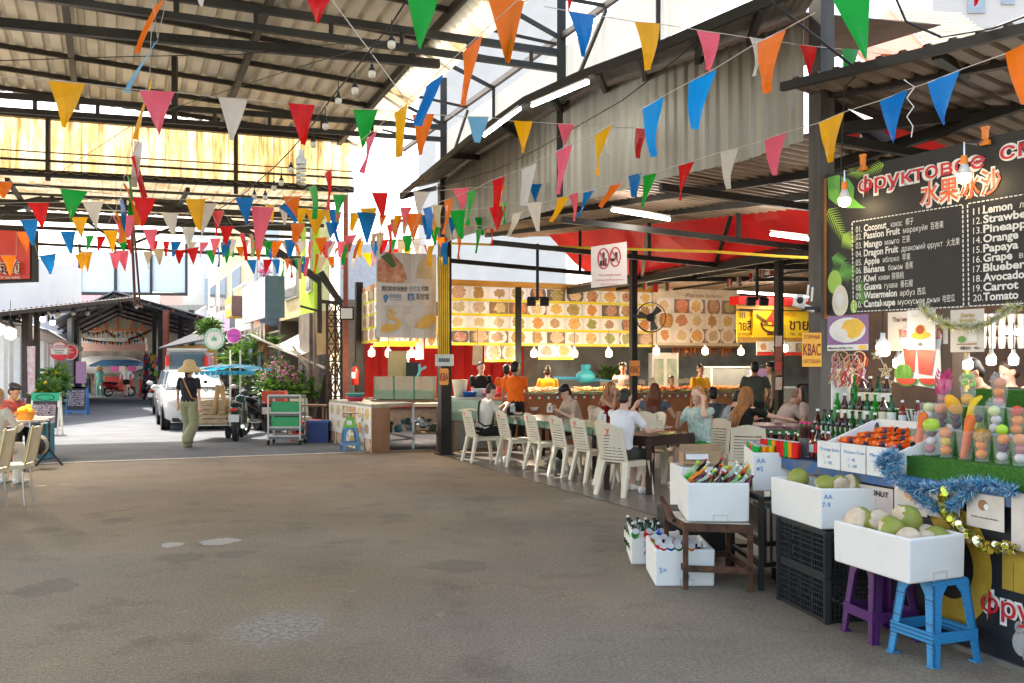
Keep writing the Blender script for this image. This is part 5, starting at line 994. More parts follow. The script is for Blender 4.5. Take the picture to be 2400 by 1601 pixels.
foam((1.26,6.75),(.45,.0),(.045,.66),.49,.77,'white foam cooler of leaning soda bottles on the rusty stand')
foam((1.046,6.86),(.44,.01),(.015,.6),.0,.27,'low foam cooler of cans standing on the floor half under the rusty stand',(('5=',.03,.1,.04),('ก2',.2,.05,.04)))
foam((.965,7.62),(.4,.0),(.03,.55),.0,.27,'low foam cooler of small bottles on the floor at the back left',(('7+',.1,.14,.05),('AA',.1,.08,.05)))
foam((1.5,8.3),(.44,.02),(-.04,.4),.0,.72,'tall white foam cooler with a cardboard box standing on it')
cf=thing('juice_cooler','white foam cooler of juice bottles with three handwritten price cups on the counter','cooler',KP(.9,.2,.94)); o=KP(.5,-.02,.94); mb=MB(); pn=Panel((o.x,o.y),(o.x+kr.x,o.y+kr.y),0,1)
pn.slab(mb,0,.76,.945,1.08,-.03,0); pn.slab(mb,0,.76,.945,1.24,-.47,-.44); pn.slab(mb,0,.76,.945,.965,-.44,-.03)
for x in (0,.73): mb.poly([pn.at(x,.945,-.44),pn.at(x,.945,0),pn.at(x,1.08,0),pn.at(x,1.24,-.44)],kr*.03)
mb.build('box',white_foam,cf)
for i,(s_,l2,l3) in enumerate((('Orange Juice','1 - 60','2 - 100'),('Passion Fruit','1 - 40','3 - 100'),('Mango Juice','1 - 50','2 - 100'))):
 x=.01+i*.25; mb=MB(); pn.slab(mb,x,x+.235,.92,1.1,.01,.05); mb.build('price_cup',white_p,cf); mb=MB(); mb.text(s_,pn.at(x+.03,1.04,.052),pn.r,pn.u,.2,.022); mb.text(l2,pn.at(x+.07,.99,.052),pn.r,pn.u,None,.022); mb.text(l3,pn.at(x+.07,.95,.052),pn.r,pn.u,None,.022); mb.build('marker_writing',marker,cf)
# ---- bottles, cans
def bottle(kind,body,cap,label,h=.24,r=.033,clear=0,neck=.35):
 t=thing(kind,kind,'bottle'); mb=MB(); bm_=mat('glass_'+body,body,.08,var=0,spec=.6) if not clear else glass_mat('clear_'+body,body,.55,.1)
 mb.lathe([(r*.9,0),(r,.01),(r,h*.55),(r*.92,h*.62),(r*neck,h*.82),(r*neck,h*.96)],10); mb.build('glass_body',bm_,t,smooth=False,world=False)
 mb=MB(); mb.lathe([(r*neck*1.25,h*.93),(r*neck*1.25,h)],8); mb.build('cap',cl(cap),t,world=False)
 mb=MB(); mb.lathe([(r*1.03,h*.2),(r*1.03,h*.48)],10,cap=False); mb.build('label_band',cl(label),t,world=False); return t
def can(body,top='c8c8c8'):
 t=thing('drink_can','can','can'); mb=MB(); mb.lathe([(.026,0),(.032,.008),(.032,.108),(.027,.118)],12); mb.build('can_body',mat('can_'+body,body,.25,.5,var=.1,sc_=40),t,smooth=False,world=False); mb=MB(); mb.lathe([(.027,.118),(.028,.121),(.024,.119)],12); mb.build('can_lid',cl(top),t,world=False); return t
PR={}
def put(key,mk,loc,rot,label,group):
 if key not in PR: PR[key]=mk()
 return dup(PR[key],loc,rot,label,group)
def soda(key,loc,rot,label,group):
 kinds={'cola': ('cola_bottle','1a0a06','c01010','d01818'),'lime': ('soda_bottle','9ad08a','a8e020','3fae2a'),'clear': ('soda_bottle','c8dccb','e8e8e0','7ac06a'),'berry': ('soda_bottle','5a0a20','e8e8e8','c06a20'),'orange': ('soda_bottle','e08010','f0c010','f09020'),'green': ('beer_bottle','0d4a1a','1a1a1a','dfe3d0'),'brown': ('beer_bottle','3a1606','e8e8e0','e8dcc0'),'pinkcap': ('soju_bottle','0f5a24','e81878','0f5a24'),'tallgreen': ('beer_bottle','1a7a20','2a8a20','2a8a30'),'sauce': ('sauce_bottle','5a1408','e0e0e0','c8b080'),'amber': ('liquor_bottle','a86a1c','1a1a1a','181818'),'vodka': ('sauce_bottle','802018','f0f0f0','e0e0e0')}
 k=kinds[key]; hh={'amber': (.24,.042),'sauce': (.17,.024),'vodka': (.2,.026)}.get(key,(.235,.031)); put(key,lambda: bottle(k[0],k[1],k[2],k[3],hh[0],hh[1],clear=key in ('lime','clear')),loc,rot,label,group)
r0=random.Random(21)
for i in range(30):  # leaning bottles, cooler on the rusty stand
 row,col=divmod(i,6); x=1.3+col*.068+r0.uniform(-.01,.01)+row*.008; y=6.83+row*.115; key=['cola','lime','clear','lime','berry','berry'][(col+row*2)%6] if row<3 else r0.choice(['lime','orange','clear','cola'])
 if row==0: key=['cola','clear','cola','lime','clear','berry'][col]
 soda(key,(x,y,.64+row*.012),(R(r0.uniform(18,34)) if 0 else R(-r0.uniform(15,30))*(-1),R(r0.uniform(18,42)),r0.uniform(0,1)),{'cola': 'dark cola bottle with red cap leaning in the cooler on the rusty stand','lime': 'green soda bottle with lime cap leaning in the cooler on the rusty stand','clear': 'clear soda bottle leaning in the cooler on the rusty stand','berry': 'dark red soda bottle in the right side of the cooler on the rusty stand','orange': 'amber soda bottle with yellow cap in the cooler on the rusty stand'}[key],'soda bottles in the cooler on the rusty stand')
cc=['1a9a3a','d01818','e88a10','1a9a3a','d8b818','2050c0','d81a2a','e0c010','c01616']
cn_={'1a9a3a': 'green','d01818': 'red','e88a10': 'orange','d8b818': 'mustard','2050c0': 'blue','d81a2a': 'scarlet','e0c010': 'yellow','c01616': 'dark red','d0d0d0': 'silver'}
def canput(c,loc,rot,where,g): put('can'+c,lambda: can(c),loc,rot,cn_[c]+' drink can '+where,g)
for i in range(40):
 row,col=divmod(i,8); canput(cc[(col*2+row*3)%9],(1.82+col*.052+row*.017,6.97+row*.115,.9-(0 if row else .0)),(0,0,i),'standing in the cooler marked AA 5','cans in the cooler marked AA 5')
for i in range(14):
 row,col=divmod(i,4); canput(['d01818','d0d0d0','d01818','e88a10','1a9a3a','2050c0'][(i*5)%6],(1.1+col*.068+row*.003,6.95+row*.1,.2+row*.005),(R(38),R(r0.uniform(-15,15)),0),'lying in the low cooler beside the rusty stand','cans in the low cooler')
for i in range(8): soda('clear' if i%2 else 'berry',(1.3+(i%4)*.042,6.94+(i // 4)*.12,.06),0,('clear' if i%2 else 'dark red')+' bottle standing in the right end of the low cooler','bottles in the low cooler')
for i in range(16): soda('green' if (i*7)%3 else 'brown',(1.0+(i%5)*.07,7.75+(i // 5)*.12,.09),0,('green' if (i*7)%3 else 'brown')+' beer bottle in the back left floor cooler','beer bottles in the back left cooler')
for i,(c,dx) in enumerate((('1a9a3a',0),('d01818',.08),('2050c0',.16))): canput(c,(1.0+dx,7.68,.2),(R(50),0,R(20*i)),'on top of the back left floor cooler','cans in the back left cooler')
# on the counter
for i in range(13): soda('pinkcap' if i<3 else 'green',KP(-.12+i*.05*1.0,.25+.003*i,.955),0,'small green soju bottle with %s cap in the front row'%('pink' if i<3 else 'dark'),'front row of green bottles on the counter')
tier=thing('bottle_shelf','stepped white shelf under the rows of beer bottles','shelf',KP(.1,.5,.94)); mb=MB(); KPn.slab(mb,-.2,.55,.945,1.05,-.5,-.33); KPn.slab(mb,-.2,.55,.945,1.17,-.68,-.5); KPn.slab(mb,-.2,.55,.945,1.3,-.82,-.68); mb.build('tier',mat('green_counter_mat',(.04,.16,.05)),tier)
mb=MB(); KPn.slab(mb,-.22,-.2,.945,1.6,-.8,-.6); mb.build('side_panel',white_p,tier)
for i in range(9): soda(['brown','green','green','brown'][i%4],KP(-.13+i*.08,.41,1.05),i,['brown beer bottle with pale label','green beer bottle with white label'][i%4 in (1,2)]+' in the lower tier','lower tier of beer bottles')
for i in range(8): soda(['tallgreen','brown','green','brown','green'][i%5],KP(-.13+i*.085,.59,1.17),i,{'tallgreen': 'bright green beer bottle','brown': 'brown beer bottle with cream label','green': 'deep green beer bottle'}[['tallgreen','brown','green','brown','green'][i%5]]+' in the middle tier','middle tier of beer bottles')
for i in range(5): soda(['tallgreen','brown','brown','green','brown'][i],KP(-.13+i*.09,.75,1.3),i,['brightest green','first brown','second brown','dark green','last brown'][i]+' beer bottle in the top tier from the white panel','top tier of beer bottles')
for i in range(6): soda('sauce',KP(-.17+i*.055,.02+.1*(i%2),.95),0,'small dark sauce bottle with pale cap at the left counter end','sauce bottles at the counter end')
for i in range(6): soda('vodka',KP(.3+i*.06,.62+(i%2)*.08,1.17) if i>3 else KP(.2+i*.06,.12,.95),0,'small red and white labelled bottle behind the juice cooler','small bottles behind the juice cooler')
for i in range(7): soda('amber',KP(.72+i*.095,.85+(i%2)*.07,1.0),i,'amber liquor bottle with black label behind the juice cooler','liquor bottles at the back of the counter')
for i in range(9): canput(['c01616','e88a10','1a9a3a','d01818'][i%4] if i else 'd01818',KP(.2-i*.05,-.02+.0*i,.945),0,'in the single file along the left counter edge','cans along the counter edge')
soda('cola',KP(.33,.07,.95),0,'single cola bottle beside the brown straws',None)
t=thing('straw_cup','clear cup packed with dark brown straws on the counter corner','straws',KP(.14,.12,.95)); mb=MB(); mb.lathe([(.05,0),(.065,.14)],12,KP(.14,.12,.95),cap=False); mb.build('cup',glass_mat('cup_film',(1,1,1),.13),t); mb=MB()
for i in range(60): a_=r0.uniform(0,6.28); q=r0.uniform(0,.045); b0=KP(.14,.12,.96)+V((q*math.cos(a_),q*math.sin(a_),0)); mb.tube([b0,b0+V((q*.5*math.cos(a_),q*.5*math.sin(a_),.2+r0.uniform(-.02,.02)))],.004,4)
mb.build('straws',mat('dark_brown_straw',(.06,.015,.01),.4),t)
t=thing('straw_cup','clear cup of white paper straws in front of the liquor bottles','straws',KP(.72,.5,1.0)); mb=MB(); p0_=KP(.7,.62,.98); mb.lathe([(.05,0),(.06,.16)],12,p0_,cap=False); mb.build('cup',glass_mat('cup_film'),t); mb=MB()
for i in range(16): a_=r0.uniform(0,6.28); b0=p0_+V((0,0,.02)); mb.tube([b0,b0+V((.09*math.cos(a_),.09*math.sin(a_),.3))],.005,4)
mb.build('straws',mat('white_straw',(.66,.56,.52),.5),t)
for i in range(24):
 row,col=divmod(i,8); put('oj%d'%(i%2),lambda: bottle('juice_bottle',['d8500c','c83c08'][i%2],['f08010','101018'][i%2],['e87010','2a2040'][i%2],.14,.024,neck=.7),KP(.56+col*.078+.02*row,.08+row*.13,1.1+row*.03),(R(80),R(0),rzk+R(100+r0.uniform(-12,12))),'small %s juice bottle lying in the juice cooler'%('orange capped' if i%2==0 else 'black capped'),'juice bottles in the counter cooler')
# ---- fruit cups
film=glass_mat('cup_film',(1,1,1),.13); FR={'orange': ('e8861a',.032),'lime': ('a8cf3a',.032),'apple': ('b4c832',.042),'guava': ('c8d48a',.034),'passion': ('5a2030',.028),'tomato': ('c8401c',.034),'lychee': ('b86a6a',.03),'peach': ('d88a50',.036),'white': ('d8d0cc',.03),'mango': ('e8a818',.04),'lemon': ('d8b828',.03)}
def fruit_cup(s,t_,z,fruits,top=None,label='',lid=False,h=.165):
 p=KP(s,t_,z); t=thing('fruit_cup',label,'cup of fruit',p); mb=MB(); mb.lathe([(.033,0),(.036,.003),(.052,h),(.057,h+.003),(.056,h-.002)],16,p,cap=False); mb.lathe([(.033,.0),(.01,.001)],16,p); mb.build('cup',film,t)
 zz=.03
 for i,f in enumerate(fruits):
  c,r=FR[f]; q=p+V((r0.uniform(-.006,.006),r0.uniform(-.006,.006),zz+r*.4)); mb=MB(); mb.ell(q,(r,r,r*.92),12,8); mb.build('fruit',mat('fruit_'+f,c,.4,var=.12,sc_=30),t,smooth=True); zz+=r*1.65
 if lid: mb=MB(); mb.lathe([(.055,h),(.052,h+.03),(.035,h+.052),(.012,h+.056)],14,p,cap=False); mb.build('lid',film,t)
 q=p+V((0,0,h))
 if top=='carrot': mb=MB(); mb.cap(p+V((-.01,0,.02)),p+V((.03,0,h+.07)),.02,.03,10); mb.build('carrot',mat('carrot_orange','e06a22',.5,var=.15,sc_=30),t,smooth=True)
 if top=='bigapple': mb=MB(); mb.ell(q+V((0,0,.02)),(.05,.05,.045),16,12); mb.build('apple',mat('apple_green','aac83c',.35,var=.1,sc_=20),t,smooth=True)
 if top=='mango': mb=MB(); mb.ell(q+V((-.01,0,.0)),(.042,.04,.075),14,12,M.Rotation(-.6,4,'Y')); mb.build('mango',mat('mango_skin','f0a80e',.4,var=.12,sc_=15),t,smooth=True)
 if top=='banana': mb=MB(); mb.tube([p+V((-.03,0,.03)),p+V((-.04,0,.1)),q+V((-.02,0,.03)),q+V((.03,0,.06))],[.016,.026,.026,.01],8); mb.build('banana',mat('banana_skin','e8c018',.5),t,smooth=True)
 if top=='pineapple':
  mb=MB(); mb.ell(q+V((0,0,-.02)),(.045,.045,.05),12,8,jit=.06); mb.build('pineapple',mat('pineapple_skin','b8862a',.7,var=.4,sc_=60,bump=.5),t); mb=MB()
  for k in range(30): a_=r0.uniform(0,6.28); e_=r0.uniform(.3,1); mb.poly([q+V((.02*math.cos(a_+.3),.02*math.sin(a_+.3),.01)),q+V((.02*math.cos(a_-.3),.02*math.sin(a_-.3),.01)),q+V((.05*e_*math.cos(a_),.05*e_*math.sin(a_),.03+.05*(1-e_*.5)))])
  mb.build('pineapple_leaves',mat('grey_green_leaf','7a8a5a',.6),t)
 if top=='dragon':
  mb=MB(); mb.ell(q-V((0,0,.04)),(.042,.042,.06),12,8)
  for k in range(34): a_=r0.uniform(0,6.28); z_=r0.uniform(-.1,.05); rr=.042*(1-max(0,z_)*8); b0=q+V((rr*math.cos(a_),rr*math.sin(a_),z_)); mb.poly([b0+V((-.01,0,0)),b0+V((.01,0,0)),b0+V((.015*math.cos(a_),.015*math.sin(a_),.045))])
  mb.build('dragon_fruit',mat('dragon_pink','d83a78',.5,var=.2,sc_=30),t)
 if top=='grapes':
  for k in range(24): a_=r0.uniform(0,6.28); z_=r0.uniform(-.03,.05); rr=.034*(1-max(0,z_)*10); mb=MB() if k==0 else mb; mb.ell(q+V((rr*math.cos(a_),rr*math.sin(a_),z_)),.014,7,5)
  mb.build('grapes',mat('grape_green','9ac83a',.3),t,smooth=True)
 if top=='papaya': mb=MB(); mb.loft([(q+V((-.02,0,-.06)),.03,.02),(q+V((0,0,0)),.042,.02),(q+V((.025,0,.07)),.035,.018)],n=10); mb.build('papaya_slice',mat('papaya_flesh','e06a20',.4),t,smooth=True)
 return t
row1=[(2109,[],'carrot','cup holding one upright carrot at the left end of the front row'),(2138,['lychee','white','passion'],'bigapple','front row cup topped by a big green apple'),(2172,['orange','lemon','peach'],None,'front row cup of oranges under a peach'),(2216,[],'carrot','front row cup with a leaning carrot'),(2255,['orange','orange'],'pineapple','front row cup with a small pineapple over two oranges'),(2301,['white','passion','orange','lime'],None,'front row cup with a single orange above dark plums'),(2342,['white','lychee','peach'],None,'front row cup of pale pink fruit by the photo edge')]
for x,f,tp,lab in row1: sl=G(x,1043+(x-2109)*.115,1.062)-K0; fruit_cup(sl.dot(kr),max(.07,min(.24,sl.dot(kb))),1.062,f,tp,'clear '+lab)
row2=[(2131,['passion','white','guava'],None,'middle row cup with a pale guava on top, leftmost'),(2162,['passion','passion','peach'],None,'middle row cup of plums under a peach'),(2193,['passion','passion'],'mango','middle row cup topped by a bright yellow mango'),(2243,['lemon','passion'],'banana','middle row cup with a yellow banana'),(2284,['white','white','guava'],None,'middle row cup of white guava under a lid'),(2327,['orange','orange','tomato'],None,'middle row cup of oranges under a tomato')]
for x,f,tp,lab in row2: sl=G(x,985+(x-2131)*.1,1.2)-K0; fruit_cup(sl.dot(kr),max(.35,min(.47,sl.dot(kb))),1.202,f,tp,'clear '+lab,lid=x==2284)
row3=[(2167,['lychee'],'dragon','back row cup with a spiky pink dragon fruit'),(2214,['mango'],'grapes','back row cup heaped with green grapes over mango'),(2260,['tomato','orange','peach'],None,'back row cup of mixed fruit under a clear dome'),(2322,['tomato','peach'],'papaya','back row cup with an orange papaya slice')]
for x,f,tp,lab in row3: sl=G(x,930+(x-2167)*.09,1.35)-K0; fruit_cup(sl.dot(kr),max(.57,min(.69,sl.dot(kb))),1.352,f,tp,'clear '+lab,lid=x in (2214,2260))
# ---- tinsel
def tinsel(path,label,cols,r=.05,n=2200,seed=1,coins=False):
 q0=path[len(path) // 2]; t=thing('tinsel_garland',label,'tinsel',q0); r1=random.Random(seed); pts=[]
 for a_,b_ in zip(path,path[1:]):
  for i in range(12): pts.append(a_.lerp(b_,i/12)-V((0,0,0)))
 mb=MB(); mb.tube(pts,.006,4); mb.build('wire',ink,t); mb=MB()
 for i in range(n):
  c=pts[r1.randrange(len(pts)-1)]; d=V((r1.gauss(0,1),r1.gauss(0,1),r1.gauss(0,1))).normalized(); s_=d.cross(V((r1.gauss(0,1),r1.gauss(0,1),r1.gauss(0,1)))).normalized()*(.0022 if not coins else .01); l=r*r1.uniform(.7,1.2); c=c+V((r1.uniform(-.01,.01),)*3)
  if coins and i%5==0: c2=c+d*l*.6; e_=d.cross(s_).normalized()*.018; f_=s_.normalized()*.018; mb.poly([c2+e_*math.cos(q)+f_*math.sin(q) for q in (2*math.pi*k/8 for k in range(8))],k=r1.randrange(len(cols)))
  else: mb.poly([c-s_*(.3 if coins else 1),c+s_*(.3 if coins else 1),c+d*l*(.6 if coins else 1)],k=r1.randrange(len(cols)))
 mb.build('strands',cols,t)
bt=[mat('blue_foil',(.02,.3,.62),.3,.35,var=0),mat('silver_foil',(.8,.85,.88),.3,.4,var=0),mat('deep_blue_foil',(.01,.09,.25),.3,.5,var=0),mat('pale_blue_foil',(.12,.5,.75),.3,.4,var=0)]; gt=[mat('gold_foil2',(.85,.62,.08),.25,.9,var=0),mat('green_gold_foil',(.6,.6,.06),.25,.9,var=0),mat('bright_gold_foil',(.95,.85,.5),.15,.8,var=0)]
tk=lambda pts,off=.07: [KPn.hp(x,y,off) for x,y in pts]
tinsel(tk([(2058,1045),(2055,1078),(2080,1100),(2120,1120),(2180,1118),(2240,1108),(2300,1112),(2360,1130)]),'blue and silver tinsel swag along the front of the turf',bt,.05,6500,1)
tinsel(tk([(2100,1110),(2130,1140),(2170,1165),(2210,1160),(2240,1135),(2262,1112)]),'blue tinsel loop drooping under the front turf step',bt,.05,4200,2); tinsel(tk([(2045,1060),(2075,1040),(2090,1060),(2068,1085)],.09),'bushy end of blue tinsel beside the juice cooler',bt,.055,2500,3)
tinsel(tk([(2195,1128),(2188,1160),(2215,1195),(2245,1228),(2300,1255),(2365,1262)],.08),'gold coin garland falling across the black counter front',gt,.045,1500,4,True)
tinsel([SG.hp(x,y,.1) for x,y in ((2135,705),(2160,730),(2200,748),(2250,752),(2300,738),(2330,712),(2365,705))],'silver and gold tinsel swag along the bottom of the price board',[gt[1],bt[1],gt[2]],.05,3800,5)
# straw star ornaments and beads under the mango poster
t=thing('star_ornament','straw star ornament hanging below the large bulb','ornament',P(2035,850,7)); mb=MB()
for cx_,cy_,rr in ((2012,815,12),(2033,852,17),(2038,880,14)):
 for k in range(5): a_=math.pi/2+k*4*math.pi/5; b_=a_+4*math.pi/5; mb.beam(P(cx_+rr*math.cos(a_),cy_-rr*math.sin(a_),7),P(cx_+rr*math.cos(b_),cy_-rr*math.sin(b_),7),.008)
mb.build('star',mat('straw_gold',(.7,.5,.25),.6),t); mb=MB(); mb.tube([P(2012,780,7),P(2012,805,7),P(2030,840,7),P(2036,870,7)],.003,3); mb.build('string',paper,t)
t=thing('shell_mobile','tangle of beads, red chillies and wicker hoops below the mango poster','ornament',P(1950,850,7.3)); mb=MB(); r1=random.Random(8)
for k in range(60): x=r1.uniform(1912,1985); y=r1.uniform(808,862); p=P(x,y,7.3+r1.uniform(-.1,.1)); mb.k=r1.choice([0,0,1,2,2]); mb.tube([p,p+V((r1.uniform(-.04,.04),0,-.05)),p+V((r1.uniform(-.06,.06),0,-.1))],.005,4)
mb.k=2
for cx_,cy_,rr in ((1930,826,.07),(1955,832,.06),(1972,822,.05)): c_=P(cx_,cy_,7.25); mb.tube([c_+V((rr*math.cos(q),0,rr*math.sin(q))) for q in (2*math.pi*k/14 for k in range(15))],.004,4,close=False)
mb.build('beads',[mat('chilli_red',(.5,.03,.03)),mat('lilac_bead',(.45,.35,.6)),mat('wicker',(.5,.33,.2))],t)
# ---- coconuts
def coco(p,r,rot,cut,label,g):
 t=thing('coconut',label,'coconut',p,group=g); mb=MB(); mb.ell((0,0,0),(r*.86,r*.86,r),16,12,jit=.012); cv=V(cut).normalized(); n=MB()
 for f in mb.f:
  c=sum((mb.v[i] for i in f),V())/len(f); n.f.append(f); n.mi.append(1 if (c/r).dot(cv)>.45 else 0)
 n.v=[v_-cv*max(0,v_.dot(cv)-r*.62) for v_ in mb.v]; rm=M.Rotation(rot,3,'Y')@M.Rotation(rot*2,3,'X'); n.v=[V(p)+rm@q for q in n.v]; n.build('husk',[mat('coconut_green',(.2,.26,.03),.45,two=(.36,.33,.07),sc_=9),mat('coconut_flesh',(.7,.58,.42),.6,two=(.5,.36,.22),sc_=14)],t,smooth=True)
c1=lambda u,v: V((2.085,4.92,0))+V((.38,.18,0))*u+V((-.19,.62,0))*v
for (u,v,z,r,ro,cut,lab) in ((.24,.82,.72,.095,.2,(-.8,-.4,.3),'with a large pale cut face at the left end of the nearer cooler'),(.3,.45,.71,.095,.8,(-.6,-.6,-.3),'green on top and cut below in the middle of the nearer cooler'),(.42,.7,.72,.09,.4,(0,-.2,1),'with brown cut top at the back of the nearer cooler'),(.3,.22,.67,.085,.1,(-.3,-.5,.8),'showing mostly pale husk near the front rim'),(.72,.55,.73,.11,.3,(-.9,0,0),'large and green with a pale left side in the nearer cooler'),(.58,.2,.66,.08,.5,(-.2,0,1),'small and green low in the nearer cooler'),(.78,.2,.67,.088,.9,(.1,-.6,-.6),'with brown husk streaks right of the middle'),(.88,.38,.66,.08,.2,(0,-.3,.9),'pale and flat at the right rim of the nearer cooler')): q=c1(u,v); coco(V((q.x,q.y,z-.02)),r,ro,cut,'coconut '+lab,'coconuts in the nearer cooler')
c2=lambda u,v: V((1.95,5.93,0))+V((.37,.02,0))*u+V((-.13,.68,0))*v
for (u,v,z,r,ro,cut,lab) in ((.3,.75,.83,.085,.2,(0,1,-.5),'whole green coconut at the left of the cooler on the crates'),(.42,.35,.82,.085,.5,(-.5,-.4,-.6),'green coconut with a brown underside in the cooler on the crates'),(.62,.3,.82,.08,.2,(0,-.6,.2),'coconut with a dark slit in its pale face'),(.84,.3,.82,.085,.1,(-.6,-.3,.3),'coconut half pale and half green at the right end of the crates cooler'),(.36,.15,.77,.07,.1,(0,0,1),'small pale coconut low behind the front rim on the crates')): q=c2(u,v); coco(V((q.x,q.y,z-.0)),r,ro,cut,lab,'coconuts in the cooler on the crates')
# ---- stools
def weave(name,c):
 if name in MATS: return MATS[name]
 m=mat(name,c,.45,var=0); nt=m.node_tree; N=nt.nodes; L=nt.links; tc=N.new('ShaderNodeTexCoord'); b=N.new('ShaderNodeTexBrick'); mp=N.new('ShaderNodeMapping'); mp.inputs['Rotation'].default_value=(R(90),0,0)
 L.new(tc.outputs['Object'],mp.inputs[0]); L.new(mp.outputs[0],b.inputs[0]); b.inputs['Scale'].default_value=22; b.inputs['Mortar Size'].default_value=.03; cc_=srgb(c); b.inputs['Color1'].default_value=(*cc_,1); b.inputs['Color2'].default_value=(*[x*.88 for x in cc_],1); b.inputs['Mortar'].default_value=(*[x*.45 for x in cc_],1)
 L.new(b.outputs[0],N['Principled BSDF'].inputs['Base Color']); return m
def stool(p,rz,s,h,m,label,name='plastic_stool'):
 t=thing(name,label,'stool',(p[0],p[1],0),rz); tp,bt_=s*.36,s*.5; mb=MB()
 prof=[(-.035,1.0),(-.028,1.03),(0,1.0)]
 vs=[]; 
 for z,k in ((-.04,1.06),(-.012,1.03),(0,.95)):
  for sx_,sy_ in ((-1,-1),(1,-1),(1,1),(-1,1)): vs.append((sx_*tp*k,sy_*tp*k,h+z))
 mb.add(vs,[(3,2,1,0)]+[(a_+i,a_+(i+1)%4,a_+4+(i+1)%4,a_+4+i) for a_ in (0,4) for i in range(4)]+[(8,9,10,11)]); ob=mb.build('seat',m,t,world=False); bv=ob.modifiers.new('b','BEVEL'); bv.width=.008; bv.segments=2
 for sx_,sy_ in ((-1,-1),(1,-1),(1,1),(-1,1)):
  mb=MB(); T=V((sx_*tp*1.04,sy_*tp*1.04,h-.03)); Bt=V((sx_*bt_,sy_*bt_,0)); w0,w1=s*.2,s*.13
  for ax in ((1,0),(0,1)):
   a0=V((ax[0]*-sx_,ax[1]*-sy_,0)); o_=V((-sx_*ax[1],-sy_*ax[0],0))*.012
   mb.add([T,T+a0*w0*1.5,T+a0*w0*.9+(Bt-T)*.14,Bt+a0*w1,Bt,T+o_,T+a0*w0*1.5+o_,T+a0*w0*.9+(Bt-T)*.14+o_,Bt+a0*w1+o_,Bt+o_],[(0,1,2,3,4),(9,8,7,6,5)]+[(i,i+5,(i+1)%5+5,(i+1)%5) for i in range(5)])
  mb.box(Bt+V((-sx_*w1*.5,-sy_*w1*.5,.006)),(w1*1.15,w1*1.15,.012)); mb.build('leg',m,t,world=False)
 mb=MB(); zb_=h*.33; k=tp+(bt_-tp)*.66
 for i in range(4): c=[(-1,-1),(1,-1),(1,1),(-1,1)]; a_,b_=c[i],c[(i+1)%4]; mb.beam((a_[0]*k,a_[1]*k,zb_),(b_[0]*k,b_[1]*k,zb_),.012,h*.13)
 mb.build('brace',m,t,world=False); return t
ang=math.atan2(.107,.28)
stool((2.335,5.20),ang,.34,.46,weave('blue_woven_plastic',(.04,.3,.62)),'bright blue woven plastic stool under the nearer coconut cooler'); stool((2.2,5.6),math.atan2(.08,.36),.33,.46,weave('purple_woven_plastic',(.11,.025,.15)),'dark purple woven plastic stool beside the black crates')
stool(GX(804,1036),.3,.36,.46,mat('dusty_blue_plastic',(.1,.24,.42),.5),'dusty blue stool carrying the green kitchen scale')
# ---- crates
def crate(o,a,b,z0,h,label):
 o,a,b=V((*o,z0)),V((*a,0)),V((*b,0)); t=thing('plastic_crate',label,'crate',o+(a+b)/2,group='stack of black crates'); m=mat('black_crate_plastic',(.018,.02,.022),.45,var=.2); mb=MB()
 for p,q in ((o,a),(o+a,b),(o+a+b,-a),(o+b,-b)):
  L_=q.length; d=q/L_
  for z in (.01,.05,.09,.13,.17,.2,.23,h-.01): mb.beam(p+V((0,0,z)),p+q+V((0,0,z)),.008,.03 if z>h-.03 or z<.02 else .007)
  n=int(L_/.03)
  for i in range(n+1): x=p+d*(L_*i/n); mb.beam(x,x+V((0,0,h)),.02 if i%5==0 else .006,.008)
 mb.build('lattice_side',m,t); mb=MB(); mb.poly([o+V((0,0,.01)),o+a+V((0,0,.01)),o+a+b+V((0,0,.01)),o+b+V((0,0,.01))],(0,0,.01)); mb.build('floor',m,t)
 for p in (o,o+a,o+b,o+a+b): mb=MB(); mb.beam(p,p+V((0,0,h)),.035); mb.build('corner_post',m,t)
for z,nm in ((0,'bottom black plastic crate of the stack under the AA 7-9 cooler'),(.287,'top black plastic crate of the stack under the AA 7-9 cooler')): crate((1.965,5.86),(.38,.1),(-.12,.62),z,.283,nm)
# ---- rusty stand and black rack
t=thing('rusty_stand','low rusty steel stand carrying the cooler of leaning bottles','stand',(1.48,7.0,0)); cs=[V((1.254,6.78,0)),V((1.70,6.70,0)),V((1.68,7.3,0)),V((1.2,7.3,0))]
for c in cs: mb=MB(); mb.beam(c,c+V((0,0,.46)),.035); mb.build('leg',rust,t)
for z,w in ((.45,.06),(.15,.045)):
 mb=MB()
 for i in range(4): a_,b_=cs[i],cs[(i+1)%4]; mb.beam(a_+V((0,0,z)),b_+V((0,0,z)),.02,w)
 mb.build('rail',rust,t)
mb=MB(); mb.poly([c+V((0,0,.475)) for c in cs],(0,0,.008)); mb.build('shelf',mat('foam_scrap',(.6,.56,.48)),t); mb=MB(); mb.beam((1.21,7.0,.46),(1.15,7.25,.6),.03); mb.build('slanted_arm',rust,t)
t=thing('steel_rack','tall black steel rack carrying the AA 5 can cooler','rack',(2.0,7.1,0)); cs=[V((1.79,6.74,0)),V((2.26,6.95,0)),V((2.2,7.5,0)),V((1.76,7.5,0))]
for c in cs: mb=MB(); mb.beam(c,c+V((0,0,.67)),.035); mb.build('leg',black_steel,t)
mb=MB()
for z in (.655,.33,.18):
 for i in range(4): a_,b_=cs[i],cs[(i+1)%4]; mb.beam(a_+V((0,0,z)),b_+V((0,0,z)),.03)
mb.build('rail',black_steel,t)
mb=MB()
for i in range(6): q=V((1.84+i*.05,7.1+i*.02,.12)); mb.box(q+V((0,0,.22)),(.022,.4,.44))
tag(mb.build('foam_stack',mat('stained_foam',(.45,.38,.3),.8)),'stained foam lids stored upright under the black rack','lids')
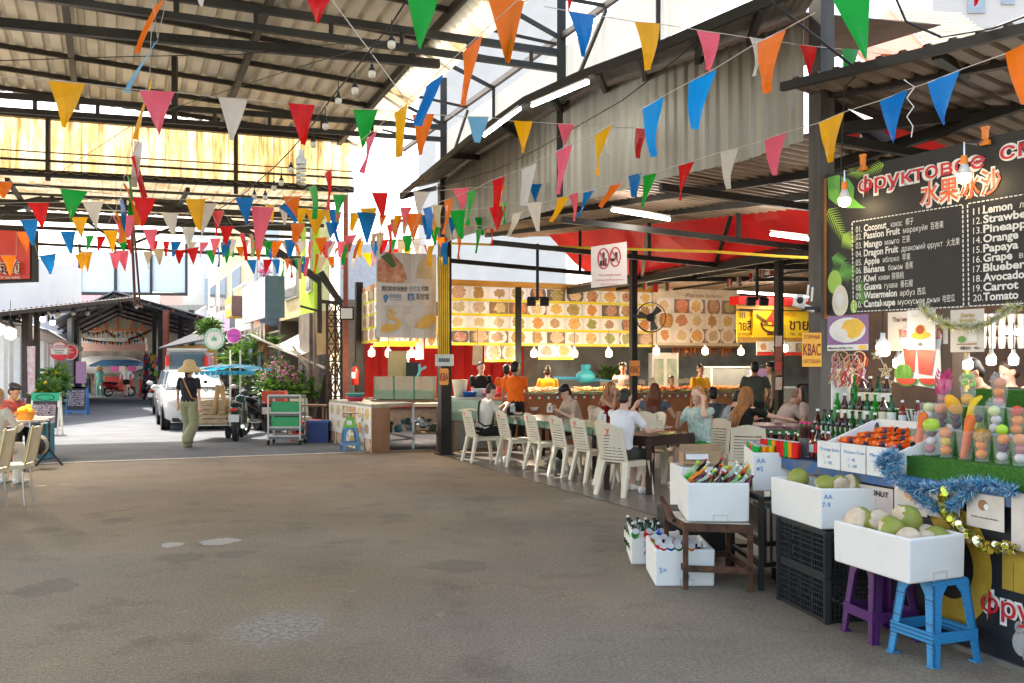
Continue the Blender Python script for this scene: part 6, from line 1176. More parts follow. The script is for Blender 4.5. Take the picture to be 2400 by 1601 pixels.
mb=MB(); mb.box((1.5,7.9,.24),(.5,.4,.36)); mb.box((2.35,7.0,.3),(.5,1.0,.55)); tag(mb.build('black_box',mat('matt_black_box',(.012,.013,.014),.6)),'black drinks boxes in the shade behind the rusty stand','box')
t=thing('cardboard_box','open cardboard box standing on the tall foam cooler by the table','box',(1.72,8.5,.72)); mb=MB(); kb_m=mat('cardboard',(.42,.27,.15),.8,var=.1); mb.box((1.72,8.62,.81),(.36,.01,.18)); mb.box((1.72,8.45,.79),(.36,.01,.12),M.Rotation(-.35,4,'X')); mb.box((1.54,8.53,.78),(.01,.2,.12)); mb.box((1.9,8.53,.78),(.01,.2,.12)); mb.build('carton',kb_m,t); mb=MB(); mb.box((1.66,8.42,.8),(.2,.012,.05),M.Rotation(-.35,4,'X')); mb.build('tape',paper,t)
# ================================================================== tables and chairs
def make_chair(key,m):
 t=thing('plastic_chair','white plastic chair','chair'); Z=.43
 mb=MB(); mb.box((0,0,Z),(.42,.42,.018)); 
 for a,b in (((-.2,-.2),(.2,-.2)),((.2,-.2),(.2,.2)),((-.2,.2),(.2,.2))): mb.beam((*a,Z-.03),(*b,Z-.03),.02,.06)
 mb.build('seat',m,t,world=False)
 for sx_,sy_ in ((1,-1),(1,1),(-1,-1),(-1,1)):
  mb=MB(); T=V((sx_*.19,sy_*.19,Z)); Bt=V((sx_*.25 if sx_>0 else-.29,sy_*.23,0)); mb.beam(T,Bt,.05,.1,up=(0,1,0),w2=.03); mb.beam(T+V((-.015*sx_,0,0)),T.lerp(Bt,.45) ,.02,.11,up=(0,1,0),w2=.008); mb.build('leg',m,t,world=False)
 mb=MB(); n=9
 def bp(y,z): u=(z-Z)/.47; return V((-.2-.1*u-.035*(1-(y/.21)** 2),y*(1-.1*u),z))
 def strip(z0,z1):
  for i in range(n):
   y0,y1=-.2+.4*i/n,-.2+.4*(i+1)/n; a,b,c,d=bp(y0,z0),bp(y1,z0),bp(y1,z1),bp(y0,z1); o=V((-.012,0,0)); mb.add([a,b,c,d,a+o,b+o,c+o,d+o],[(0,1,2,3),(7,6,5,4),(0,4,5,1),(3,2,6,7)])
 for k in range(8): strip(Z+.03+k*.037,Z+.058+k*.037)
 strip(Z+.33,Z+.42); 
 for i in range(n):  # arched top
  y0,y1=-.2+.4*i/n,-.2+.4*(i+1)/n; f=lambda y: Z+.42+.05*(1-(y/.21)** 2); o=V((-.012,0,0)); a,b,c,d=bp(y0,Z+.42),bp(y1,Z+.42),bp(y1,f(y1)),bp(y0,f(y0)); mb.add([a,b,c,d,a+o,b+o,c+o,d+o],[(0,1,2,3),(7,6,5,4),(3,2,6,7)])
 for y in (-.2,.2):
  for z0,z1 in ((Z-.05,Z+.2),(Z+.2,Z+.43)): mb.beam(bp(y,z0),bp(y,z1),.022,.045,up=(0,1,0))
 ob=mb.build('backrest',m,t,world=False,smooth=False)
 if key=='mark': mb=MB(); p=bp(.0,Z+.38)+V((-.018,0,0)); [mb.beam(p+V((0,a,b)),p+V((0,c,d)),.003,.014,up=(0,1,0)) for a,b,c,d in ((.03,.035,0,.0),(-.025,.035,.012,-.04))]; mb.build('red_mark',mat('red_marker',(.7,.08,.02)),t,world=False)
 return t
chm=make_chair('mark',chair_w); chp=make_chair('plain',chair_w)
av=math.atan2(.391,.92)
def seat(x,y,a,label,mk=True,z=.006,g='white plastic chairs at the dining tables'): return dup(chm if mk else chp,(x,y,z),a,label,g)
CH=[]
seat(-.5,15.95,av,'white chair under the man with the black sling at the table end')
seat(-.13+.22,15.3+.08,av,'empty white chair with red Y next to the man with the sling'); seat(.32+.22,14.55+.1,av,'empty white chair with red Y, second from the man with the sling')
seat(.68+.22,13.8+.1,av,'empty white chair with red Y, third from the man with the sling'); seat(.98+.2,13.15+.1,av,'empty white chair with red Y at the near end of the green table')
seat(1.22+.25,12.5+.12,av,'white chair half hidden behind the young man in the white shirt',False); fa=math.atan2(.67,.74)
seat(1.22+.2,11.63+.18,fa,'nearest white chair, with red Y, under the young man with cropped hair')
for x,y,l in ((1.2,16.2,'white chair across the green table beside the man in the black cap'),(1.7,15.4,'white chair across the green table facing the street'),(2.05,14.7,'white chair across the green table behind the box marked 2')): seat(x,y,av+math.pi,l,False)
for x,y,a,l in ((1.75,17.2,-.6,'white chair with red Y beside the blonde woman in red'),(2.4,15.2,av+.2,'slatted white chair behind the green table near the slim pillar'),(3.05,13.9,av,'white chair behind the fair haired girl'),(2.15,13.25,av+.3,'plain white chair back left of the fair haired girl'),(3.3,14.6,-2.6,'white chair beside the man in the grey patterned shirt'),(2.95,11.7,1.3,'white slatted chair standing in front of the woman in black'),(4.9,14.2,2.8,'wooden toned chair at the purple table'),(2.62,12.72,fa+math.pi,'white chair under the fair haired girl')): seat(x,y,a,l,'red Y' in l)
def table(cs,z,label,top,leg,cloth=None,lw=.06,apr=.09,drape=.12,name='dining_table'):
 cs=[V((*c,0)) for c in cs]; c0=sum(cs,V())/4; t=thing(name,label,'table',c0); mb=MB(); mb.poly([c+V((0,0,z-.03)) for c in cs],(0,0,.03)); mb.build('tabletop',top,t)
 for c in cs: mb=MB(); p=c+(c0-c)*.06; mb.beam(p,p+V((0,0,z-.03)),lw); mb.build('leg',leg,t)
 mb=MB()
 for i in range(4): a,b=cs[i]+(c0-cs[i])*.05,cs[(i+1)%4]+(c0-cs[(i+1)%4])*.05; mb.beam(a+V((0,0,z-.03-apr/2)),b+V((0,0,z-.03-apr/2)),.02,apr)
 mb.build('apron',leg,t)
 if cloth:
  mb=MB(); mb.poly([c+(c-c0)*.015+V((0,0,z+.003)) for c in cs])
  for i in range(4):
   a,b=cs[i]+(cs[i]-c0)*.015,cs[(i+1)%4]+(cs[(i+1)%4]-c0)*.015; n=max(4,int((b-a).length/.12)); nn=(b-a).cross(V((0,0,1))).normalized()
   for k in range(n): w=lambda q: nn*.015*math.sin(q*2.3); p,q=a.lerp(b,k/n),a.lerp(b,(k+1)/n); mb.quad(p+V((0,0,z+.003)),q+V((0,0,z+.003)),q+w(k+1)+V((0,0,z-drape)),p+w(k)+V((0,0,z-drape)))
  tag(mb.build('tablecloth',cloth),cloth['lab'],'tablecloth')
 return t
gcl=mat('green_plastic_cloth',(.05,.17,.11),.18,two=(.35,.42,.36),sc_=4,thr=(.35,.75)); gcl['lab']='shiny green plastic cloth over the long dining table'
table([(-.22,16.75),(1.2,13.35),(1.95,13.65),(.55,17.1)],.74,'long black legged dining table with the row of empty white chairs',black_steel,black_steel,gcl,drape=.1)
table([(1.71,11.76),(2.42,12.45),(1.93,12.98),(1.2,12.28)],.74,'dark wood dining table between the cropped haired man and fair haired girl',wood_d,wood_d,None,.075,.1)
pcl=mat('purple_check_cloth',(.16,.05,.12),.4,two=(.3,.2,.2),sc_=20); pcl['lab']='purple patterned cloth on the green legged table'
table([(3.35,13.7),(4.6,13.5),(4.8,14.3),(3.55,14.6)],.75,'table with green legs in front of the woman in black',wood_d,mat('green_leg',(.05,.22,.06),.5),pcl,drape=.05)
# things on the tables
def box_on(p,s,label,m,name='napkin_box',rot=0,mark=None):
 t=thing(name,label,'box',p,rot); mb=MB(); mb.box((0,0,s[2]/2),s); mb.build('case',m,t,world=False)
 mb=MB(); r1=random.Random(3); [mb.ell((r1.uniform(-.02,.02),r1.uniform(-.02,.02),s[2]+.02+.01*k),(.035,.02,.025),6,5,jit=.3) for k in range(3)]; mb.build('tissue',paper,t,world=False)
 if mark: mb=MB(); mb.text(mark,(-.02,-s[1]/2-.002,.04),(1,0,0),(0,0,1),.04,.06); mb.build('number',mat('grey_ink',(.25,.25,.25)),t,world=False)
 return t
p=G(1262,947,.745); box_on(p,(.11,.11,.12),'white napkin box with red print at the far end of the green table',paper,mark='♥'); p=G(1382,968,.745); box_on(p,(.12,.12,.12),'white napkin box marked 2 at the near end of the green table',paper,mark='2'); p=G(1177,946,.745); box_on(p,(.1,.1,.11),'pale blue napkin box in front of the man with the sling',mat('pale_blue_box',(.5,.6,.68)))
def plate(p,r,m,label,food=None,h=.03,name='plate'):
 t=thing(name,label,'dish',p); mb=MB(); mb.lathe([(r*.5,0),(r*.6,.004),(r,h),(r*.97,h+.003),(r*.55,.01)],18); mb.build('dish',m,t,world=False,smooth=True)
 if food: mb=MB(); r1=random.Random(int(p.x*99)); [(setattr(mb,'k',r1.randrange(3)),mb.ell((r1.uniform(-.6,.6)*r,r1.uniform(-.6,.6)*r,h*.7+r1.uniform(0,.02)),(.02,.015,.01),6,4)) for _ in range(40)]; mb.build('food',[mat('food_green',(.16,.3,.05)),mat('food_red',(.6,.08,.03)),mat('food_cream',(.75,.6,.35))],t,world=False)
 return t
plate(G(1527,998,.745),.13,mat('yellow_glaze',(.7,.62,.22),.25),'yellow oval dish of salad on the dark wood table',1); plate(G(1520,985,.75),.15,paper,'white oval plate of salad behind the yellow dish',1); plate(G(1226,943,.745),.1,paper,'white bowl in front of the man in the black cap',None,.07,'bowl'); plate(G(1790,962,.76),.13,paper,'plate of food on the purple cloth',1); plate(G(1190,952,.745),.1,mat('pale_glaze',(.6,.65,.6)),'flat plate beside the water bottle',1)
for x,y,c,lab in ((1201,945,'clear','clear water bottle standing on the green table'),(1759,958,'green','green beer bottle on the purple table')): soda(c,G(x,y,.745),0,lab,None)
# ---- kitchen counters behind the diners
def counter(Pn,x0,x1,z,dep,label,front,top=None,name='food_counter'):
 t=thing(name,label,'counter',Pn.at((x0+x1)/2,0)); mb=MB(); Pn.slab(mb,x0,x1,0,z-.05,-dep,0); mb.build('front',front,t); mb=MB(); Pn.slab(mb,x0-.03,x1+.03,z-.05,z,-dep-.02,.03); mb.build('worktop',top or mat('steel_top',(.45,.45,.44),.3,.7),t); return t
def PD(x,d,x2): a=P(x,800,d); L_=8; return Panel((a.x,a.y),(a.x+.92*L_,a.y+.391*L_),0,1)
c1_=PD(1198,18.6,0); xr=c1_.hit(1770,800)[0]
counter(c1_,0,xr,1.08,.8,'long timber counter heaped with grilled food behind the diners',mat('orange_brown_ply',(.4,.15,.05),.6,two=(.3,.11,.045),sc_=3),wood_m)
fo=[mat('grilled_gold',(.8,.48,.12),.6),mat('grilled_red',(.65,.16,.04),.5),mat('noodle_cream',(.8,.66,.42),.6),mat('chilli_orange',(.85,.3,.04),.5)]; r1=random.Random(12)
for k in range(9):
 t=thing('food_tray',['tray of noodle heaps','tray of pale dumplings','tray of golden skewers','tray of fried cakes','tray of battered rolls','tray of brown skewers','tray of orange prawns','tray of red shellfish','tray of mixed grill'][k]+', number %s from the left on the timber counter'%['one','two','three','four','five','six','seven','eight','nine'][k],'tray'); t.location=c1_.at(.3+k*xr/9,1.08,-.4); x0=.06+k*xr/9
 mb=MB(); c1_.slab(mb,x0,x0+xr/9-.06,1.08,1.1,-.72,-.06); mb.build('tray_base',leaf_d,t); mb=MB()
 for _ in range(130): mb.k=[2,2,0,0,3,1,3,3,1][k] if r1.random()<.7 else r1.randrange(4); q=c1_.at(x0+r1.uniform(.03,xr/9-.1),1.11+r1.uniform(0,.05),-r1.uniform(.1,.68)); mb.ell(q+V((0,0,.1*(-(q-c1_.at(0,0)).dot(c1_.n))*.6)),(.05,.018,.016),5,4,M.Rotation(r1.uniform(0,3),4,'Z'))
 mb.build('grilled_food',fo,t)
mb=MB(); r1=random.Random(4)
for i in range(90): mb.k=i%3; x=xr*i/90; mb.poly([c1_.at(x,1.02,.035),c1_.at(x+.05,1.03,.035),c1_.at(x+.06,1.0-r1.uniform(0,.04),.035),c1_.at(x+.01,.97,.035)])
tag(mb.build('patterned_trim',[redi,mat('trim_green',(.05,.25,.12)),paper]),'red and green patterned trim along the timber counter edge','trim')
for i,(x,y) in enumerate(((1412,876),(1441,877),(1474,877),(1496,872),(1563,875),(1578,874),(1385,878))):
 t=thing('price_tag','cream price card standing on the food counter, '+['left of the slim pillar','touching the slim pillar','just right of the slim pillar','behind the brown haired woman','taller of the pair near the seated child','shorter of the pair near the seated child','furthest left above the noodles'][i],'price tag',P(x,y,19)); mb=MB(); mb.box(P(x,y,19),(.13,.01,.09),M.Rotation(.12*(i%3-1),4,'Y')); mb.build('card',mat('cream_paper'),t); mb=MB(); mb.beam(P(x,y,19.02),P(x,y+14,19.02),.02); mb.build('stick',gr if i%2 else mat('red_stick',(.6,.05,.03)),t)
c2_=PD(1036,18.4,0); counter(c2_,0,c2_.hit(1190,800)[0],1.02,.7,'prep counter left of the timber counter behind the man with the sling',mat('tank_front_steel',(.3,.3,.28),.4,.4))
for x,w,h,c,lab in ((1056,.3,.34,'d8d0b8','cream plastic canister with a yellow label on the prep counter'),(1078,.35,.1,'2a5aa8','low blue basin on the prep counter'),(1130,.4,.08,'c86a88','pink tray on the prep counter'),(1100,.25,.16,'b8c4cc','steel pot on the prep counter'),(1150,.2,.2,'c03020','red tub on the prep counter')):
 q=P(x,800,18.8); t=thing('kitchen_tub',lab,'container',(q.x,q.y,1.02)); mb=MB(); mb.lathe([(w*.38,0),(w*.5,h*.8),(w*.52,h),(w*.48,h),(w*.36,.02)],14); mb.build('tub',cl(c),t,world=False,smooth=True); mb=MB(); mb.lathe([(w*.53,h*.92),(w*.54,h*1.0)],14,cap=False); mb.build('rim',cl(c),t,world=False)
t=thing('fish_tank','small glass fish tank below the prep counter beside the black pillar','fish tank',P(1060,960,17.6)); a=P(1034,965,17.5); tg=glass_mat('green_tank_glass',(.5,.75,.6),.35); mb=MB(); mb.bx(a.x,a.x+.95,17.4,17.9,.62,.98); mb.build('glass',tg,t); mb=MB(); mb.bx(a.x+.02,a.x+.93,17.42,17.88,.63,.8); mb.build('water',mat('tank_water',(.2,.22,.12),.1),t); mb=MB(); mb.ell((a.x+.35,17.5,.76),(.22,.05,.08),12,8); mb.build('ice_fish',mat('salmon_fish',(.6,.35,.25)),t)
mb=MB(); [mb.beam((x,y,0),(x,y,.62),.06) for x in (a.x+.03,a.x+.92) for y in (17.43,17.87)]; mb.bx(a.x,a.x+.95,17.4,17.9,.58,.62); mb.build('stand',wood_m,t)
# stoves, fridge, far counters
t=thing('display_fridge','white glass door fridge at the back of the kitchen','fridge',P(1525,880,23.5)); a,b=P(1497,900,23.2),P(1558,810,23.2); mb=MB(); mb.bx(a.x,b.x,23.2,23.8,0,b.z); mb.build('cabinet',white_p,t); w=(b.x-a.x)/2
for i in range(2): mb=MB(); mb.bx(a.x+.05+i*w,a.x+w-.05+i*w,23.16,23.2,.5,b.z-.15); mb.build('glass_door',mat('fridge_glass',(.25,.35,.28),.15,two=(.5,.5,.4),sc_=5),t)
c3_=PD(1560,21.5,0); counter(c3_,0,c3_.hit(1830,800)[0],1.15,.6,'steel food stall counter under the noodle signs',mat('patterned_steel',(.35,.33,.3),.5))
t=thing('display_case','clear display case of food on the steel counter','display case',c3_.at(1,1.15)); mb=MB(); c3_.slab(mb,.9,2.0,1.16,1.6,-.4,-.02); mb.build('glass',glass_mat('case_film',(.9,.95,.95),.25),t); mb=MB(); c3_.slab(mb,.88,2.02,1.6,1.63,-.42,0); c3_.slab(mb,.88,.91,1.15,1.6,-.03,0); c3_.slab(mb,1.99,2.02,1.15,1.6,-.03,0); mb.build('frame',white_p,t)
mb=MB(); c3_.slab(mb,2.05,2.7,1.2,1.58,-.3,-.25); tag(mb.build('purple_menu_card',mat('violet_card',(.4,.25,.55))),'violet menu card behind the display case','menu')
mb=MB(); q=P(1345,868,22); mb.lathe([(.12,0),(.22,.05),(.23,.2),(.14,.28),(.1,.3),(.12,.42),(.1,.44)],14,(q.x,q.y,q.z-.12)); tag(mb.build('gas_cylinder',mat('teal_enamel',(.03,.25,.32),.4),smooth=True),'teal gas cylinder behind the heaped noodles','gas cylinder')
mb=MB(); mb.tube([P(1270,868,22.5),P(1330,869,22.5),P(1460,882,22)],.04); tag(mb.build('blue_pipe',mat('blue_pipe_paint',(.05,.3,.5),.4)),'pale blue pipe running behind the food counter','pipe')
mb=MB(); q=P(1190,800,21); mb.beam((q.x,q.y,0),(q.x+.0,q.y,3.4),.14); tag(mb.build('kitchen_post',black_steel),'black kitchen post behind the men in orange','post')
# ---- fish tanks and prep table left of the pillar
t=thing('prep_table','tiled prep table with a worn menu print on its street side','table',(-2.6,18.6,0)); c=[V(q) for q in ((-2.64,17.63,0),(-1.95,18.55,0),(-3.1,21.2,0),(-3.95,20.3,0))]; mb=MB(); mb.poly([q+V((0,0,.84)) for q in c],(0,0,.07)); mb.build('tabletop',mat('stained_tile_top',(.45,.42,.36),.5,two=(.3,.26,.2),sc_=4),t)
ml=mat('worn_menu_print',(.55,.5,.48),.6,two=(.35,.12,.06),sc_=7,thr=(.52,.66)); fm_=food_mat('faded_menu_print',0,.12,.15); a,b=c[0],c[3]; mb=MB(); mb.quad(b,a,a+V((0,0,.86)),b+V((0,0,.86)),uv=[(0,0),(6,0),(6,3),(0,3)]); mb.build('menu_print',fm_,t,solid=.02)
mb=MB(); m_=c[0].lerp(c[1],.42); mb.quad(c[0],m_,m_+V((0,0,.84)),c[0]+V((0,0,.84))); mb.build('wood_panel',mat('red_brown_ply',(.3,.15,.09),.7,two=(.4,.23,.14),sc_=3),t,solid=.02)
for q in (c[1],c[2]): mb=MB(); mb.beam(q,q+V((0,0,.84)),.05); mb.build('leg',mat('grey_leg',(.4,.4,.38),.4,.5),t)
mb=MB(); mb.beam(m_+V((0,0,.2)),c[1]+V((0,0,.2)),.035); mb.beam(c[1]+V((0,0,.2)),c[2]+V((0,0,.2)),.035); mb.build('rail',mat('grey_leg'),t)
t=thing('side_bench','low wooden bench of clutter between the prep table and the black pillar','bench',P(978,1000,18.4)); a=P(952,921,18.6); mb=MB(); mb.bx(a.x,a.x+.5,18.3,19,.84,.9); mb.build('top',mat('pale_board',(.5,.4,.28)),t); mb=MB(); mb.bx(a.x,a.x+.5,18.3,19,.3,.34); mb.bx(a.x+.45,a.x+.5,18.3,18.36,0,.84); mb.build('shelf',wood_m,t)
mb=MB(); r1=random.Random(6)
for i in range(26): mb.k=i%3; mb.ell((a.x+r1.uniform(-.5,.45),18.6+r1.uniform(0,.3),.36+r1.uniform(0,.22)),(r1.uniform(.04,.1),.06,r1.uniform(.03,.09)),7,5,jit=.25)
tag(mb.build('bags_clutter',[mat('grey_bag',(.5,.52,.55)),mat('dark_clutter',(.05,.08,.06)),mat('teal_clutter',(.1,.3,.35))]),'heap of plastic bags and pots on the shelf under the tanks','clutter',kind='stuff')
for i in range(3):
 a=P(862+i*46,910,19.5); t=thing('fish_tank',['left','middle','right'][i]+' glass fish tank of the three behind the prep table','fish tank',a); w=.4; mb=MB(); mb.bx(a.x,a.x+w,19.3,19.9,.95,1.42); mb.build('glass',tg,t); mb=MB(); mb.bx(a.x+.01,a.x+w-.01,19.32,19.88,.96,1.14); mb.build('water',mat('algae_water',(.22,.24,.08),.1,two=(.1,.12,.05),sc_=7),t); mb=MB(); [mb.beam((x,19.3,.95),(x,19.3,1.43),.015) for x in (a.x,a.x+w)]; mb.build('edge_trim',mat('green_glass_edge',(.05,.2,.13),.2),t)
a=P(856,910,19.5); mb=MB(); mb.bx(a.x,a.x+1.5,19.2,20,.85,.94); [mb.beam((x,19.25,0),(x,19.25,.85),.06) for x in (a.x+.1,a.x+1.4)]; tag(mb.build('tank_bench',wood_m),'wooden bench under the three fish tanks','bench')
a,b=P(892,864,20.3),P(936,806,20.3); t=thing('filter_tank','tall cloudy tank above the fish tanks with warm bulbs','tank',a); mb=MB(); mb.bx(a.x,b.x,20.2,20.6,1.42,b.z); mb.build('glass',mat('cloudy_tank',(.5,.42,.28),.3,two=(.4,.36,.2),sc_=3,tr=.3),t); mb=MB(); a=P(932,864,20); mb.bx(a.x,a.x+.28,20,20.3,1.42,P(0,832,20).z); mb.build('black_filter',ink,t)
mb=MB(); mb.tube([P(963,836,19.8),P(963,855,19.8),P(957,866,19.8)],.025); mb.tube([P(964,850,19.8),P(978,842,19.8)],.03); tag(mb.build('pipe_valve',mat('pvc_blue',(.12,.4,.5),.4)),'pale blue pipe valve above the tanks','valve')
for i,(x,y,c_,lab) in enumerate(((816,918,'d8506a','pink colander on the prep table'),(818,907,'58b0b4','turquoise colander on top of the pink one'))): p=G(816,921,.91); mb=MB(); mb.lathe([(.14,.0),(.2,.08),(.22,.085),(.19,.07)],18,p+V((0,0,i*.08)),sy=.6); tag(mb.build('colander',cl(c_),smooth=True),lab,'colander')
t=thing('chopping_board','chopping board and cleaver on the prep table','chopping board',G(860,916,.91)); mb=MB(); p=G(862,916,.92); mb.box(p,(.45,.2,.03),.3); mb.build('board',wood_m,t); mb=MB(); mb.box(p+V((-.02,-.05,.03)),(.25,.06,.02),.2); mb.box(p+V((.17,-.02,.03)),(.14,.03,.025),.2); mb.build('cleaver',chrome,t)
p=V((*GX(804,1036),.46)); t=thing('kitchen_scale','green kitchen scale with a round pan on the dusty blue stool','scale',p); mb=MB(); mb.box(p+V((0,0,.1)),(.26,.2,.2),taper=.45); mb.build('body',mat('scale_green',(.16,.42,.05),.4),t); mb=MB(); mb.lathe([(.03,.2),(.03,.25),(.14,.26),(.16,.28),(.1,.265)],18,p); mb.build('pan',mat('pan_steel',(.3,.32,.25),.4,.6),t); mb=MB(); mb.box(p+V((0,-.085,.09)),(.1,.02,.09),M.Rotation(.25,4,'X')); mb.build('dial',paper,t)
t=thing('fire_extinguisher','red fire extinguisher hanging on the post beside the black pillar','extinguisher',P(815,860,21.3)); p=P(815,884,21.3); mb=MB(); mb.lathe([(.07,0),(.08,.02),(.08,.34),(.05,.4),(.03,.42)],14,p); mb.build('cylinder',mat('extinguisher_red',(.6,.03,.02),.3),t,smooth=True); mb=MB(); mb.box(p+V((0,0,.46)),(.1,.05,.06)); mb.tube([p+V((.04,0,.46)),p+V((.1,0,.4)),p+V((.09,0,.2))],.012); mb.build('valve',ink,t); mb=MB(); mb.box(p+V((-.02,-.08,.22)),(.08,.01,.14)); mb.build('label_plate',paper,t)
# ---- cooler box, trolley, stools by the street
p=G(729,1017); t=thing('cool_box','deep blue cool box with a paler lid beside the prep table','cool box',p,.1); mb=MB(); mb.box((0,.2,.21),(.44,.36,.42)); mb.build('box',mat('cool_box_blue',(.012,.04,.2),.4),t,world=False); mb=MB(); mb.box((0,.2,.445),(.47,.38,.05)); mb.build('lid',mat('cool_box_lid',(.02,.1,.35),.4),t,world=False)
for i in range(8): soda('green',G(697+(i%4)*6,1016-(i // 4)*7),0,'green beer bottle standing on the ground left of the blue cool box','bottles beside the blue cool box')
t=thing('car_tyre','pair of old tyres behind the green bottles','tyre',G(697,998)); p=G(697,1003); mb=MB(); [mb.lathe([(.2,.0+k),(.28,.02+k),(.3,.07+k),(.28,.13+k),(.2,.15+k)],18,p) for k in (0,.15)]; mb.build('rubber',rubber,t)
t=thing('tray_trolley','grey steel trolley of trays and green crates on casters','trolley',G(645,1020)); g0=G(616,1022); W_=.66; m=mat('trolley_steel',(.42,.42,.4),.35,.6); 
for x in (0,W_):
 for y in (0,.45): mb=MB(); mb.beam((g0.x+x,g0.y+y,.1),(g0.x+x,g0.y+y,1.02),.035); mb.build('upright',m,t); mb=MB(); mb.lathe([(.05,-.02),(.055,0),(.05,.02)],10); q=V((g0.x+x,g0.y+y,.055)); mb.v=[q+V((v_.z,v_.x,v_.y)) for v_ in mb.v]; mb.build('caster',rubber,t)
for z in (.12,.3,.6,.96): mb=MB(); mb.bx(g0.x,g0.x+W_,g0.y,g0.y+.45,z,z+.07); mb.build('shelf',mat('grey_tray',(.12,.13,.14),.5),t); mb=MB(); mb.bx(g0.x-.01,g0.x+W_+.01,g0.y-.012,g0.y-.002,z+.05,z+.085); mb.build('shelf_rim',m,t)
for z,lab in ((.38,'lower green crate on the tray trolley'),(.69,'upper green crate on the tray trolley')): mb=MB(); mb.bx(g0.x+.04,g0.x+W_-.05,g0.y+.05,g0.y+.4,z-.01,z+.2); tag(mb.build('green_crate',mat('crate_green',(.03,.32,.12),.45)),lab,'crate')
mb=MB(); q=P(640,905,21); mb.bx(q.x-.35,q.x+.15,20.9,21.2,.85,1.08); tag(mb.build('red_crate',mat('crate_red',(.6,.06,.03),.45)),'orange red crate behind the trolley top','crate')
def fold_table(x,y,lab): q=P(x,y,21.5); t=thing('street_table',lab,'table',(q.x,q.y,0)); mb=MB(); mb.box((q.x,q.y,.74),(.9,.5,.04)); mb.build('tabletop',wood_m,t); [(lambda mb: (mb.beam((q.x+a,q.y+b,0),(q.x+a,q.y+b,.72),.04),mb.build('leg',wood_m,t)))(MB()) for a in (-.4,.4) for b in (-.2,.2)]
fold_table(705,930,'brown table behind the trolley'); dup(chp,(P(690,930,22.3).x,22.3,0),-1.2,'white plastic chair behind the brown street table',None)
for x,d,h,lab in ((690,20.6,.42,'red plastic stool stacked behind the cool box'),(722,20.9,.45,'red plastic stool nearer the black netting')): stool((P(x,900,d).x,d),.2,.38,h,mat('red_plastic',(.72,.03,.02),.4),lab)
stool((P(330,900,50).x,50),.3,.5,.5,mat('red_plastic'),'red stool far down the street by the scooters'); stool((P(328,900,50).x,50.1),.3,.44,.95,mat('red_plastic'),'taller red stool seat stacked far down the street')
# ---- left edge: folding table, metal chairs, bag
t=thing('folding_table','black legged folding table with a papered top at the left edge','table',G(80,1080)); c=[V((-5.9,13.05,0)),V((-6.9,12.6,0)),V((-7.7,14.4,0)),V((-6.6,14.9,0))]; q0=P(108,990,15.0)
c=[P(113,978,15.5),P(40,985,14.9),P(-60,975,17),P(60,968,17.8)]; zt=.72; c=[V((q.x,q.y,zt)) for q in c]; mb=MB(); mb.poly(c,(0,0,.03)); mb.build('tabletop',mat('table_laminate',(.5,.45,.38),.4),t)
mb=MB()
for q in (c[0],c[1]): b=V((q.x+.05,q.y,0)); mb.beam(q,V((q.x,q.y,.25)),.025); mb.beam((q.x,q.y,.25),(q.x+.28,q.y-.12,0),.025); mb.beam((q.x,q.y,.25),(q.x-.1,q.y-.25,0),.025)
mb.beam((c[0].x,c[0].y,.25),(c[1].x,c[1].y,.25),.02); mb.build('leg_frame',black_steel,t)
mb=MB(); q=P(85,976,15.8); mb.box((q.x,q.y,.765),(.5,.35,.02),.3); mb.box((q.x-.7,q.y,.66),(.9,.02,.12)); tag(mb.build('newspaper',paper),'white papers spread on the folding table','papers')
t=thing('mango_basket','orange basket of yellow mangoes on the folding table','basket',P(60,972,15.4)); q=P(58,976,15.3); mb=MB(); mb.lathe([(.11,0),(.16,.12),(.17,.13),(.1,.02)],14,(q.x,q.y,.75)); mb.build('basket',mat('basket_orange',(.75,.3,.04),.5),t); mb=MB(); [mb.ell((q.x+a,q.y+b,.9+e),(.06,.05,.055),9,7) for a,b,e in ((-.07,0,0),(.06,.02,.0),(0,-.05,.02),(.02,.06,.05))]; mb.build('mangoes',mat('ripe_mango',(.85,.5,.03),.4),t,smooth=True)
def metal_chair(p,rz,label):
 t=thing('metal_chair',label,'chair',(p[0],p[1],0),rz); m=mat('cream_vinyl',(.66,.56,.38),.4); mb=MB(); mb.box((0,0,.45),(.42,.4,.05)); mb.build('seat',m,t,world=False); mb=MB(); mb.box((-.24,0,.7),(.04,.36,.42),M.Rotation(-.2,4,'Y')); mb.build('backrest',m,t,world=False)
 for a in (-1,1):
  for b in (-1,1): mb=MB(); mb.tube([(a*.17,b*.16,.43),(a*.2,b*.17,0)],.011,8); mb.build('leg',chrome,t,world=False)
 mb=MB(); [mb.tube([(-.18,b,.4),(-.22,b,.5),(-.3,b,.93)],.012,8) for b in (-.19,.19)]; mb.build('back_tube',mat('brass_tube',(.65,.5,.25),.3,.8),t,world=False)
q=G(60,1182); metal_chair((q.x-.62,q.y+.25),math.pi+.2,'nearest cream metal chair at the left edge with chrome legs'); metal_chair((q.x-.6,q.y+.8),math.pi+.2,'second cream metal chair just behind the nearest one')
t=thing('backpack','crimson bag under the folding table','bag',G(88,1075)); q=G(88,1082); mb=MB(); mb.ell((q.x-.3,q.y,.18),(.2,.15,.18),14,10,jit=.05); mb.build('bag_body',mat('crimson_cloth',(.3,.01,.04),.7,var=.3),t,smooth=True); mb=MB(); mb.tube([(q.x-.4,q.y-.1,.3),(q.x-.3,q.y-.15,.45),(q.x-.2,q.y-.1,.3)],.015); mb.build('strap',mat('crimson_cloth'),t)
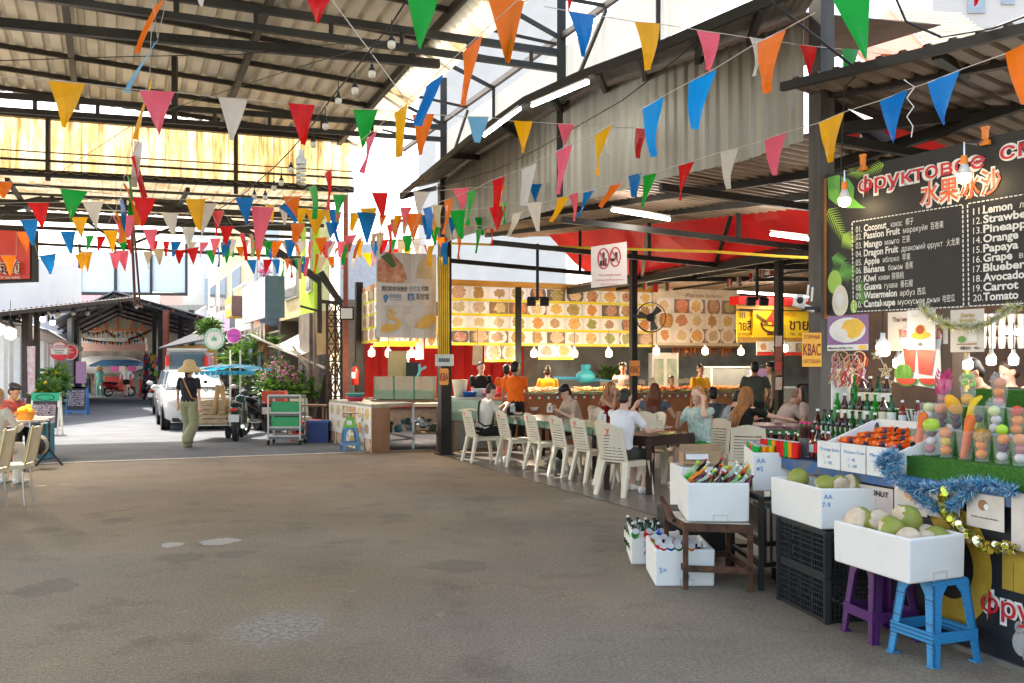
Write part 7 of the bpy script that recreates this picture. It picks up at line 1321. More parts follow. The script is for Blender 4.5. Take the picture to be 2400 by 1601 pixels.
t=thing('grey_helmet','grey open crash helmet hanging on the table corner','helmet',P(88,1020,14.8)); q=P(88,1022,14.8); mb=MB(); mb.ell(q,(.15,.17,.17),16,12); mb.build('shell',mat('grey_felt',(.35,.33,.3),.8),t,smooth=True); mb=MB(); mb.ell(q+V((.05,-.08,-.01)),(.1,.1,.13),12,8); mb.build('lining',ink,t)
mb=MB(); q=P(112,1000,16.5); mb.box((q.x-.05,q.y,.32),(.16,.3,.62)); tag(mb.build('teal_box',mat('teal_box_paint',(.05,.22,.3),.5)),'teal box standing behind the folding table','box')
# ---- street boards
def aframe(x0,x1,y0,y1,d,frame,label,lines,head=None):
 a,b=P(x0,y1,d),P(x1,y1,d); w,h=b.x-a.x,P(0,y0,d).z-max(0,a.z); t=thing('menu_blackboard',label,'blackboard',((a.x+b.x)/2,d,0)); fm=frame
 for s_ in (0,1):
  mb=MB(); y_=lambda z: d+(h-z)*.22*(1 if s_ else-1)*.6; [mb.beam((a.x+k,y_(0),0),(a.x+k,y_(h),h),.05) for k in (0,w)]; mb.beam((a.x,y_(.12),.12),(b.x,y_(.12),.12),.05); mb.beam((a.x,y_(h),h-.02),(b.x,y_(h),h-.02),.06); mb.build('frame',fm,t)
 y_=lambda z: d-(h-z)*.13-.03; mb=MB(); mb.quad((a.x,y_(.16),.16),(b.x,y_(.16),.16),(b.x,y_(h),h-.05),(a.x,y_(h),h-.05)); mb.build('slate',mat('slate_board',(.03,.032,.04),.7,two=(.06,.062,.07),sc_=3),t)
 if head: mb=MB(); mb.quad((a.x-.02,y_(h)-.02,h-.22),(b.x+.02,y_(h)-.02,h-.22),(b.x+.02,y_(h)-.02,h),(a.x-.02,y_(h)-.02,h)); mb.build('header',head,t); mb=MB(); [mb.beam((a.x+w/2+.22*math.cos(q),y_(h)-.03,h-.11+.07*math.sin(q)),(a.x+w/2+.22*math.cos(q+.4),y_(h)-.03,h-.11+.07*math.sin(q+.4)),.012) for q in [k*.4 for k in range(16)]]; mb.build('oval_emblem',ink,t)
 mb=MB(); n=len(lines); top=h-(.32 if head else .16)
 for i,s_ in enumerate(lines): z=top-(top-.25)*i/n; mb.text(s_,(a.x+.05,y_(z)-.012,z),(1,0,0),(0,0,1),w-.1,.055,.006)
 mb.build('chalk_writing',mat('pink_chalk',(.75,.6,.68),.8),t)
aframe(76,137,894,990,22.5,white_p,'tall blackboard with a green header and pink chalk menu',['Special Today','BEER 50.60.70','Squid Calamari 250','Fried Chicken 150','Mix Prawn  250','Tom Yum Seafood 190','Thai Pancake 145','Fish  Snapper  90','Red curry rice 150','Mai Tai  150'],mat('header_green',(.03,.42,.22)))
aframe(157,200,882,945,32,mat('blue_frame_paint',(.06,.22,.55),.5),'smaller blackboard in a bright blue frame down the street',['MAKE SURE','Thai massage','Foot massage','Oil massage','Aloe vera','Head massage','Face massage','Coffee  60','Fruit shake'])
mb=MB(); mb.poly([P(25,912,21),P(58,916,21),P(50,965,21),P(36,975,21)],(0,.05,0),k=0)
for i,(xa,xb) in enumerate(((28,36),(36,44),(44,50),(50,57))): mb.poly([P(xa,913,20.98),P(xb,914,20.98),P(38+i*3,970,20.98),P(34+i*3,972,20.98)],k=i)
tag(mb.build('rainbow_cloth',[mat('cloth_orange',(.8,.35,.15)),mat('cloth_yellow',(.8,.6,.05)),mat('cloth_green',(.1,.4,.08)),mat('cloth_violet',(.15,.08,.35))]),'rainbow striped cloth hanging beside the green headed blackboard','cloth')
mb=MB(); mb.poly([P(62,795,26),P(80,795,26),P(79,905,26),P(64,905,26)],(0,.03,0)); tag(mb.build('floral_banner',mat('pink_floral_print',(.55,.25,.28),.5,two=(.65,.6,.58),sc_=8)),'tall narrow pink floral banner on the canopy post','banner')
mb=MB(); mb.poly([P(174,830,40),P(197,830,40),P(197,880,40),P(174,880,40)],(0,.05,0)); tag(mb.build('pink_price_board',mat('pink_list',(.6,.2,.5),.5,two=(.75,.5,.68),sc_=30)),'tall pink price list board down the street','board')
for i in range(9): q=P(352+(i%3)*7+(i // 3)*4,822+i*6,45); t=thing('balloon',['yellow','pink','blue','orange','white','violet','lime','rose','sky blue'][i]+' balloon in the bunch behind the open hatchback','balloon',q); mb=MB(); mb.ell((0,0,0),(.15,.15,.18),10,8); mb.build('balloon_skin',cl(['e8c020','e080a8','3060d0','e88a28','e0e0e0','8a5ac0','a0d040','d85a70','70b8e0'][i]),t,world=False,smooth=True); mb=MB(); mb.beam((0,0,-.18),(.02,0,-.5),.01); mb.build('string',ink,t,world=False)
# ================================================================== people
def ik(a,b,l1,l2,bend):
 a,b,bend=V(a),V(b),V(bend); d=b-a; L_=min(d.length,(l1+l2)*.995); dn=d.normalized(); b=a+dn*L_; k=(l1*l1-l2*l2+L_*L_)/(2*L_); hgt=math.sqrt(max(0,l1*l1-k*k)); n=(bend-dn*bend.dot(dn)).normalized(); return a+dn*k+n*hgt,b
def rem(o,vox,it=3):
 m=o.modifiers.new('r','REMESH'); m.mode='VOXEL'; m.voxel_size=vox; m.use_smooth_shade=True
 s_=o.modifiers.new('s','SMOOTH'); s_.iterations=it; s_.factor=.5
def person(label,p,rz,pose='stand',sh='888888',bt='222222',sk=None,hr='1a120c',lean=0.0,hands=None,turn=0.0,nod=0.0,hair='short',sleeve='short',legs='long',s=1.0,vox=.016,shoe='e8e4dc',feet=None,w=1.0,seat_h=.46,face=True,group=None,extra=None,scm=None,pattern=None):
 sk=sk or skin_l; t=thing('person',label,'person',p,rz,group,s); st=pose=='stand'
 hz=.93 if st else seat_h+.1; fw=V((math.sin(lean),0,math.cos(lean))); side=V((0,1,0)); bk=fw.cross(side)*-1; H0=V((0,0,hz))
 T=lambda z,x=0,y=0: H0+fw*z+V((math.cos(lean),0,-math.sin(lean)))*x+side*y
 neck=T(.53,.0); shs=[T(.47,-.01,.185*w),T(.47,-.01,-.185*w)]; hd=T(.655,.02) ; hm=M.Rotation(turn,3,'Z')@M.Rotation(lean*.4+nod,3,'Y')
 B_=MB(); B_.loft([(T(-.08),.14*w,.1),(T(0),.165*w,.115),(T(.14),.14*w,.1),(T(.3),.16*w,.115),(T(.42),.17*w,.105),(T(.49),.12*w,.075),(T(.52),.06,.06)],(0,1,0),14); B_.cap(T(.47),T(.6,.01),.055,.052,10)
 hq=lambda q: hd+hm@V(q)
 def he(c,r): B_.ell(hq(c),r,14,10,hm)
 he((0,0,.035),(.095,.075,.095)); he((.025,0,-.03),(.068,.058,.085)); he((.098,0,-.015),(.018,.014,.024)); he((.07,0,-.085),(.03,.032,.03)); he((.088,0,-.052),(.014,.026,.01))
 for a in (-1,1): he((-.005,a*.077,-.005),(.02,.012,.032)); he((.075,a*.03,.02),(.018,.02,.012))
 hips=[H0+V((0,.09*w,-.03)),H0+V((0,-.09*w,-.03))]
 if st: feet=feet or ((0,.1,.08),(0,-.1,.08))
 else: feet=feet or ((.42,.13,.08),(.4,-.13,.08))
 kn=[]; fe=[]
 for h_,f_ in zip(hips,feet):
  k_,f2=ik(h_,f_,.43,.42,(1,.0,.15 if st else 1)); kn.append(k_); fe.append(f2); B_.cap(h_,k_,.082,.055); B_.cap(k_,f2,.055,.036); B_.cap(f2+V((-.03,0,-.035)),f2+V((.13,0,-.05)),.035,.03)
 hands=hands or ((.02,.27,hz-.1),(.02,-.27,hz-.1)); el=[]; ha=[]
 for i,(s_,h_) in enumerate(zip(shs,hands)):
  y=1 if i==0 else-1; e_,h2=ik(s_,h_,.29,.26,(-.5,y*.6,-.8) if h_[2]<s_.z-.05 else (.1,y*.5,-1)); el.append(e_); ha.append(h2); B_.cap(s_,e_,.048,.036); B_.cap(e_,h2,.037,.024); d=(h2-e_).normalized(); n_=d.cross(V((0,0,1))).normalized() if abs(d.z)<.9 else V((0,1,0)); m_=n_.cross(d)
  B_.cap(h2,h2+d*.06,.028,.034,8)
  for f in range(4): b0=h2+d*.08+n_*(f-1.5)*.02; l=(.034,.042,.04,.03)[f]; b1=b0+d*l-m_*.008; B_.cap(b0,b1,.0095,.0088,6); B_.cap(b1,b1+d*l*.6-m_*.02,.0088,.008,6)
  b0=h2+d*.03+n_*.03*y; B_.cap(b0,b0+d*.035+n_*.02*y,.011,.009,6)
 o=B_.build('body',sk,t,world=False); rem(o,vox)
 g=.014; S_=MB(); ss=[(T(-.06),.15*w+g,.105+g),(T(.02),.162*w+g,.115+g),(T(.14),.148*w+g,.108+g),(T(.3),.165*w+g,.122+g),(T(.42),.178*w+g,.11+g),(T(.485),.125*w+g,.075+g),(T(.51),.062+g,.06+g)]
 if sleeve=='dress': ss=[(V((0,0,.42)),.2,.16),(V((0,0,.7)),.19,.15)]+ss[1:]
 if sleeve=='tube': ss=ss[:4]+[(T(.36),.165*w+g,.12+g)]
 S_.loft(ss,(0,1,0),14)
 if sleeve != 'tube':
  for s_,e_,h_ in zip(shs,el,ha):
   if sleeve=='long': S_.cap(s_-V((0,0,.01)),e_,.056,.05); S_.cap(e_,h_.lerp(e_,.15),.052,.042)
   else: q=s_.lerp(e_,.62 if sleeve != 'cap' else .3); S_.cap(s_-V((0,0,.012)),q,.056,.056)
 o=S_.build('top',scm or mat('cloth_'+sh,sh,.8,two=pattern,sc_=22 if pattern else 6,var=.1,bump=.15),t,world=False); rem(o,vox+.002,2)
 P_=MB(); P_.loft([(T(-.09),.12*w,.1),(T(-.02),.165*w+g,.12+g),(T(.1),.15*w+g,.105+g)],(0,1,0),12)
 if legs=='skirt': P_.loft([(T(.05),.16,.12),(V((0,0,hz-.12)),.2,.15),(V((0,0,hz-.26)),.22,.17)],(0,1,0),12)
 else:
  for h_,k_,f_ in zip(hips,kn,fe):
   if legs=='long': P_.cap(h_,k_,.1,.075); P_.cap(k_,f_+V((0,0,.0)),.078,.07)
   elif legs=='wide': P_.cap(h_,k_,.112,.1); P_.cap(k_,f_.lerp(k_,.06),.1,.115)
   else: P_.cap(h_,h_.lerp(k_,.72),.1,.086)
 o=P_.build('trousers' if legs in ('long','wide') else 'shorts' if legs != 'skirt' else 'skirt',mat('cloth_'+bt,bt,.85,var=.12,bump=.15),t,world=False); rem(o,vox+.002,2)
 F_=MB(); [F_.loft([(f_+V((-.06,0,-.035)),.036,.045),(f_+V((0,0,-.03)),.045,.05),(f_+V((.09,0,-.05)),.048,.032),(f_+V((.17,0,-.06)),.03,.02)],(0,1,0),10) for f_ in fe]; F_.build('shoes',cl(shoe),t,world=False,smooth=True)
 Hh=MB()
 def hh(c,r): Hh.ell(hq(c),r,12,9,hm)
 if hair != 'bald':
  hh((-.018,0,.06),(.098,.085,.088)); hh((-.05,0,.0),(.062,.08,.085))
  if hair=='buzz': Hh=MB(); hh((-.012,0,.05),(.094,.079,.088)); hh((-.045,0,.0),(.056,.073,.07))
  if hair=='bun': hh((-.07,0,.13),(.045,.045,.045))
  if hair=='messy': [hh((rnd.uniform(-.06,.06),rnd.uniform(-.06,.06),.12+rnd.uniform(-.02,.02)),(.04,.035,.035)) for _ in range(8)]
  if hair=='tail': hh((-.09,0,.06),(.04,.035,.035)); Hh.loft([(hq((-.1,0,.05)),.025,.025),(hq((-.15,0,-.06)),.035,.03),(hq((-.13,0,-.2)),.025,.02),(hq((-.12,0,-.28)),.01,.01)],(0,1,0),8)
  if hair=='long': Hh.loft([(hq((-.03,0,.08)),.07,.07),(hq((-.06,0,.0)),.098,.07),(hq((-.075,0,-.14)),.12,.06),(T(.36,-.13),.13,.045),(T(.22,-.14),.1,.03),(T(.14,-.13),.05,.015)],(0,1,0),12); [Hh.cap(hq((.0,a*.082,.03)),hq((.0,a*.1,-.2)),.026,.02) for a in (-1,1)]
  o=Hh.build('hair',mat('hair_'+hr,hr,.5,var=.35,sc_=30,stretch=(1,1,.15)),t,world=False); rem(o,.012 if vox<.02 else .016,1)
 else: Hh.ell(hq((-.03,0,.03)),(.08,.078,.085),10,8,hm); Hh.build('hair',mat('stubble',(.25,.15,.12),.7),t,world=False,smooth=True)
 if face and vox<.02:
  for a in (-1,1): m_=MB(); m_.ell(hq((.089,a*.031,.005)),(.007,.012,.006),8,6,hm); m_.build('eye',ink,t,world=False)
  m_=MB(); m_.ell(hq((.097,0,-.054)),(.006,.02,.005),8,6,hm); m_.build('lips',mat('lip_rose',(.45,.12,.1),.5),t,world=False)
 if extra: extra(t,T,hq,hm,shs,el,ha)
 return t
def strap(c): return lambda t,T,hq,hm,sh_,el,ha: (lambda m_: (m_.tube([T(.5,-.02,.1),T(.44,-.135,.04),T(.3,-.155,-.03),T(.1,-.14,-.12),T(.05,-.05,-.19),T(.1,.12,-.12),T(.3,.14,-.02),T(.45,.12,.07),T(.5,.0,.1)],.016,6),m_.build('strap',cl(c),t,world=False)))(MB())
def cap_(c,brim=True,mark=None):
 def f(t,T,hq,hm,sh_,el,ha):
  m_=MB(); m_.ell(hq((-.01,0,.075)),(.107,.09,.08),14,9,hm); m_.ell(hq((.12,0,.065)),(.085,.07,.012),12,6,hm); m_.build('cap',cl(c),t,world=False,smooth=True)
  if mark: m_=MB(); m_.box(hq((.06,-.072,.1)),(.05,.006,.045),hm); m_.build('cap_patch',paper,t,world=False)
 return f
Q=lambda x,y,d: (P(x,y,d).x,d,0)
av_=math.atan2(.391,.92); T_=.5
person('man in a white tee with a black sling eating at the green table',(-.5,15.95,0),av_,'sit','c8c6bc','15161a',hr='3a2a20',lean=.2,hands=((.42,.1,.95),(.42,-.05,.93)),nod=.35,hair='buzz',legs='short',vox=.013,extra=strap('151515'))
person('man in a black cap and beige tee eating across the green table',(1.15,16.35,0),av_+math.pi,'sit','b09c8a','2a2a2a',lean=.35,hands=((.42,.12,.85),(.42,-.05,.9)),nod=.35,extra=cap_('101012',mark=1),vox=.015)
person('blonde woman in a red top with both hands raised to her face',(1.72,17.0,0),-.75,'sit','8a0a0c','333333',sk=skin,hr='a06a38',lean=.1,hands=((.17,.11,1.17),(.25,-.08,1.12)),hair='long',sleeve='tube',vox=.015)
person('young man with cropped hair in a white tee leaning on the dark wood table',(1.37,11.86,0),fa,'sit','dcdce2','3a3c36',hr='2a211b',lean=.12,hands=((.38,.08,1.1),(.45,-.22,.8)),turn=.1,hair='buzz',legs='short',vox=.011,feet=((.4,.14,.08),(.28,-.14,.08)))
person('fair haired girl in a teal patterned shirt and green shorts touching her hair',(2.55,12.72,0),fa+math.pi,'sit','86a8a4','1f7a3a',hr='a8794a',lean=.05,hands=((.14,.15,1.15),(.34,-.1,.95)),hair='long',legs='short',vox=.011,feet=((.3,.1,.08),(.42,-.05,.08)),turn=.15,pattern='c8d4cc')
person('woman with wavy brown hair seen from behind beside the slim pillar',(2.35,15.6,0),1.25,'sit','4a5868','333333',sk=skin,hr='5a2a10',lean=.15,hair='long',sleeve='cap',hands=((.3,.1,.85),(.3,-.25,.85)),vox=.015)
person('man in a grey patterned tee with a shoulder bag bending over his plate',(3.1,14.1,0),.15,'sit','6a7480','15161a',sk=skin,hr='1a1614',lean=.5,hands=((.5,.1,.85),(.5,-.15,.85)),nod=.4,extra=strap('4a4638'),pattern='9aa2a8',vox=.014)
person('woman in a black crop shirt with long honey hair reaching across the table',(3.15,13.05,0),.5,'sit','0c0c0e','0e0e10',hr='8a5a2c',lean=.2,hands=((.35,.1,.85),(.6,-.35,.88)),hair='long',vox=.013,turn=.2)
person('dark haired boy in a patterned shirt beyond the woman in black',(3.35,15.6,0),1.5,'sit','3a4450','222222',sk=skin_d,hr='100c0a',lean=.1,vox=.017,s=.95)
person('balding man in a white shirt hunched at the purple table',(4.3,15.2,0),.1,'sit','b8a8a0','333333',sk=skin,hair='bald',lean=.5,hands=((.5,.1,.85),(.5,-.1,.85)),nod=.3,vox=.015,w=1.15)
person('dark haired woman in a floral shirt facing the balding man',(4.95,15.6,0),3.4,'sit','8a8070','333333',sk=skin,hr='120d0b',lean=.25,hands=((.4,.1,.9),(.35,-.1,.95)),vox=.015,pattern='c8c0b0')
person('woman in a pale shirt with long dark hair by the grey column',(4.7,14.7,0),2.4,'sit','b8a8a0','555555',sk=skin,hr='1a1210',lean=.15,hair='long',vox=.015)
# staff
person('cook in a black tee with a ponytail at the prep counter',Q(1104,0,19.6),-1.3,'stand','121214','18181a',sk=skin_l,hr='1a0f0a',hair='tail',hands=((.28,.1,.98),(.28,-.1,.98)),vox=.015)
person('man in a bright orange football shirt at the counter, seen from behind',Q(1183,0,18.3),1.25,'stand','f06a0a','18181a',sk=skin_d,hr='0e0b0a',hands=((.1,.3,.85),(.28,-.15,.95)),vox=.015,turn=-.5)
person('dark haired helper half hidden behind the man in orange',Q(1163,0,19.7),1.6,'stand','e0661a','18181a',sk=skin_d,hr='0e0b0a',vox=.018,s=.97)
person('cook in a mustard shirt with her hair in a bun, seen from behind',Q(1257,0,20.6),1.7,'stand','d0960c','2a2a2a',sk=skin_d,hr='1a0f0a',hair='bun',hands=((.25,.12,1),(.25,-.12,1)),vox=.016,s=.95)
person('curly haired lad in a pink tee behind the food counter',Q(1431,0,20.8),-1.9,'stand','b89088','333333',sk=skin_d,hr='0c0a09',hair='messy',nod=.4,hands=((.28,.1,1.05),(.28,-.1,1.05)),vox=.016)
person('smiling woman in a yellow tee behind the food counter',Q(1607,0,20.6),-1.2,'stand','d8a010','333333',sk=skin_d,hr='100c0a',hair='bun',hands=((.28,.1,1.05),(.28,-.1,1.05)),vox=.015,s=.97)
person('man in a grey green tee standing with his back to us at the noodle stall',Q(1733,0,18.2),1.5,'stand','4c5248','2a2a2a',sk=skin_d,hr='0e0b0a',hands=((.15,.27,.9),(.2,-.25,.95)),vox=.015,w=1.08)
person('lad in a backwards cap at the noodle stall',Q(1772,0,20),2.9,'stand','8a8478','2a2a2a',sk=skin_d,hr='0e0b0a',extra=cap_('141414'),vox=.018)
person('child with dark hair peeping over the food counter',Q(1541,0,20.4),-1.2,'stand','c06a3a','333333',sk=skin_d,hr='120c0a',s=.83,vox=.018)
# behind the drinks stall
person('vendor in an orange shirt bending behind the beer bottles',(3.35,8.5,0),2.6,'stand','9a5212','2a2a2a',sk=skin_d,hr='0e0b0a',lean=.75,hands=((.6,.15,.95),(.55,-.15,.95)),nod=.2,vox=.014)
person('stooping vendor in a dark khaki shirt under the stall bulbs',(4.65,9.0,0),2.9,'stand','2e2c26','1c1c1c',sk=skin_d,hr='0c0a09',lean=.3,hands=((.4,.12,1.0),(.4,-.12,1.0)),nod=.4,vox=.014,turn=.2)
person('woman in a dark top behind the stooping vendor',(5.1,9.6,0),3.3,'stand','1a1c22','1c1c1c',sk=skin,hr='2a1a10',hair='bun',nod=.3,vox=.017,s=.98)
person('helper in a white tee at the right end of the stall',(5.55,9.2,0),2.6,'stand','c8b8a8','1c1c1c',sk=skin_d,hr='0c0a09',hands=((.35,.2,1.1),(.35,-.1,1.1)),vox=.017)
person('seated woman in red at the back of the stall',(4.9,10.4,0),3.4,'stand','7a1010','1c1c1c',sk=skin,hr='3a1a0c',hair='bun',s=.86,vox=.018)
# street
def sunhat(t,T,hq,hm,sh_,el,ha):
 m_=MB(); c=hq((0,0,.07)); m_.lathe([(.235,-.12),(.225,-.06),(.125,.02),(.112,.1),(.07,.14),(.0,.145)],20,c,cap=False); ob=m_.build('sun_hat',mat('straw_hat',(.62,.47,.24),.8,two=(.5,.36,.17),sc_=25),t,world=False,smooth=True,solid=.008)
def walker(t,*a): sunhat(t,*a); strap('a87a4a')(t,*a)
person('woman walking away in a straw sun hat, navy tee and sage trousers',(*GX(434,1029),0),1.45,'stand','171b28','8a8a6c',sk=skin_l,hr='1a120c',hair='tail',legs='wide',feet=((.12,.09,.08),(-.3,-.1,.2)),hands=((.12,.3,.82),(-.08,-.26,.84)),extra=walker,vox=.013,shoe='7a4a30',s=.98)
person('woman in a teal print dress and sun hat down the street',(*GX(229,911),0),-1.5,'stand','4aa0a0','4aa0a0',hair='long',sleeve='dress',extra=sunhat,vox=.024,s=.97,pattern='88b8a8',face=False)
person('woman in a white blouse and black shorts walking up the street',(*GX(290,911),0),-1.5,'stand','e8e8e8','15151a',hair='bun',hr='3a2416',sleeve='long',legs='skirt',vox=.024,face=False,shoe='2a1a14',hands=((.1,.32,1.0),(.1,-.3,.95)),feet=((.1,.08,.08),(-.1,-.06,.08)))
person('man with a grey backpack walking away down the street',(*GX(200,905),0),1.5,'stand','9aa0a4','2a3a48',hr='1a1210',vox=.026,face=False,extra=lambda t,T,*a: (lambda m_: (m_.box(T(.28,-.2),(.14,.3,.42)),m_.build('backpack',mat('grey_backpack',(.3,.28,.27)),t,world=False)))(MB()))
person('man in black standing beyond the woman in the teal dress',(*GX(213,904),0),-1.3,'stand','1a1a1c','141416',hr='100c0a',vox=.026,face=False)
person('vendor in a bright blue tee by the cart down the street',(*GX(275,899),0),1.8,'stand','1a8ac8','222222',sk=skin_d,vox=.028,face=False)
# left edge
def beret(t,T,hq,hm,sh_,el,ha): m_=MB(); m_.ell(hq((-.02,0,.1)),(.12,.1,.055),14,8,hm); m_.build('black_cap',ink,t,world=False,smooth=True)
person('person in a black cap and bright floral shirt seated at the folding table',(-9.75+1.0,16.2,0),-.35,'sit','c8482a','1a1a1a',sk=skin_d,hr='0c0a09',lean=.3,hands=((.5,.1,.82),(.45,-.1,.82)),nod=.3,extra=beret,vox=.013,pattern='18384a')
person('person in a loose cream blouse cut off by the left edge',(-7.05,12.6,0),1.3,'sit','d8cab4','d8cab4',sk=skin,hr='c8a060',lean=.25,sleeve='long',hands=((.4,.15,.8),(.45,-.15,.8)),vox=.013,w=1.2)
person('woman with long brown hair inside the white posted restaurant',(*GX(54,962),0),.2,'stand','4a2a1c','2a1a14',sk=skin_d,hr='2a0f08',hair='long',vox=.024,face=False,s=.95)
# ================================================================== vehicles
def wheel(t,c,r,w,ax=(0,1,0),m=None):
 q=V(ax).to_track_quat('Z','Y').to_matrix(); mb=MB(); mb.lathe([(r*.62,-w/2),(r*.93,-w/2),(r,-w*.3),(r,w*.3),(r*.93,w/2),(r*.62,w/2)],20,cap=False); mb.v=[V(c)+q@v_ for v_ in mb.v]; o=mb.build('wheel',rubber,t,world=False)
 mb=MB(); mb.lathe([(r*.62,-w*.3),(r*.62,w*.3)],16,cap=False); mb.lathe([(r*.15,-w*.52),(r*.15,w*.52)],10); [mb.beam((0,0,w*.35),(r*.62*math.cos(a),r*.62*math.sin(a),w*.4),.03,.015) for a in (2*math.pi*k/8 for k in range(8))]; mb.v=[V(c)+q@v_ for v_ in mb.v]; mb.build('rim',m or mat('alloy',(.35,.35,.36),.35,.8),o,world=False)
def car(label,p,rz,paint,open_gate=False):
 t=thing('parked_car',label,'car',p,rz); L_=4.1
 st=[(2.05,.5,.62,.66),(1.95,.74,.8,.7),(1.6,.82,.92,.8),(1.0,.85,1.02,.84),(.75,.85,1.05,.85),(0,.86,1.06,.86),(-1.2,.86,1.08,.86),(-1.85,.8,1.05,.82),(-2.02,.72,.9,.74)]
 mb=MB(); n=0; secs=[]
 for x,w,zt,wm in st: secs.append([V((x,y*w,z)) for y,z in ((-.8,.22),(-1,.32),(-1.02,.6),(-.96,zt-.06),(-.8,zt),(0,zt+.02),(.8,zt),(.96,zt-.06),(1.02,.6),(1,.32),(.8,.22))])
 vs=[v_ for s_ in secs for v_ in s_]; k=11; fs=[(i*k+j,i*k+(j+1)%k,(i+1)*k+(j+1)%k,(i+1)*k+j) for i in range(len(secs)-1) for j in range(k)]+[tuple(range(k))[::-1],tuple(range(len(vs)-k,len(vs)))]; mb.add(vs,fs); o=mb.build('body',paint,t,world=False,smooth=True)
 gh=[(1.02,.72,1.03),(.2,.62,1.46),(-.6,.62,1.52),(-1.5,.6,1.46),(-1.95,.66,1.06)]; mb=MB()
 for (xa,wa,za),(xb,wb,zb_) in zip(gh,gh[1:]): mb.quad((xa,-wa,za),(xa,wa,za),(xb,wb,zb_),(xb,-wb,zb_))
 mb.build('roof',paint,t,world=False,smooth=True,solid=.03); gl=mat('tinted_car_glass',(.1,.18,.24),.05,var=0,spec=.8)
 mb=MB(); mb.quad((1.0,-.66,1.07),(1.0,.66,1.07),(.24,.57,1.455),(.24,-.57,1.455)); mb.v=[v_+V((.03,0,.03)) for v_ in mb.v]; mb.build('windscreen',gl,t,world=False)
 mb=MB(); mb.beam((1.03,-.5,1.12),(.95,.1,1.15),.015); mb.build('wiper',ink,t,world=False)
 for a in (-1,1):
  mb=MB(); mb.poly([(1.0,a*.74,1.04),(.2,a*.64,1.44),(-.6,a*.64,1.5),(-1.5,a*.62,1.44),(-1.92,a*.7,1.05)],(0,a*.01,0)); mb.build('side_window',gl,t,world=False); mb=MB(); mb.beam((-.35,a*.76,1.05),(-.4,a*.66,1.5),.05,.02); mb.build('door_pillar',paint,t,world=False)
  for x in (1.28,-1.25): wheel(t,(x,a*.76,.31),.31,.2); mb=MB(); mb.lathe([(.36,0),(.36,.02)],22); mb.v=[V((x+v_.x,a*.865+v_.z*a,.33+v_.y)) for v_ in mb.v]; mb.build('wheel_arch',ink,t,world=False)
  mb=MB(); mb.ell((1.8,a*.6,.74),(.17,.17,.075),12,8,M.Rotation(a*-.6,4,'Z')); mb.build('headlight',mat('headlight_lens',(.6,.66,.7),.1,.2),t,world=False); mb=MB(); mb.ell((.75,a*1.0,1.08),(.08,.12,.07),10,7); mb.build('mirror',paint,t,world=False,smooth=True)
  mb=MB(); mb.beam((-.1,a*.885,.85),(-.25,a*.885,.85),.02,.03); mb.beam((.15,a*.88,.3),(.15,a*.875,1.0),.008); mb.beam((-.9,a*.88,.3),(-.9,a*.875,1.0),.008); mb.build('door_handle',mat('grey_trim',(.3,.3,.3)),t,world=False)
 mb=MB(); mb.box((2.02,0,.5),(.08,.9,.16)); mb.box((2.0,0,.28),(.1,1.3,.1)); mb.build('grille',ink,t,world=False); mb=MB(); mb.box((2.08,0,.42),(.02,.36,.12)); mb.build('number_plate',paper,t,world=False)
 if open_gate: mb=MB(); mb.poly([(-1.55,-.62,1.5),(-1.55,.62,1.5),(-2.35,.6,2.15),(-2.35,-.6,2.15)],(0,0,.06)); mb.build('tailgate',paint,t,world=False); mb=MB(); mb.poly([(-1.7,-.5,1.58),(-1.7,.5,1.58),(-2.3,.5,2.06),(-2.3,-.5,2.06)],(0,0,-.03)); mb.build('rear_window',gl,t,world=False); [(lambda m_: (m_.box((-2.0,a*.57,1.8),(.5,.1,.3)),m_.build('tail_light',redi,t,world=False)))(MB()) for a in (-1,1)]
 return t
wp=mat('white_car_paint',(.5,.5,.5),.15,var=0,spec=.8); hd_=math.atan2(-.92,.391)
car('white compact car parked nose towards us on the street',(-8.75,25.75,0),hd_,wp)
car('white hatchback with its tailgate raised behind the white compact car',(-11.1,31.6,0),hd_+math.pi,wp,True)
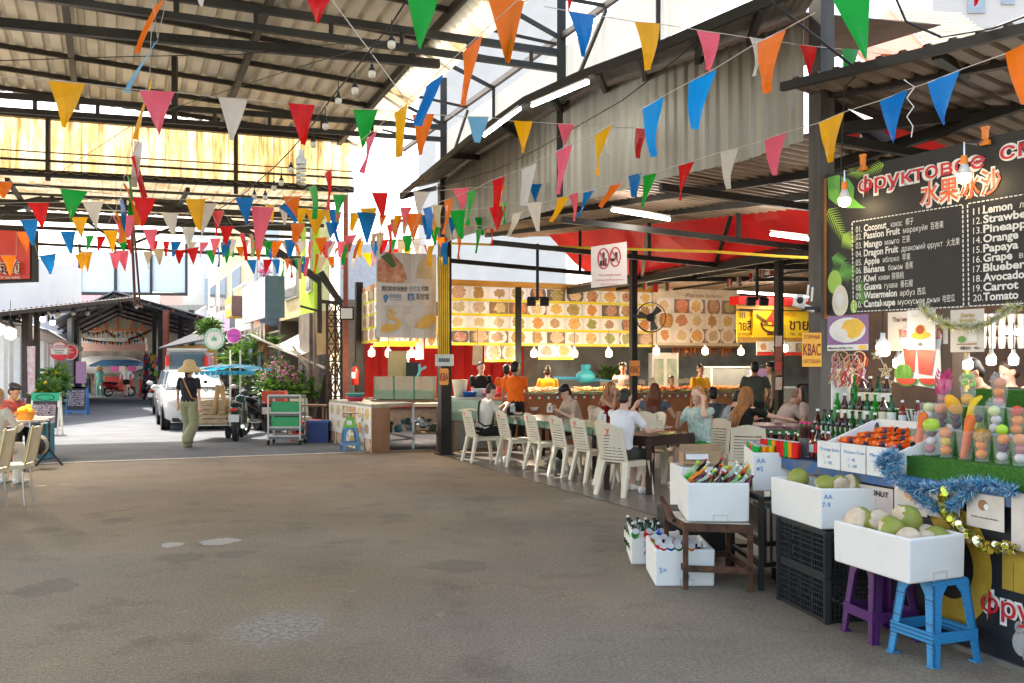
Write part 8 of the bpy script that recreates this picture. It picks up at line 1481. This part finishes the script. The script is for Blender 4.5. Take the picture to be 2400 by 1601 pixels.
def bike(label,p,rz,c,s=1.0,big=False):
 t=thing('scooter',label,'scooter',p,rz,None,s); bm_=mat('bike_'+c,c,.25,.1,var=.15); 
 wheel(t,(.62,0,.27),.27,.1); wheel(t,(-.6,0,.27),.27,.12)
 mb=MB(); mb.loft([((-.95,0,.72),.05,.04),((-.7,0,.68),.13,.12),((-.25,0,.55),.13,.16),((-.1,0,.4),.12,.1)],(0,1,0),10); mb.loft([((-.1,0,.33),.13,.05),((.3,0,.33),.14,.05)],(0,1,0),8); mb.loft([((.3,0,.35),.15,.06),((.42,0,.65),.16,.07),((.36,0,.95),.1,.07)],(0,1,0),10); mb.build('body',bm_,t,world=False,smooth=True)
 mb=MB(); mb.loft([((-.92,0,.8),.08,.04),((-.5,0,.79),.13,.05),((-.1,0,.72),.09,.05)],(0,1,0),10); mb.build('seat',rubber,t,world=False,smooth=True)
 mb=MB(); mb.loft([((.5,0,.42),.07,.03),((.75,0,.56),.08,.03),((.9,0,.48),.05,.02)],(0,1,0),8); mb.build('mudguard',bm_,t,world=False); mb=MB(); mb.tube([(.62,.05,.27),(.4,.05,.85)],.02); mb.tube([(.62,-.05,.27),(.4,-.05,.85)],.02); mb.build('fork',chrome,t,world=False)
 mb=MB(); mb.tube([(.22,.34,1.0),(.34,.12,.98),(.36,0,1.02),(.34,-.12,.98),(.22,-.34,1.0)],.016); mb.build('handlebar',ink,t,world=False)
 for a in (-1,1): mb=MB(); mb.tube([(.3,a*.2,1.0),(.28,a*.26,1.2)],.006,4); mb.ell((.28,a*.27,1.23),(.015,.06,.04),10,6); mb.build('mirror',ink,t,world=False)
 mb=MB(); mb.ell((.43,0,.93),(.05,.09,.07),10,7); mb.build('headlight',mat('headlight_lens'),t,world=False,smooth=True); mb=MB(); mb.ell((-.97,0,.7),(.03,.09,.035),8,6); mb.build('tail_light',redi,t,world=False); mb=MB(); mb.box((-1.0,0,.52),(.015,.22,.16)); mb.build('number_plate',paper,t,world=False); mb=MB(); mb.tube([(-.1,-.14,.28),(-.75,-.16,.33)],.045,8); mb.build('exhaust',chrome,t,world=False); return t
bike('black scooter parked right behind the sidecar motorbike',(*GX(600,985),0),2.0,'15161a',1.1); bike('dark silver scooter between the sidecar and the plants',(P(572,900,24.5).x,24.5,0),2.2,'4a4c50',1.05)
bike('black scooter with a white headlight beside the tray trolley',(P(588,900,23).x,23,0),1.4,'101114',1.1); bike('dark blue scooter parked nose in under the flowering shrub',(P(615,900,24).x,24,0),1.8,'18202c',1.05); bike('grey scooter in the row against the shop fronts',(P(545,900,28).x,28,0),2.4,'303840'); bike('maroon scooter partly behind the sidecar pole',(P(505,900,24.6).x,24.6,0),2.3,'4a0c10'); 
for i,(x,d,c,l) in enumerate(((338,46,'2a3038','black scooter in the far row beside the red stool'),(352,42,'5a6068','silver scooter next in the far row'),(366,38,'202428','dark scooter just behind the white car'),(168,42,'2a3a6a','blue scooter behind the blue framed blackboard'),(142,36,'c8ccd0','white scooter between the two blackboards'),(274,52,'8a1414','red scooter beside the far cart'))): bike(l,(P(x,900,d).x,d,0),2.2-i*.3,c)
# sidecar motorbike
sm=bike('motorbike with a slatted wooden sidecar and blue canopy behind the woman in the hat',(P(548,900,21.0).x,21.0,0),1.75,'3a4a44',1.0); zx=lambda x,y,d=20.9: P(x,y,d)
a,b=zx(452,993),zx(528,993); mb=MB()
for i in range(5): z=.42+i*.1; mb.box(((a.x+b.x)/2,20.75,z),(b.x-a.x,.03,.07)); mb.box(((a.x+b.x)/2,21.75,z),(b.x-a.x,.03,.07)); mb.box((a.x,21.25,z),(.03,1.0,.07))
mb.bx(a.x,b.x,20.75,21.75,.36,.39); mb.build('slatted_box',mat('weathered_slats',(.5,.38,.24),.8,two=(.35,.26,.16),sc_=8),sm)
mb=MB(); [mb.tube([(x,y,.3),(x,y,2.0)],.02) for x,y in ((b.x+.05,20.75),(a.x+.5,21.7),(b.x,21.7))]; mb.tube([(a.x-.05,20.72,.33),(b.x+.3,20.72,.33),(b.x+.32,20.75,.8),(b.x-.1,20.75,.93),(a.x,20.75,.93),(a.x-.05,20.72,.33)],.018); mb.build('frame',mat('pale_tube',(.6,.6,.55),.35,.5),sm)
mb=MB(); x0,x1=zx(447,0).x,zx(596,0).x; n=12; 
for i in range(n):
 for j in range(5): f=lambda u,v: V((x0+(x1-x0)*u,20.5+1.6*v,1.6+(.08-.42*(u-.5)** 2*1.0)-.25*(v-.5)** 2+.02*math.sin(u*26))); mb.quad(f(i/n,j/5),f((i+1)/n,j/5),f((i+1)/n,(j+1)/5),f(i/n,(j+1)/5))
mb.build('canopy',mat('sky_blue_tarp',(.03,.4,.7),.5,var=.15,tr=.35),sm,smooth=True); mb=MB(); [mb.poly([V((x0+(x1-x0)*u,20.49,1.53)),V((x0+(x1-x0)*(u+.083),20.49,1.53)),V((x0+(x1-x0)*(u+.07),20.49,1.44)),V((x0+(x1-x0)*(u+.012),20.49,1.44))]) for u in [k/12 for k in range(12)]]; 
mb.build('canopy_valance',mat('sky_blue_tarp'),sm); wheel(sm,((WM(sm).inverted()@V((zx(515,0).x,21.2,.27)))),.27,.1)
mb=MB(); q=zx(505,900,20.7); [mb.loft([(q+V((k*.03,0,.15)),.07,.03),(q+V((k*.09,0,-.2)),.05,.025),(q+V((k*.12,0,-.5)),.045,.02)],(1,0,0),8) for k in (-1,1)]; tag(mb.build('hanging_trousers',mat('tan_cloth',(.5,.3,.13),.8),smooth=True),'tan trousers hanging from the sidecar canopy','trousers')
# far cart
t=thing('street_cart','dark vending cart with a blue awning and pink cloths at the end of the street','cart',P(275,895,54)); mb=MB(); a,b=P(212,838,53),P(318,834,53); mb.poly([P(205,838,53),P(235,826,53.5),P(290,826,53.5),P(318,835,53),P(318,840,53),P(205,842,53)],(0,1.5,0)); mb.build('awning',mat('far_blue_awning',(.05,.16,.3),.6),t); mb=MB(); mb.bx(P(240,0,53).x,P(280,0,53).x,53,54.5,.3,1.1); mb.build('body',mat('red_cart',(.4,.04,.03)),t)
for i,c in enumerate(('d860a8','e8e0d8','d860a8')): mb=MB(); mb.poly([P(254+i*20,841,52.9),P(272+i*20,841,52.9),P(272+i*20,853,52.9),P(254+i*20,853,52.9)],(0,.03,0)); mb.build('hanging_cloth',cl(c),t)
mb=MB(); mb.ell(P(245,838,55.5),(2.2,1.5,.55),20,8); tag(mb.build('white_umbrella',mat('white_canvas'),smooth=True),'broad white umbrella canopy beyond the cart','umbrella')
t=thing('souvenir_rack','rack crammed with colourful souvenirs beside the balloons','rack',P(345,900,48)); mb=MB(); r1=random.Random(2)
for i in range(140): mb.k=r1.randrange(5); q=P(r1.uniform(332,368),r1.uniform(815,875),48+r1.uniform(-.6,.6)); mb.box(q,(r1.uniform(.08,.25),.1,r1.uniform(.08,.25)),r1.uniform(0,3))
mb.build('souvenirs',[ink,redi,mat('souvenir_blue',(.04,.12,.4)),mat('souvenir_green',(.04,.3,.2)),paper],t); mb=MB(); [mb.beam((P(x,0,48.2).x,48.2,0),(P(x,0,48.2).x,48.2,2.4),.06) for x in (334,366)]; mb.build('rack_frame',ink,t)
# ================================================================== bunting and festoon lights
FC={'r': ('red','d81a1a'),'o': ('orange','f07818'),'y': ('yellow','f0b010'),'g': ('green','18a838'),'b': ('blue','1078c8'),'p': ('pink','f06a80'),'w': ('white','d8d2c8'),'l': ('light blue','78b8e0'),'e': ('beige','cdbb98'),'s': ('sky blue','109ae8')}
def fmat(k): return mat('pennant_'+FC[k][0].replace(' ','_'),FC[k][1],.35,var=.06,sc_=9,tr=.62,bump=.25)
LINES=[
('highest line of large pennants cut by the top of the photo','r 700 -12 766 -8 730 57,g 928 -35 1012 -25 962 112,o 1116 -15 1204 5 1165 140,g 1175 25 1199 -4 1160 145,r 1300 -60 1330 -50 1306 25,g 1906 -20 2004 -24 1984 140,r 2215 -50 2270 -60 2246 8,w 425 -70 490 -66 462 12',(0,-60),(2351,-60)),
('long pennant line from the yellow flag at the left across to the ribbed fascia','y 110 184 196 192 147 291,p 320 207 403 212 366 312,w 500 223 567 228 531 323,r 663 238 724 242 696 331,g 810 250 867 252 834 345,o 944 263 994 263 968 355,l 1070 268 1118 268 1098 328,y 1175 278 1220 280 1204 350,p 1277 284 1318 285 1300 345,w 1393 292 1408 292 1400 352,r 1459 294 1486 295 1467 364,g 1543 297 1571 298 1557 363,o 1614 301 1645 302 1634 362',(-60,172),(1735,306)),
('pennant line high over the food court eaves from blue to striped orange','b 1304 25 1366 35 1338 130,y 1457 50 1513 55 1488 161,p 1597 68 1650 76 1626 162,w 1715 86 1752 90 1736 174,r 1830 102 1873 107 1862 187,g 1930 113 1966 115 1943 214,o 2020 124 2058 126 2040 182',(1250,15),(2180,138)),
('near pennant line rising past the grey column to the upper right','o 2313 122 2382 85 2351 240,b 2130 190 2206 160 2166 287,b 2018 232 2085 206 2052 328,y 1878 283 1936 258 1910 372,p 1754 322 1802 304 1782 403,w 1651 350 1693 340 1677 433,r 1553 380 1592 370 1565 461,g 1471 405 1503 398 1480 476,b 1439 405 1466 397 1459 453,o 1399 425 1427 418 1381 477,b 1336 441 1362 436 1329 500,p 1302 450 1325 442 1321 507,y 1278 455 1303 450 1265 510,w 1177 492 1197 486 1167 543,g 1092 528 1107 525 1091 581',(2420,65),(1060,545)),
('steep pennant line falling from the grey column towards the street','o 1735 100 1801 68 1766 213,s 1580 190 1641 158 1600 298,s 1471 252 1521 222 1507 358,y 1358 311 1401 286 1378 403,p 1270 352 1308 332 1289 445,w 1193 390 1224 373 1207 473,r 1127 415 1154 405 1142 500,g 1066 443 1091 434 1076 518,o 1014 462 1037 455 1021 538,b 969 480 987 475 985 550,g 922 543 943 540 935 578,r 888 518 901 513 893 582',(1870,30),(860,530)),
('pennant line above the translucent strip falling away from the orange flag','o 1052 124 1099 82 1074 241,b 973 197 1008 166 964 292,y 900 262 929 236 922 360,p 834 318 863 296 835 399,r 739 400 758 389 757 482,g 706 432 722 426 724 503,b 641 477 652 467 681 510,g 600 500 612 490 600 560',(1200,-10),(560,520)),
('pennant line from the orange flag at the left edge past the lattice mast','o -25 416 31 418 8 454,g 138 433 203 440 163 508,r 303 452 357 455 326 520,y 427 458 473 457 457 528,w 443 464 497 467 465 543,b 541 455 584 455 565 518,p 576 473 627 476 594 574,o 650 451 691 452 676 515,g 761 447 793 447 778 510,r 853 443 891 443 878 501,w 949 440 985 441 964 491,p 1039 434 1077 431 1063 482,y 1152 428 1164 427 1149 473,b 1216 423 1246 422 1231 468,o 1295 418 1328 416 1318 460,g 1374 412 1405 410 1392 450',(-40,412),(1430,406)),
('second row of pennants across the hall, red flag first at the left','r 62 465 113 465 97 522,w 189 464 238 464 222 527,p 274 495 307 494 294 547,w 372 490 411 489 398 540,r 482 483 513 483 498 541,r 502 520 534 520 522 562,o 665 514 697 513 680 557,y 702 482 752 482 724 541,b 753 482 769 481 779 555,b 744 510 779 510 762 556,b 819 486 865 489 843 560,y 826 478 866 477 850 530,o 927 490 969 490 949 552,p 918 476 948 476 930 520,e 996 472 1017 472 1008 522,g 1034 483 1070 482 1058 549,r 1123 477 1162 474 1142 531,g 1155 466 1171 466 1155 514,w 1213 467 1247 463 1233 531',(-40,468),(1300,460)),
('third row of pennants across the hall, starting with a blue flag over the red sign','b 45 505 88 503 75 563,y 163 499 203 499 188 550,y 236 529 270 529 258 578,p 329 527 363 526 350 575,w 415 522 449 522 434 572,o 579 556 603 556 596 597,b 651 551 677 549 667 590,o 721 547 750 545 738 586,p 743 554 764 554 750 588,p 895 503 922 503 909 547,e 862 535 882 535 873 576,g 987 523 1009 521 1000 562,r 1085 469 1099 468 1083 518,g 1101 489 1127 489 1115 532',(-40,508),(1180,480)),
('lowest row of pennants in front of the billboard and street roofs','o 38 533 72 533 64 587,b 140 532 175 531 163 583,o 2 587 37 587 24 632,b 88 588 128 582 116 630,y 169 584 200 584 190 624,y 180 579 214 579 200 625,p 249 581 275 581 267 617,p 265 576 298 575 286 622,e 326 578 350 578 343 617,e 351 572 378 570 365 608,r 400 575 427 572 412 606,r 427 570 457 567 444 608,g 472 575 498 573 489 608,g 507 563 532 562 520 605,o 541 567 566 566 555 592,b 609 563 635 562 622 597,o 675 560 700 558 687 589',(-40,560),(760,555)),
('ragged pennants dangling in front of the shop houses and payment banner','r 549 537 559 535 566 598,e 570 538 577 537 580 590,b 497 568 503 568 500 613,g 645 600 651 600 650 635,r 659 600 668 598 672 638,e 680 594 689 594 692 640,p 699 590 706 590 703 635,o 720 585 730 583 726 628,o 765 570 776 567 768 616,p 790 541 818 539 804 578,g 791 561 802 557 790 609,o 821 550 832 545 815 594,e 852 537 866 537 861 596,r 880 546 885 545 874 583,y 986 566 999 563 987 613,b 1016 558 1031 554 1021 608,o 1051 521 1071 515 1051 594,r 1129 522 1139 530 1126 564',(540,545),(1145,510)),
('pennants twisting edge on down the slack cord in the upper left','o 352 12 386 -18 319 122,l 346 96 362 88 296 216,y 338 186 344 180 318 322,r 296 362 304 356 337 453,w 303 322 318 326 312 430,g 285 405 291 398 306 494,o 278 430 284 422 322 516,y 262 485 265 490 285 556,b 271 458 277 458 281 536,p 257 496 263 499 275 556',(395,-40),(250,510))]
r3=random.Random(17)
for lab,x0,x1,y0,y1,n,h in (('far dense row of small pennants above the shop houses',470,1005,548,545,22,38),('far low row of small pennants in front of the red oxide post',560,990,598,560,17,32),('small pennant row under the bowed truss',180,620,540,556,13,34),('small pennant row across the translucent strip end',600,1100,470,500,16,42)):
 fs_=[]
 for i in range(n): x=x0+(x1-x0)*(i+r3.uniform(.2,.8))/n; y=y0+(y1-y0)*(x-x0)/(x1-x0)+8*math.sin(math.pi*(x-x0)/(x1-x0)); w=h*r3.uniform(.3,.75); fs_.append('%s %d %d %d %d %d %d'%(r3.choice('roygbpwe'),x,y,x+w,y,x+w*r3.uniform(.1,.9),y+h))
 LINES.append((lab,','.join(fs_),(x0-20,y0-4),(x1+20,y1-4)))
for lab,txt,e0,e1 in LINES:
 fl=[]
 for f in txt.split(','):
  q=f.split(); fl.append((q[0],[float(x) for x in q[1:]]))
 fl.sort(key=lambda f: f[1][0]); xs=[f[1][0] for f in fl]; hs=[f[1][5]-(f[1][1]+f[1][3])/2 for f in fl]; n=len(xs); mx=sum(xs)/n; mh=sum(hs)/n; sl_=sum((x-mx)*(h-mh) for x,h in zip(xs,hs))/max(1,sum((x-mx)** 2 for x in xs))
 D=lambda x: max(3.6,min(21,.3*F/max(20,mh+sl_*(x-mx))))
 if 'twisting' in lab: D=lambda x: 7.2
 if 'highest' in lab: D=lambda x: 4.6
 c0=P(fl[0][1][0],fl[0][1][1],D(fl[0][1][0])); t=thing('bunting',lab,'bunting',c0); e0,e1=sorted((e0,e1)); cord=[P(*e0,D(e0[0]))]
 for k,(c,(x1,y1,x2,y2,xt,yt)) in enumerate(fl):
  d=D((x1+x2)/2)+(k%3)*.012; w=math.hypot(x2-x1,y2-y1)*d/F; dd=math.sqrt(max(0,.24** 2-w*w))*(.5 if k%2 else-.5) if w<.2 and 'highest' not in lab else 0; a,b,tp=P(x1,y1,d-dd),P(x2,y2,d+dd),P(xt,yt,d); cord+=[a,b]; mb=MB(); nn=(b-a).cross(tp-a).normalized(); m_=6; blunt=.13 if k%3==0 else .04; ph=k*1.7
  def f(u,v): e=(u-.5)*(1-v*(1-blunt))+.5; return a.lerp(b,e).lerp(tp+(a.lerp(b,e)-a.lerp(b,.5)),v)+nn*(.018*math.sin(u*4+ph)*(.4+v)+.02*math.sin(v*3+ph*2))
  for i in range(3):
   for j in range(m_): mb.quad(f(i/3,j/m_),f((i+1)/3,j/m_),f((i+1)/3,(j+1)/m_),f(i/3,(j+1)/m_))
  o=mb.build('pennant',fmat(c),t,smooth=True); o['label']=FC[c][0]+' pennant'
 cord.append(P(*e1,D(e1[0]))); cord=[cord[0]]+sorted(cord[1:-1],key=lambda q: q.x/q.y)+[cord[-1]]; mb=MB(); mb.tube(cord,.003,4); mb.build('cord',mat('pale_cord',(.55,.5,.42)),t)
# festoon of bulbs falling from the upper right
t=thing('festoon_cable','black festoon cable falling from the roof towards the street','cable',P(760,250,10)); fp=[(960,-40,7.5),(899,55,8),(854,110,8.6),(815,160,9.2),(777,205,9.8),(747,245,10.3),(719,285,10.8),(668,345,11.8),(629,385,12.5),(600,410,13),(560,445,14),(500,482,15.5)]
mb=MB(); mb.tube([P(*q) for q in fp],.008,5); mb.build('cable',ink,t)
for i,(x,y,d) in enumerate(((899,100,8),(854,168,8.6),(815,206,9.2),(777,230,9.8),(747,288,10.3),(719,330,10.8),(668,388,11.8),(646,418,12.2),(629,430,12.5),(609,452,13),(584,450,13.4),(570,474,13.8))): bulb(x,y,d,'unlit bulb on the festoon cable, '+['highest of all','second from the top','third from the top','fourth from the top','fifth from the top','sixth from the top','right after the spiral lamp','below the spiral lamp','sixth from the bottom','fourth from the bottom','third from the bottom','lowest large one'][i],0,r=.042,fat=False,cap='black',drop=.12)
t=thing('spiral_lamp','large white spiral energy lamp hanging among the small bulbs','lamp',P(691,390,10.5)); c=P(691,423,10.5); mb=MB(); mb.tube([c+V((.045*math.cos(k*.5),.045*math.sin(k*.5),.004*k)) for k in range(60)],.018,6); mb.build('spiral_tube',mat('milk_glass',(.7,.68,.62),.3),t,smooth=True); mb=MB(); mb.lathe([(.06,.22),(.065,.27),(.03,.32),(.03,.38)],14,c); mb.build('base',white_p,t); mb=MB(); mb.tube([c+V((0,0,.38)),c+V((0,0,.6))],.006,4); mb.build('cord',ink,t)
for lab,pts,r in (('pair of white ropes crossing down from the roof to the column',[(740,-30,7),(940,240,12)],.006),('white pole slanting down to the grey column top',[(1740,-20,6.8),(1975,165,7.4)],.012),('loose black cable looping over the ribbed fascia',[(940,450,15),(1140,390,12.5),(1230,345,11.5),(1430,230,9.5),(1560,130,8.5),(1660,40,8)],.006),('black power line drooping above the drinks stall',[(2050,-20,7),(2080,50,7),(2160,85,7),(2280,65,6.5),(2400,20,6)],.01),('thin cable across the tin roof',[(-20,140,9),(300,130,10),(560,125,11),(870,90,12)],.005),('second thin cable rising across the tin roof',[(130,400,17),(330,270,14),(700,150,11),(900,90,9)],.005),('curly white string dangling beside the blue pennants',[(2075,183,6),(2100,200,6),(2082,225,6),(2098,245,6),(2082,268,6),(2096,290,6),(2092,315,6)],.004),('grey cable hanging down beside the price board',[(1975,165,7.6),(1940,200,7.6),(1935,280,7.6),(1928,470,7.8)],.005)):
 mb=MB(); mb.tube([P(*q) for q in pts],r,5); tag(mb.build('loose_cable' if 'pole' not in lab else 'slant_pole',ink if 'black' in lab or 'thin' in lab or 'grey' in lab else paper),lab,'cable' if 'pole' not in lab else 'pole')
